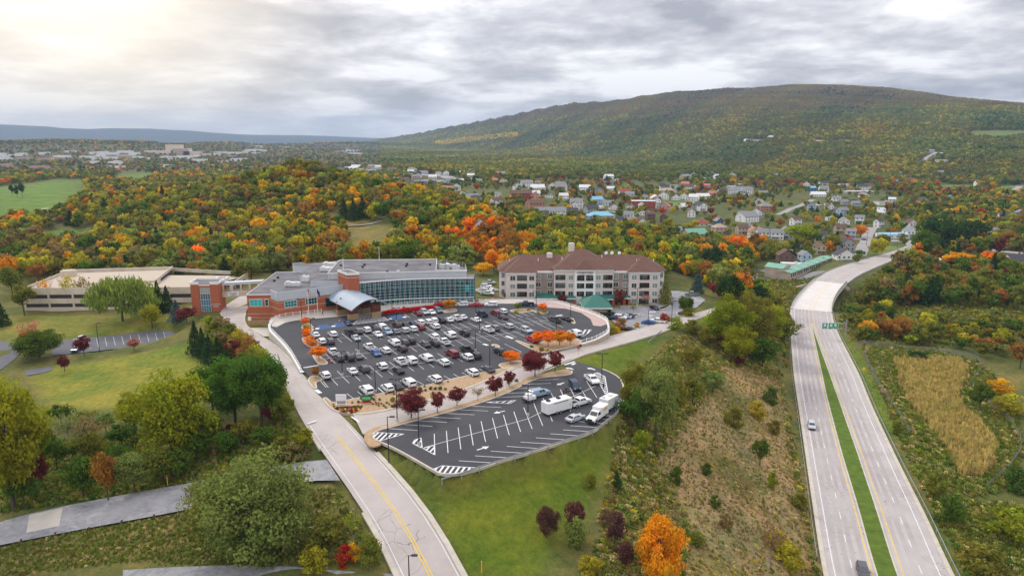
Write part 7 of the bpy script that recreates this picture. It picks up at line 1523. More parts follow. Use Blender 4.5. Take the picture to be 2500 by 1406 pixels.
for a in [(300, 784, 660, 168, 'willow green', 'huge spreading willow on the lawn before the parking garage', 'w'),
 (389, 764, 687, 44, 'dark green', 'tall dark spruce right of the willow, left of its row', 'c'), (410, 762, 699, 40, 'dark green', 'middle dark spruce between willow and brick stair tower', 'c'), (432, 784, 733, 42, 'blue green', 'blue green spruce in front of the brick stair tower', 'c'), (372, 801, 740, 46, 'lime', 'bright green young tree below the dark spruces', 'm'), (456, 790, 748, 52, 'maroon', 'maroon bushy tree at the foot of the stair tower', 'm'),
 (479, 864, 784, 44, 'dark green', 'first spruce from the top in the diagonal row by the road', 'c'), (496, 872, 800, 42, 'dark green', 'second spruce in the diagonal row by the road', 'c'), (512, 884, 818, 46, 'dark green', 'third spruce in the diagonal row by the road', 'c'), (534, 888, 824, 52, 'dark green', 'fourth spruce in the diagonal row by the road', 'c'), (556, 893, 852, 44, 'dark green', 'lowest short spruce in the diagonal row by the road', 'c'),
 (97, 874, 800, 112, 'green', 'round green tree with orange flush beside the side lot', 'b'), (75, 860, 803, 50, 'rust', 'orange tinted tree close behind the round green tree', 'm'), (206, 868, 816, 42, 'maroon', 'dark purple plum tree at the edge of the side lot', 'v'), (328, 855, 824, 34, 'pink', 'small pink leaved tree on the field by the side lot', 'v'), (158, 907, 867, 27, 'maroon', 'small maroon tree on the upper field edge', 'm'),
 (35, 1245, 892, 190, 'yellow green', 'very large yellow green tree at the left edge', 'b'), (85, 1190, 945, 110, 'yellow green', 'yellow green tree leaning right of the large left edge tree', 'b'), (425, 1135, 898, 205, 'yellow green', 'large yellow green tree in the hedgerow below the field', 'b'), (330, 1060, 950, 90, 'yellow green', 'smaller yellow tree left of the large hedgerow tree', 'b'), (575, 1030, 862, 150, 'green', 'large dark green tree left of the entrance road', 'b'), (640, 1040, 850, 140, 'green', 'large green tree beside the entrance road bend', 'b'), (520, 1000, 880, 110, 'green', 'green tree between hedgerow tree and entrance road', 'b'), (668, 980, 880, 70, 'green', 'narrow green tree nearest to the entrance road', 'm'),
 (620, 1362, 1078, 275, 'grey green', 'very large many stemmed tree beside the gravel road', 'B'), (535, 1330, 1120, 150, 'olive', 'olive tree at the left of the many stemmed tree', 'B'), (690, 1345, 1130, 150, 'grey green', 'leafy tree at the right of the many stemmed tree', 'B'),
 (228, 1125, 1046, 64, 'olive', 'rounded yellow green shrub tree in the left hollow', 's'), (205, 1215, 1105, 80, 'green', 'green tree on the bank above the gravel road', 'm'), (265, 1225, 1098, 60, 'rust', 'rust tinged tree on the bank above the gravel road', 'm'), (330, 1205, 1095, 110, 'grey green', 'dull green spreading tree on the bank above the gravel road', 'b'), (395, 1185, 1100, 80, 'olive', 'olive tree by the yellow marker post', 'm'), (440, 1175, 1090, 80, 'green', 'green tree at the trunk of the large hedgerow tree', 'm'), (98, 1190, 1106, 44, 'maroon', 'purple shrub tree by the large left edge tree', 'm'), (110, 1110, 1040, 60, 'maroon', 'dark purple tree in the left hollow below the field', 'm'), (170, 1080, 1000, 90, 'grey green', 'grey twiggy tree at the lower field edge', 'n'), (225, 1090, 1005, 90, 'brown', 'brown twiggy tree at the lower field edge', 'n'), (140, 1150, 1060, 60, 'green', 'small green tree in the left hollow', 'm'),
 (665, 1040, 985, 48, 'maroon', 'maroon bush beside the entrance road below the big trees', 'm'), (560, 1068, 1030, 30, 'maroon', 'small dark bush on the rough bank', 's'), (745, 1085, 1040, 45, 'lime', 'lime bush at the entrance road verge', 's'), (720, 1120, 1078, 60, 'brown', 'brown red scrub by the entrance road', 's'), (690, 1110, 1060, 60, 'olive', 'olive scrub on the bank left of the entrance road', 's'),
 (860, 1312, 1248, 52, 'lime', 'lime green sumac by the entrance road', 'n'), (843, 1378, 1322, 44, 'red', 'red bush at the bottom beside the entrance road', 's'), (866, 1368, 1322, 34, 'golden', 'golden bush behind the red bush at the bottom', 's'), (800, 1330, 1250, 90, 'olive', 'olive thicket right of the many stemmed tree', 's'), (770, 1390, 1330, 80, 'mustard', 'mustard scrub at the bottom left of the road', 's'), (905, 1375, 1300, 60, 'olive', 'olive scrub left of the road at the bottom', 's'),
 (52, 690, 625, 50, 'lime', 'lime tree in the woods left of the garage', 'm'), (28, 700, 620, 44, 'orange', 'orange tree in the woods left of the garage', 'm'), (5, 795, 735, 40, 'dark green', 'dark pine at the left picture edge above the lawn', 'c'), (120, 752, 672, 44, 'orange', 'thin orange tree before the garage front', 'n'), (168, 755, 660, 50, 'mustard', 'thin yellowing tree before the garage front', 'n'), (205, 752, 665, 44, 'brown', 'bare brown tree before the garage front', 'n'), (90, 755, 690, 44, 'brown', 'bare brown tree at the left end of the garage', 'n'), (60, 770, 690, 60, 'olive', 'olive scrub tree at the left corner of the garage', 'm'), (75, 842, 775, 60, 'pink', 'pinkish bare tree on the lawn edge at left', 'n'), (30, 720, 650, 60, 'olive', 'olive tree in the woods at the far left', 'm'), (95, 690, 640, 50, 'rust', 'rust tree behind the left garage corner', 'm')]: T(*a)
for i, (x, y, t, w, c) in enumerate([(540, 800, 770, 40, 'brown'), (560, 820, 785, 44, 'olive'), (585, 845, 800, 50, 'mustard'), (610, 870, 815, 52, 'rust'), (635, 900, 838, 55, 'mustard'), (650, 940, 868, 50, 'brown'), (600, 905, 850, 50, 'maroon'), (570, 870, 825, 46, 'maroon'), (545, 845, 805, 44, 'brown'), (515, 805, 768, 36, 'lime'), (690, 985, 940, 40, 'mustard'), (680, 950, 905, 36, 'olive')]): T(x, y, t, w, c, f'{c} shrub on the bank between spruce row and entrance road', 's')
for x, y, t, w, c in ((150, 1040, 985, 60, 'green'), (205, 1050, 1000, 60, 'olive'), (260, 1060, 1005, 60, 'grey green'), (300, 1100, 1030, 70, 'green'), (180, 1130, 1070, 60, 'olive'), (285, 1150, 1085, 70, 'green'), (480, 1130, 1040, 80, 'green'), (510, 1090, 1010, 80, 'olive'), (555, 1110, 1050, 60, 'green'), (600, 1080, 1020, 60, 'olive'), (640, 1090, 1040, 60, 'green'), (690, 1030, 960, 60, 'olive'), (545, 960, 890, 70, 'green'), (610, 930, 850, 70, 'olive'), (60, 1240, 1160, 80, 'green')): T(x, y, t, w, c, f'{c} tree in the hedgerow between field and gravel road', 'm')
# trees of the lots
for a in [(1004, 1021, 945, 80, 'maroon', 'broad maroon tree in the stone strip, largest at the left', 'b', 0), (1068, 1008, 953, 50, 'maroon', 'maroon tree right of the broad maroon one', 'v', 0), (1116, 991, 943, 54, 'maroon', 'maroon and green tree in the stone strip', 'v', 0), (1167, 980, 940, 34, 'brown', 'thin nearly bare tree in the stone strip', 'n', 0), (1209, 968, 916, 56, 'maroon', 'maroon tree, left of the pair beside the road', 'v', 0), (1243, 944, 904, 40, 'maroon', 'smaller maroon tree, right of the pair beside the road', 'v', 0), (1306, 920, 853, 76, 'maroon', 'biggest maroon tree at the lower lot entrance', 'b', 0), (1355, 908, 854, 54, 'maroon', 'maroon tree at the tip of the lower lot island', 'v', 0),
 (746, 794, 773, 26, 'bright orange', 'orange red small tree on the top left lot island', 'v', 0), (748, 812, 790, 24, 'mustard', 'yellowing small tree on the top left lot island', 'v', 0), (748, 832, 798, 30, 'bright orange', 'orange tree below the yellowing one, left islands', 'v', 0), (760, 843, 818, 32, 'bright orange', 'low orange tree on the second left island', 's', 0), (779, 878, 842, 46, 'bright orange', 'wide orange tree above the white notice sign', 'v', 0), (771, 922, 893, 32, 'rust', 'rust small tree on the lowest left island', 'v', 0),
 (1313, 843, 806, 38, 'bright orange', 'orange shrub at the left of the big right island', 'v', 0), (1338, 846, 803, 46, 'bright orange', 'orange shrub in the middle of the big right island', 'v', 0), (1366, 845, 803, 52, 'orange', 'wide orange shrub behind the white capped pickup', 'v', 0), (1392, 842, 808, 38, 'orange', 'orange shrub at the right end of the big right island', 'v', 0), (1247, 886, 855, 54, 'bright orange', 'orange shrub tree near the road beside the maroon tree', 'v', 0), (1265, 757, 738, 26, 'olive', 'olive tree on the rear island, left', 'v', 0), (1325, 761, 739, 28, 'bright orange', 'orange red tree on the rear island, right', 'v', 0), (1097, 757, 730, 40, 'orange', 'orange tree by the red pickup and glass hall', 'v', 0),
 (1624, 742, 672, 38, 'grey green', 'grey green spruce at the right end of the hotel', 'c', HZL), (1702, 716, 660, 34, 'blue green', 'leaning blue spruce behind the hotel drive', 'c', None), (1673, 768, 718, 40, 'green', 'round green tree in the hotel drive island', 'b', HZL), (1680, 770, 745, 36, 'lime', 'lime shrub under the round green tree', 's', HZL), (1273, 740, 706, 26, 'dark green', 'small dark evergreen before the hotel left wing', 'c', HZL), (1372, 745, 718, 30, 'maroon', 'maroon tree left of the hotel porch', 'v', HZL), (1512, 752, 704, 42, 'maroon', 'maroon tree right of the hotel porch', 'v', HZL), (1545, 768, 738, 20, 'olive', 'thin tree in the hotel parking island', 'n', HZL), (1575, 745, 715, 26, 'pink', 'bare pinkish tree before the hotel right wing', 'n', HZL), (1620, 788, 762, 26, 'red', 'red bush by the hotel drive lamp', 's', HZL), (1638, 783, 775, 24, 'olive', 'low green bush by the hotel drive lamp', 's', HZL), (1232, 735, 705, 28, 'brown', 'bare tree at the hotel left corner', 'n', HZL), (1515, 805, 775, 34, 'rust', 'brown bush by the cross road and hotel lot', 's', None), (1495, 818, 790, 20, 'mustard', 'straw coloured ornamental grass clump by the cross road', 's', None), (1505, 815, 795, 18, 'golden', 'golden ornamental grass clump by the cross road', 's', None), (1555, 800, 785, 14, 'golden', 'small golden grass clump before the blue car', 's', None), (1478, 815, 800, 12, 'olive', 'small olive bush under the railing corner', 's', None), (1490, 775, 762, 40, 'dark green', 'dark hedge along the hotel lot below the railing', 's', HZL)]: T(*a)
# hillside between lots and highway, and the woods around it
for a in [(1600, 1080, 880, 110, 'grey green', 'tall dull green tree at the right end of the lower lot', 'b'), (1550, 1010, 870, 80, 'olive', 'olive tree touching the lower lot end', 'b'), (1570, 1060, 935, 90, 'green', 'green tree hanging over the lower lot end', 'b'), (1640, 1040, 920, 80, 'olive', 'olive tree behind the lower lot end trees', 'm'), (1620, 960, 860, 70, 'grey green', 'grey green bush on the grass crest', 'm'), (1530, 1040, 965, 60, 'green', 'dark bush beside the guardrail end', 'm'),
 (1780, 850, 712, 110, 'yellow green', 'big yellow green tree at the end of the cross road', 'b'), (1830, 855, 705, 120, 'olive', 'big olive tree between cross road end and highway', 'b'), (1870, 845, 735, 90, 'lime', 'lime tree nearest the highway before the bridge', 'b'), (1740, 830, 765, 70, 'lime', 'lime bushy tree at the cross road end', 'm'), (1800, 890, 790, 90, 'yellow green', 'lower yellow green tree on the slope by the bridge', 'b'), (1860, 900, 815, 70, 'green', 'green tree on the slope left of the highway', 'm'), (1650, 805, 770, 36, 'lime', 'bright lime bush by the cross road on the crest', 's'), (1690, 815, 775, 50, 'olive', 'olive bush right of the bright lime bush', 's'), (1720, 840, 795, 50, 'olive', 'second olive bush right of the bright lime bush', 's'),
 (1608, 1440, 1236, 118, 'amber', 'glowing golden tree at the bottom of the hillside', 'f'), (1585, 1420, 1270, 70, 'orange', 'orange left half of the golden tree pair', 'f'), (1335, 1312, 1228, 62, 'dull maroon', 'maroon conical tree on the lower lawn', 'f'), (1400, 1305, 1213, 54, 'dull maroon', 'slim maroon tree on the lower lawn edge', 'm'), (1405, 1330, 1255, 60, 'grey green', 'grey green shrub under the slim maroon tree', 's'), (1500, 1335, 1245, 56, 'dull maroon', 'maroon bush by the golden tree', 'm'), (1526, 1395, 1312, 46, 'dull maroon', 'dark red bush just left of the golden tree', 'm'), (1804, 896, 848, 30, 'maroon', 'maroon shrub alone on the brown slope', 'f'), (1760, 850, 815, 24, 'maroon', 'small dark maroon shrub above the brown slope', 's'), (1855, 1135, 1070, 46, 'green', 'green shrub on the brown slope near the white car', 'm'), (1820, 1215, 1160, 50, 'brown', 'bare brown shrub on the slope', 'n'), (1885, 1190, 1145, 30, 'lime', 'lime shrub at the slope foot', 's'), (1900, 1340, 1290, 60, 'mustard', 'yellow brush by the highway at the slope foot', 's'), (1880, 1390, 1255, 70, 'brown', 'tall bare brush near the highway', 'n'), (1930, 1385, 1330, 70, 'mustard', 'yellow flowering brush near the highway', 's'), (1950, 1240, 1200, 40, 'olive', 'olive brush on the highway edge', 's'), (1770, 1290, 1250, 34, 'brown', 'brown brush in the middle of the slope', 's'),
 (1565, 1095, 1045, 46, 'lime', 'yellow green shrub at the grass edge', 's'), (1553, 1120, 1088, 30, 'lime', 'small lime shrub at the grass edge', 's'), (1505, 1195, 1150, 30, 'dark green', 'slim dark evergreen shrub on the lawn edge', 'c'), (1650, 1180, 1130, 40, 'green', 'green shrub in the upper slope', 's'), (1725, 1160, 1125, 26, 'green', 'small green shrub in the slope centre', 's'), (1745, 1240, 1205, 26, 'green', 'small dark shrub in the lower slope', 's'), (1690, 990, 925, 60, 'olive', 'olive shrub on the upper slope', 'm'), (1740, 960, 900, 60, 'grey green', 'grey shrub on the upper slope right', 'm'), (1690, 900, 845, 60, 'olive', 'olive shrub near the crest grass', 'm'), (1880, 985, 940, 36, 'green', 'green shrub left of the highway curve', 's'), (1790, 1040, 990, 46, 'olive', 'olive shrub in the middle of the brown slope', 's'), (1850, 1020, 975, 40, 'mustard', 'mustard shrub on the brown slope', 's'), (1890, 1060, 1020, 30, 'olive', 'olive shrub low on the slope by the highway', 's'), (1640, 1290, 1240, 50, 'brown', 'brown twiggy shrub right of the golden tree', 'n'), (1440, 1400, 1355, 60, 'mustard', 'mustard weeds at the bottom lawn edge', 's'), (1480, 1280, 1235, 40, 'brown', 'brown weeds above the maroon bush', 's'), (1700, 1330, 1290, 40, 'olive', 'olive weeds on the lower slope', 's'), (1440, 1190, 1150, 36, 'olive', 'olive weeds on the right lawn edge', 's'),
 (2290, 630, 520, 90, 'dark green', 'dark pine left of the orange trees by the curve', 'm'), (2370, 600, 530, 70, 'dark green', 'dark evergreen above the golden trees', 'm'), (2250, 640, 560, 60, 'green', 'green tree at the end of the highway curve', 'm'), (2335, 660, 613, 74, 'golden', 'golden orange tree pair right of the highway curve', 'm'), (2365, 655, 618, 40, 'golden', 'small golden tree beside the golden pair', 'm'), (2410, 655, 610, 48, 'bright orange', 'bright orange tree at the right by the house', 'm'), (2225, 650, 605, 74, 'lime', 'lime tree beside the highway curve', 'm'), (1955, 600, 545, 74, 'lime', 'large lime tree in the town by the storage units', 'm'), (2030, 615, 570, 44, 'olive', 'round olive tree between white houses', 'm'), (2100, 580, 548, 34, 'orange', 'orange tree by the town street', 'm'), (1800, 625, 570, 50, 'bright orange', 'orange tree before the town roofs', 'm'), (1738, 660, 600, 58, 'dark green', 'dark green tree beside the orange tree', 'm'), (2038, 608, 572, 30, 'olive', 'olive street tree in the town', 'm'),
 (840, 535, 482, 30, 'dark green', 'left one of three tall dark spruces on the fairway', 'c'), (864, 538, 484, 32, 'dark green', 'middle one of three tall dark spruces on the fairway', 'c'), (886, 532, 480, 34, 'dark green', 'right one of three tall dark spruces on the fairway', 'c'), (1205, 660, 612, 48, 'bright orange', 'flaming orange tree left of the hotel roof', 'm'), (1180, 672, 640, 48, 'golden', 'golden tree under the flaming orange one', 'm'), (1240, 640, 560, 70, 'rust', 'rusty tree behind the hotel left end', 'm'), (1280, 625, 560, 60, 'orange', 'orange tree behind the hotel chimney', 'm'), (1190, 600, 555, 60, 'dark green', 'dark round tree in the orange woods', 'm'), (38, 560, 520, 44, 'bright orange', 'red orange tree standing on the golf course', 'm'), (945, 640, 612, 36, 'golden', 'golden tree directly behind the grey roof', 'm'), (30, 480, 448, 12, 'dark green', 'dark golf course pine, leftmost of three', 'm'), (42, 482, 450, 12, 'dark green', 'dark golf course pine, middle of three', 'm'), (55, 482, 445, 14, 'dark green', 'dark golf course pine, rightmost of three', 'm'),
 (2115, 825, 780, 40, 'golden', 'yellow tree beside the overhead sign', 'm'), (2200, 825, 770, 60, 'rust', 'rusty tree right of the overhead sign', 'm'), (2460, 1010, 955, 80, 'mustard', 'mustard shrub at the basin fence bend', 's'), (2440, 960, 920, 60, 'golden', 'golden topped shrub beyond the basin fence', 's'), (2390, 1010, 930, 60, 'green', 'green tree outside the basin fence', 'm'), (2470, 1320, 1230, 110, 'lime', 'lime bush in the lower right corner', 's'), (2320, 1280, 1200, 70, 'green', 'green bush below the basin', 's'), (2280, 1210, 1150, 50, 'olive', 'olive bush beside the verge', 's'), (2400, 1400, 1330, 110, 'olive', 'olive bush at the bottom right', 's'), (2190, 1060, 1020, 30, 'olive', 'olive brush at the end of the verge', 's'), (2240, 880, 855, 50, 'dark green', 'dark brush at the top of the basin', 's'), (2480, 1200, 1130, 70, 'green', 'green bush outside the fence at the right edge', 's'), (2490, 900, 830, 60, 'rust', 'rust bush at the right edge', 'm')]: T(*a)
# low shrubs and flowers in the beds, the red hedge
random.seed(31); SHR = 0
ZB8 = lambda x, y: (780+x/7.8125, 920+y/7.8125)
for i, (x, y, s, c) in enumerate([(1915, 225, 90, 'olive'), (2120, 220, 80, 'green'), (2210, 225, 75, 'green'), (2305, 220, 85, 'green'), (2400, 232, 60, 'olive'), (2005, 180, 50, 'olive'), (1400, 440, 110, 'lime'), (745, 478, 62, 'dark green'), (1040, 430, 60, 'dark green'), (1145, 430, 60, 'green'), (1070, 480, 45, 'rust'), (1125, 500, 45, 'rust'), (1180, 510, 45, 'rust'), (1225, 545, 55, 'olive'), (1285, 490, 50, 'green'), (1335, 520, 45, 'green'), (1390, 560, 62, 'dark green'), (1265, 580, 50, 'olive'), (1130, 545, 45, 'rust'), (1020, 515, 45, 'olive'), (1085, 520, 40, 'rust'), (625, 490, 36, 'dark green'), (265, 530, 36, 'brown'), (280, 565, 40, 'maroon'), (810, 555, 40, 'brown'), (1930, 255, 60, 'maroon'), (2020, 255, 55, 'maroon'), (1420, 328, 40, 'green'), (1270, 322, 40, 'olive'), (2285, 128, 40, 'brown'), (2450, 92, 40, 'brown'), (1580, 230, 60, 'lime'), (340, 590, 55, 'maroon'), (400, 585, 50, 'brown'), (660, 575, 70, 'brown'), (740, 560, 60, 'rust'), (500, 590, 60, 'maroon')]):
    T(*ZB8(x, y+s*.25), ZB8(x, y-s*.6)[1], s/7.8125, c, f'{c} low shrub in the stone bed beside the {"flower bed" if x < 850 else "oval sign" if x < 1500 else "broad maroon tree"}', 's', 0.1, 'shrub', 'low shrubs in the stone bed')
for i, (x, y, c) in enumerate([(430, 1050, 'golden'), (550, 1070, 'pink'), (712, 1065, 'yellow'), (410, 1140, 'lime'), (540, 1160, 'orange'), (900, 1090, 'pink'), (1050, 1130, 'crimson'), (1150, 1040, 'golden'), (1175, 1165, 'golden'), (1260, 1090, 'rust'), (1385, 1000, 'pink'), (1420, 1070, 'yellow'), (760, 1210, 'orange'), (900, 1250, 'lime'), (1045, 1235, 'maroon'), (640, 1190, 'maroon'), (960, 1040, 'pink')]):
    p = at(810+x/21.63, 950+(y+40)/21.63, .16); o = thing('chrysanthemum', f'{ {"golden": "orange", "pink": "pink", "yellow": "yellow", "lime": "cream", "orange": "dull orange", "crimson": "magenta", "rust": "rust", "maroon": "mauve"}[c]} flower mound in the dark bed under the white sign', 'flowers', tuple(p), random.uniform(0, 6), 'flower mounds in the dark bed'); q = link('blossoms', LOW[i % 3], o); q.scale = (.62, .62, .5); q.color = (*{'pink': (.6, .2, .22), 'yellow': (.8, .65, .02), 'lime': (.7, .65, .3), 'golden': (.75, .33, .01)}.get(c, PAL[c]), 1)
for zx, zy, w, c in ((1180, 960, 16, 'olive'), (1230, 985, 10, 'green'), (1170, 1000, 10, 'olive'), (640, 640, 12, 'mustard'), (545, 608, 12, 'mustard'), (430, 632, 12, 'mustard'), (700, 628, 14, 'mustard'), (672, 990, 14, 'olive'), (728, 996, 10, 'mustard'), (575, 960, 10, 'olive'), (968, 715, 8, 'olive')):
    px_, py_ = Z2(zx, zy) if zx < 1000 else Z3(zx+440, zy-750); T(px_, py_+2, py_-w*.45, w, c, f'{c} low shrub on a kerbed island of the upper lot', 's', 0.1, 'shrub', 'low shrubs on the islands')
def hedge():
    a, b = at(*Z1(1395, 660), 0), at(*Z1(1875, 612), 0); c = (a+b)/2; d = (b-a)[:2]; L_ = np.hypot(*d); o = thing('hedge', 'long crimson burning bush hedge beside the entrance canopy', 'hedge', (c[0], c[1], 0), math.atan2(d[1], d[0]))
    r = np.random.default_rng(3); C = [(x, r.uniform(-.5, .5), r.uniform(.5, 1.3)) for x in np.linspace(-L_/2, L_/2, 90)]; me = leafmesh('hedge_leaves', 4, C, [(.8, .8, .7)]*90, 60, .16, LEAF); q = link('foliage', me, o); q.color = (*PAL['crimson'], 1); m = MB()
    for x in np.linspace(-L_/2, L_/2, 20): m.cyl((x, 0, 0), (x, .1, 1.2), .04, n=4)
    m.build('stems', BARK, o)
hedge()
NEAR_TREES = len(TREES)
# ---- woods: scattered crowns; the ones that show largest are trees of their own, the others one mass
def mass(name, V, S, R, C, meshes, K, label=None):
    me = bpy.data.meshes.new(name); n = len(V); me.vertices.add(n); me.vertices.foreach_set('co', np.asarray(V, np.float32).ravel())
    for nm, ty, arr, key in (('tsize', 'FLOAT_VECTOR', S, 'vector'), ('trot', 'FLOAT_VECTOR', R, 'vector'), ('tcol', 'FLOAT_COLOR', C, 'color'), ('tkind', 'INT', K, 'value')):
        a = me.attributes.new(nm, ty, 'POINT'); a.data.foreach_set(key, np.asarray(arr, np.int32 if ty == 'INT' else np.float32).ravel())
    src = bpy.data.collections.new(name+'_source')
    for i, m in enumerate(meshes): src.objects.link(bpy.data.objects.new(f'{name}_{i:02d}', m))
    o = link(name, me); o['kind'] = 'stuff'
    if label: o['label'] = label
    ng = bpy.data.node_groups.new(name, 'GeometryNodeTree'); ng.interface.new_socket('Geometry', in_out='INPUT', socket_type='NodeSocketGeometry'); ng.interface.new_socket('Geometry', in_out='OUTPUT', socket_type='NodeSocketGeometry')
    N = ng.nodes; L = ng.links; gi = N.new('NodeGroupInput'); go = N.new('NodeGroupOutput'); ip = N.new('GeometryNodeInstanceOnPoints'); ci = N.new('GeometryNodeCollectionInfo'); ci.inputs['Collection'].default_value = src; ci.inputs['Separate Children'].default_value = True; ci.inputs['Reset Children'].default_value = True
    ip.inputs['Pick Instance'].default_value = True
    def na(nm, ty): a = N.new('GeometryNodeInputNamedAttribute'); a.data_type = ty; a.inputs['Name'].default_value = nm; return a.outputs['Attribute']
    L.new(gi.outputs[0], ip.inputs['Points']); L.new(ci.outputs[0], ip.inputs['Instance']); L.new(na('tkind', 'INT'), ip.inputs['Instance Index']); L.new(na('trot', 'FLOAT_VECTOR'), ip.inputs['Rotation']); L.new(na('tsize', 'FLOAT_VECTOR'), ip.inputs['Scale']); L.new(ip.outputs[0], go.inputs[0])
    md = o.modifiers.new('scatter', 'NODES'); md.node_group = ng; return o
def stuffmesh(me, trunk):
    """crown and trunk of one kind in one mesh, for the mass of the woods"""
    m = me.copy(); m.materials.clear(); m.materials.append(LEAFS); return m
WOODM = [broad('wood_crown', 600+i, 16, 26, .075, LEAFS, z0=(.05, .1, 0, .15, .1)[i], shape=('round', 'round', 'round', 'flame', 'vase')[i]) for i in range(5)]+[conifer('wood_conifer', 610, 9, 6, .07, LEAFS)]
FARM = [broad('far_crown', 620+i, 9, 13, .15, LEAFS, z0=-.1) for i in range(4)]
def bigpoly(X, Y, polys):
    m = np.zeros(X.shape, bool)
    for p in polys: m |= pip(X, Y, p)
    return m
NEARCUT = [(-400, 650), (0, 662), (60, 688), (150, 690), (420, 684), (610, 690), (650, 672), (690, 664), (1075, 662), (1150, 655), (1200, 650), (1215, 700), (1600, 700), (1640, 662), (1700, 690), (1760, 745), (1850, 800), (1925, 850), (1925, 700), (1985, 690), (2060, 660), (2180, 610), (2250, 595), (2290, 600), (2240, 625), (2140, 690), (2110, 740), (2060, 770), (2090, 830), (2200, 845), (2330, 850), (2400, 900), (2510, 910), (2510, 3000), (-400, 3000)]
STOR = [(1855, 640), (1940, 632), (2040, 620), (2090, 650), (2000, 690), (1960, 700), (1900, 700), (1840, 675)]
TOWNP = [(1080, 462), (1200, 440), (1500, 430), (1900, 440), (2230, 470), (2250, 600), (2060, 640), (1850, 600), (1600, 570), (1250, 545), (1130, 500)]
BARE = [[(2180, 750), (2320, 752), (2510, 760), (2510, 790), (2320, 790), (2190, 775)], [(1880, 665), (1990, 690), (1930, 760), (1915, 800), (1830, 700)], STOR, [(2095, 640), (2190, 612), (2210, 615), (2110, 690), (2090, 735), (2070, 745)], [(1860, 405), (940, 418)]]
def scatter_woods():
    rng = np.random.default_rng(5); P = []
    for y0, y1, sp in ((270, 700, 7.2), (700, 1300, 8.5), (1300, 2300, 10), (2300, 3800, 12), (3800, 5800, 15), (5800, 9000, 24)):
        hw = y1*.86+60; nx_ = int(2*hw/sp); ny_ = int((y1-y0)/sp); gx, gy = np.meshgrid(np.arange(nx_), np.arange(ny_)); x = -hw+gx*sp+rng.uniform(-.45, .45, gx.shape)*sp*1.1; y = y0+gy*sp+rng.uniform(-.45, .45, gx.shape)*sp*1.1
        x = x.ravel(); y = y.ravel(); k = np.abs(x) < y*.80+40; P.append(np.c_[x[k], y[k], np.full(k.sum(), sp)])
    P = np.concatenate(P); x, y, sp = P.T; z = HT(x, y); px_, py_ = topx(x, y, z); keep = ~pip(px_, py_, NEARCUT) & (y > 250)
    keep &= ~bigpoly(px_, py_, GOLF+MEADOW+[b for b in BARE if len(b) > 2])
    nz = np.sin(x*.013+2)*np.sin(y*.011)+.6*np.sin(x*.031)*np.sin(y*.027+1); u = rng.uniform(size=len(x))
    town = pip(px_, py_, TOWNP); keep &= ~(town & (u > .30+.22*nz)); leftcity = (y > 1500) & (px_ < 930) & (py_ > 352); keep &= ~(leftcity & (u > .12))
    golfy = (px_ < 260) & (py_ > 430) & (py_ < 640); keep &= ~(golfy & (u > .75))
    hx = np.array(HXY); 
    for j in range(len(hx)):
        near = (np.abs(x-hx[j, 0]) < hx[j, 2]+sp*.4) & (y < hx[j, 1]+hx[j, 2]+3) & (y > hx[j, 1]-hx[j, 2]-(9 if hx[j, 1] < 1300 else 22)); keep &= ~near
    for s_ in st_lines:
        d, _ = segdist(x, y, s_[0]); keep &= d > s_[1]
    P = P[keep]; x, y, sp = P.T; return x, y, HT(x, y), sp
st_lines = []
for pxs, w in (([(2222, 592), (2150, 588), (2080, 583)], 12), ([(2098, 625), (2112, 597), (2130, 556)], 9), ([(860, 412), (1030, 427), (1108, 440), (1040, 458)], 40), ([(1020, 447), (1085, 440)], 45), ([(1900, 525), (1985, 488)], 9), ([(1570, 500), (1660, 505), (1790, 482)], 10), ([(1770, 580), (1905, 596)], 22), ([(2250, 400), (2285, 372)], 14), ([(2400, 640), (2500, 636)], 24), ([(770, 366), (880, 358)], 30), ([(1310, 510), (1500, 518)], 10), ([(2222, 592), (2320, 600), (2500, 620)], 12)): st_lines.append(([tuple(G(*p)[:2]) for p in pxs], w))
wx, wy, wz, wsp = scatter_woods(); wpx, wpy = topx(wx, wy, wz); NW = len(wx); rng = np.random.default_rng(9)
COLN = list(PAL); CI = {k: i for i, k in enumerate(COLN)}; PALA = np.array([PAL[k] for k in COLN])
def pick(weights, n): ks = [CI[k] for k in weights]; w = np.array(list(weights.values()), float); return rng.choice(ks, n, p=w/w.sum())
wc = pick({'olive': 32, 'green': 24, 'mustard': 12, 'brown': 7, 'rust': 7, 'orange': 3.5, 'golden': 4, 'lime': 5, 'dark green': 8, 'maroon': 2, 'grey green': 8, 'red': 1}, NW)
def zone(mask, weights, frac=1.0):
    m = mask & (rng.uniform(size=NW) < frac); wc[m] = pick(weights, m.sum())
cl = np.sin(wx*.021+1.3)*np.cos(wy*.017)+.7*np.sin(wx*.047+wy*.031)
zone((wpx > 520) & (wpx < 1330) & (wpy > 385) & (wy < 900), {'orange': 7, 'golden': 13, 'rust': 11, 'mustard': 26, 'olive': 38, 'brown': 11, 'bright orange': 1, 'green': 20, 'grey green': 12}, .9)
zone(pip(wpx, wpy, [(1120, 560), (1200, 560), (1330, 600), (1330, 680), (1150, 670)]), {'orange': 30, 'rust': 30, 'bright orange': 15, 'golden': 10, 'olive': 8})
zone((wpx > 1250) & (wpx < 1900) & (wpy > 545) & (wpy < 720), {'olive': 34, 'lime': 14, 'green': 22, 'mustard': 10, 'rust': 6, 'orange': 5, 'yellow': 4, 'grey green': 12}, .9)
zone((wpx > 2100) & (wpy > 640) & (wpy < 760), {'rust': 15, 'brown': 15, 'green': 26, 'olive': 28, 'orange': 3, 'dark green': 10, 'maroon': 2})
zone((wpx > 2050) & (wpy > 760), {'olive': 34, 'green': 22, 'grey green': 14, 'mustard': 10, 'rust': 6, 'lime': 5})
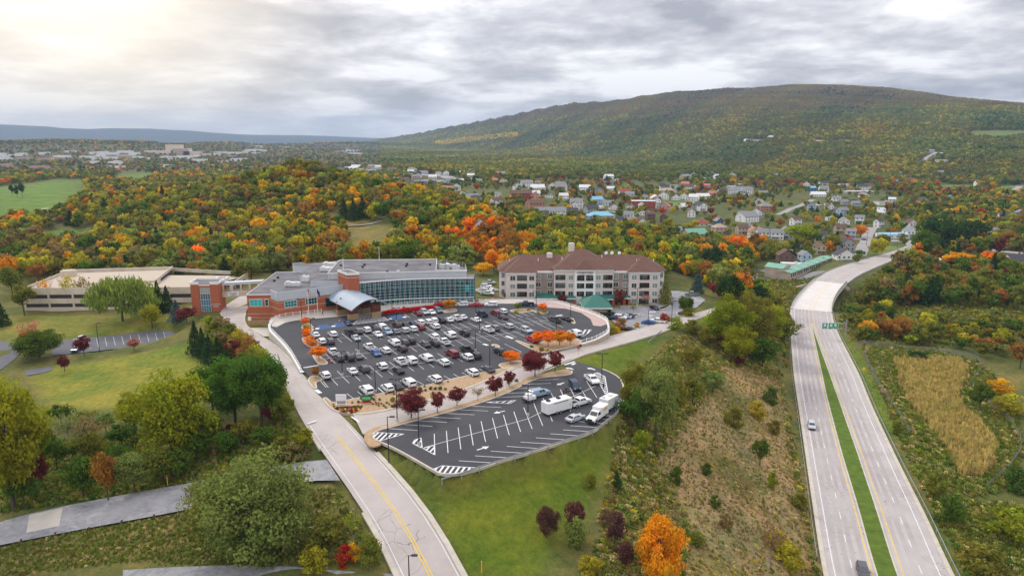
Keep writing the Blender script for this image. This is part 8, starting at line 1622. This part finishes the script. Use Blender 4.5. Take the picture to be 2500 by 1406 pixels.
zone((wpx < 620) & (wpy > 420) & (wpy < 700), {'olive': 36, 'green': 20, 'mustard': 12, 'brown': 8, 'orange': 6, 'bright orange': 3, 'rust': 5, 'grey green': 14, 'dark green': 5}, .9)
zone((wy > 1300) & (wpx > 900), {'olive': 44, 'green': 34, 'mustard': 11, 'grey green': 14, 'dark green': 7, 'rust': 2.5, 'brown': 4, 'orange': .8, 'golden': 1.5})
zone((wy > 1500) & (wpx > 930) & (cl > .1), {'mustard': 30, 'olive': 34, 'green': 18, 'golden': 8, 'rust': 5}, .75)
zone((wy > 3000) & (wz > 175+45*cl), {'brown': 34, 'rust': 18, 'maroon': 30, 'dark green': 18, 'olive': 5}, .9)
zone(pip(wpx, wpy, [(1050, 350), (1150, 338), (1260, 326), (1270, 336), (1170, 348), (1080, 358)]), {'yellow': 80, 'lime': 20}, .9)  # sunlit strip on the slope: the sunlight is painted as yellow crown colours
zone((wy < 1500) & (wpx > 1330) & (cl > .55) & (wpy < 470), {'maroon': 20, 'rust': 30, 'red': 14, 'brown': 20, 'orange': 10}, .7)
# stands of like colour: on the mountain the kinds follow slow noise, with a little scatter
nf = .5*np.sin(wx*.0061+.9*np.sin(wy*.0035))*np.cos(wy*.0048+1)+.35*np.sin(wx*.017+wy*.011)*np.cos(wy*.021-wx*.006+2)+.25*np.sin(wx*.043-1)*np.sin(wy*.037); ft = np.clip(.5+.42*nf+rng.normal(0, .13, NW), 0, .999)
ladder = np.array([CI[k] for k in ('dark green', 'green', 'green', 'grey green', 'olive', 'olive', 'olive', 'mustard', 'mustard', 'rust')]); far_ = (wy > 1400) & (wpx > 880) & (wc != CI['yellow']) & ~((wy > 3000) & (wz > 175+45*cl)); wc[far_] = ladder[(ft[far_]*10).astype(int)]
top = (wy > 3000) & (wz > 175+45*cl); lt = np.array([CI[k] for k in ('dark green', 'brown', 'brown', 'olive', 'rust')]); wc[top] = lt[(ft[top]*5).astype(int)]
mid_ = (wy < 1400) & (rng.uniform(size=NW) < .35) & (wpx < 1150) & (wpx > 0); lm = np.array([CI[k] for k in ('green', 'olive', 'grey green', 'olive', 'mustard', 'brown', 'golden')]); wc[mid_] = lm[(ft[mid_]*7).astype(int)]
ws = np.where(wsp < 8, rng.uniform(6.5, 11.5, NW), wsp*rng.uniform(.85, 1.35, NW)); wh = np.where(wsp < 9, ws*rng.uniform(1.0, 1.45, NW), np.minimum(ws*rng.uniform(.85, 1.2, NW), 17))
yard = pip(wpx, wpy, TOWNP) & (wy < 1300); ws[yard] *= .8; wh[yard] *= .68; lc = (wy > 1500) & (wpx < 930) & (wpy > 352); wh[lc] *= .7
small = (wpx > 2050) & (wpy > 760); ws[small] *= .72; wh[small] *= .6
inview = (wpx > 5) & (wpx < 2495) & (wpy < 900); size = ws/wy; order = np.argsort(-np.where(inview, size, 0))
NIND = max(0, 296-NEAR_TREES+0); ind = order[:NIND]; rest = np.ones(NW, bool); rest[ind] = False
def where(px_, py_):
    if px_ < 640 and py_ > 560: return 'in the woods behind the garage'
    if px_ < 640: return 'in the woods by the golf course'
    if px_ < 900: return 'in the woods behind the brick wing'
    if px_ < 1180: return 'on the orange hill behind the glass hall'
    if px_ < 1640 and py_ > 590: return 'in the woods behind the hotel'
    if px_ < 1930: return 'in the belt between hotel and town'
    if py_ < 760: return 'in the woods right of the highway bridge'
    return 'in the scrub above the cattail basin'
random.seed(41)
for i in ind:
    cn = COLN[wc[i]]; tree((wx[i], wy[i], wz[i]-.1), float(wh[i]), float(ws[i]), cn, f'{cn} {"tall " if wh[i] > 11 else ""}tree {where(wpx[i], wpy[i])}', 'tree', None, None, 'woodland trees nearest the buildings')
def wood(mask, name, meshes, kf):
    n = mask.sum(); v = .2 if name == 'autumn_woods' else .1; C = np.c_[PALA[wc[mask]]*rng.uniform(1-v, 1+v, (n, 1))*rng.uniform(.92, 1.08, (n, 3)), np.ones(n)]
    if v < .2: C[:, :3] *= (.98+.2*np.sin(wx[mask]*.006+1)*np.sin(wy[mask]*.004)+.15*np.sin(wx[mask]*.019)*np.sin(wy[mask]*.013+2))[:, None]
    S = np.c_[ws[mask], ws[mask], wh[mask]]; R = np.c_[np.zeros(n), np.zeros(n), rng.uniform(0, 6.28, n)]; mass(name, np.c_[wx[mask], wy[mask], wz[mask]-.2], S, R, C, meshes, kf(n, mask))
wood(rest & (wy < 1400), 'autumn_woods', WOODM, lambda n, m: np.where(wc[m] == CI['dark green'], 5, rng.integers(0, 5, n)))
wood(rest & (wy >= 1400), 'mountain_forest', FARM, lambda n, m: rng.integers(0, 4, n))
# ---- ground growth near by: weeds, tufts, cattails
TUFT = leafmesh('tuft', 700, [(0, 0, .15)], [(.35, .35, .35)], 22, .16, LEAFS, up=.5, droop=True); WEED = leafmesh('weed', 701, [(0, 0, .3), (.3, .1, .2), (-.2, .25, .25)], [(.3, .3, .3)]*3, 16, .13, LEAFS); REED = leafmesh('reed', 702, [(0, 0, .8)], [(.4, .4, .8)], 16, .30, LEAFS, up=.2, droop=True)
def growth(name, polys, n, cols, meshes, kk, smin, smax, excl=None, seed=1):
    r = np.random.default_rng(seed)
    pts = [G(*p) for poly in polys for p in poly]; x0, x1 = min(p[0] for p in pts), max(p[0] for p in pts); y0, y1 = min(p[1] for p in pts), max(p[1] for p in pts)
    x = r.uniform(x0, x1, n*4); y = r.uniform(y0, y1, n*4); z = HT(x, y); px_, py_ = topx(x, y, z); qx, qy = px_+r.normal(0, 4, len(x)), py_+r.normal(0, 3, len(x)); m = bigpoly(qx, qy, polys)
    for R_, w in ((mainr, 1.0), (crossr, 1.0), (gravr, .5)): c = [(a+b)/2 for a, b in R_]; hw = np.mean([np.hypot(*(a-b)[:2]) for a, b in R_])/2+w; d, _ = segdist(x, y, c); m &= d > hw
    m &= ~pip(x, y, [tuple(p[:2]) for p in lowc]) & ~pip(x, y, [tuple(p[:2]) for p in lot]) & ~pip(x, y, [tuple(p[:2]) for p in hot]) & ~pip(x, y, [tuple(p[:2]) for p in lef])
    hd, hp = segdist(x, y, list((HWL+HWR)/2)); m &= hd > np.interp(hp, np.arange(NHW), np.hypot(*(HWL-HWR).T)/2)+1.2
    if excl: m &= ~bigpoly(qx, qy, excl)
    i = np.nonzero(m)[0][:n]; k = len(i); names = list(cols); w = np.array(list(cols.values()), float); ci = r.choice(len(names), k, p=w/w.sum()); base = np.array([PAL.get(c, c) if isinstance(c, str) else c for c in names])
    cc = base[ci]*r.uniform(.95, 1.55, (k, 1)); s = r.uniform(smin, smax, k)
    mass(name, np.c_[x[i], y[i], z[i]-.05], np.c_[s, s, s*r.uniform(.7, 1.2, k)], np.c_[np.zeros(k), np.zeros(k), r.uniform(0, 6.28, k)], np.c_[cc, np.ones(k)], meshes, r.choice(kk, k))
STRAW = (.40, .31, .14); DRY = (.30, .23, .11)
growth('hillside_weeds', SOIL, 6000, {DRY: 40, STRAW: 30, 'olive': 14, 'grey green': 18, 'mustard': 6}, [TUFT, WEED], [0, 0, 1], .3, .9, seed=2)
growth('hillside_brush', BRUSH, 12000, {'olive': 30, 'grey green': 26, 'green': 18, 'brown': 16, DRY: 14, STRAW: 10, 'mustard': 6, 'rust': 2}, [WEED, TUFT], [0, 0, 1], .45, 1.5, excl=SOIL, seed=12)
growth('foreground_grass', [FORE[0]], 5000, {(.17, .19, .035): 40, (.13, .17, .03): 30, STRAW: 14, 'olive': 14}, [TUFT, WEED], [0, 0, 0, 1], .35, .9, seed=13)
growth('bank_weeds', [[(480, 1180), (600, 1080), (700, 1050), (760, 1085), (770, 1100), (690, 1130)], [(0, 1100), (300, 1060), (560, 1050), (700, 1040), (600, 1150), (480, 1175), (150, 1230), (0, 1250)], [(500, 810), (560, 790), (640, 860), (690, 960), (740, 1060), (690, 1060), (600, 950), (520, 870)]], 11000, {'olive': 34, 'green': 40, 'brown': 6, DRY: 8, 'lime': 6, 'grey green': 14, 'rust': 1}, [TUFT, WEED], [0, 1, 1], .5, 1.5, seed=3)
growth('cattails', [BASIN[0]], 9000, {(.36, .24, .09): 40, (.30, .20, .08): 30, (.22, .16, .06): 15, (.22, .2, .04): 14}, [REED], [0], .7, 1.3, seed=6)
growth('basin_brush', [[(2110, 850), (2240, 850), (2400, 890), (2470, 980), (2500, 1100), (2440, 1200), (2340, 1220), (2260, 1180), (2180, 1020)], [(2180, 1040), (2240, 1080), (2340, 1220), (2510, 1240), (2510, 1420), (2370, 1420), (2280, 1240)]], 13000, {'green': 34, 'olive': 26, 'grey green': 18, 'brown': 10, STRAW: 10, 'lime': 5}, [WEED, TUFT], [0, 0, 1], .6, 1.7, excl=BASIN+VERGE, seed=7)
growth('bridge_brush', [[(1830, 690), (1990, 680), (1930, 760), (1920, 900), (1880, 880), (1800, 780)], [(2060, 745), (2110, 690), (2200, 630), (2300, 680), (2500, 740), (2500, 800), (2300, 850), (2090, 840), (2045, 780)]], 12000, {'olive': 34, 'green': 32, 'brown': 10, DRY: 8, 'mustard': 8, 'grey green': 12, 'rust': 3}, [WEED, TUFT], [0, 0, 1], .7, 2.0, seed=8)
growth('verge_grass', [VERGE[0]], 3000, {(.10, .18, .02): 50, (.13, .2, .02): 20}, [TUFT], [0], .25, .5, seed=9)
# ---- each label picks out one thing: like things get their order from the left
ORD = ['leftmost', 'second from left', 'third from left', 'fourth from left', 'fifth from left', 'sixth from left', 'seventh from left', 'eighth from left', 'ninth from left', 'tenth from left', 'eleventh from left', 'twelfth from left']
def landmark(o):
    x, y = topx(*o.location)
    if o.location[1] > 1500 and x < 930: return 'in the far left city'
    if x < 1110: return 'behind the orange hill'
    if y < 432: return 'high on the wooded slope'
    if x < 1400: return 'around the brick church'
    if x < 1660: return 'around the red brick school' if y < 530 else 'near the blue roofed store'
    if x < 1900: return 'in the right part of the town'
    if y > 560: return 'near the highway curve'
    return 'among the upper trees'
for h in HOUSES:
    if not any(k in h['label'] for k in ('school', 'store ', 'church', 'hall ', 'shed with', 'roadside')): h['label'] = h['label'].replace(' roof', ' roof')+' '+landmark(h)
def unique(objs):
    by = {}
    for o in objs: by.setdefault(o['label'], []).append(o)
    for lab, os_ in by.items():
        if len(os_) == 1: continue
        if len(lab.split()) > 13: lab = lab.replace('two storey ', '').replace('long building', 'building').replace('right part of the town', 'right of the town').replace(' brick house', ' house')
        os_.sort(key=lambda o: topx(*o.location)[0])
        for k, o in enumerate(os_):
            o['label'] = lab+', '+(ORD[k] if k < 12 and k < len(os_)-1 else 'rightmost' if k == len(os_)-1 else ORD[k] if k < 12 else f'{k+1}th from left')
unique([o for o in SC.objects if o.parent is None and 'label' in o.keys() and 'category' in o.keys()])
# ---------------------------------------------------------------- the hazy air
def haze():
    m = bpy.data.materials.new('haze_air'); m.use_nodes = True; nt = m.node_tree; nt.nodes.clear(); out = nt.nodes.new('ShaderNodeOutputMaterial'); v = nt.nodes.new('ShaderNodeVolumePrincipled'); v.inputs['Color'].default_value = (.56, .74, 1.0, 1); v.inputs['Density'].default_value = HAZE; v.inputs['Anisotropy'].default_value = 0.1
    nt.links.new(v.outputs[0], out.inputs['Volume']); b = MB(); lo, hi = float(ZZ.min())-1.5, float(ZZ.max())+160; b.box((0, 8550, (lo+hi)/2), (19200, 18000, hi-lo)); o = b.build('haze', m); o['kind'] = 'stuff'
HAZE = 5.6e-5
haze()
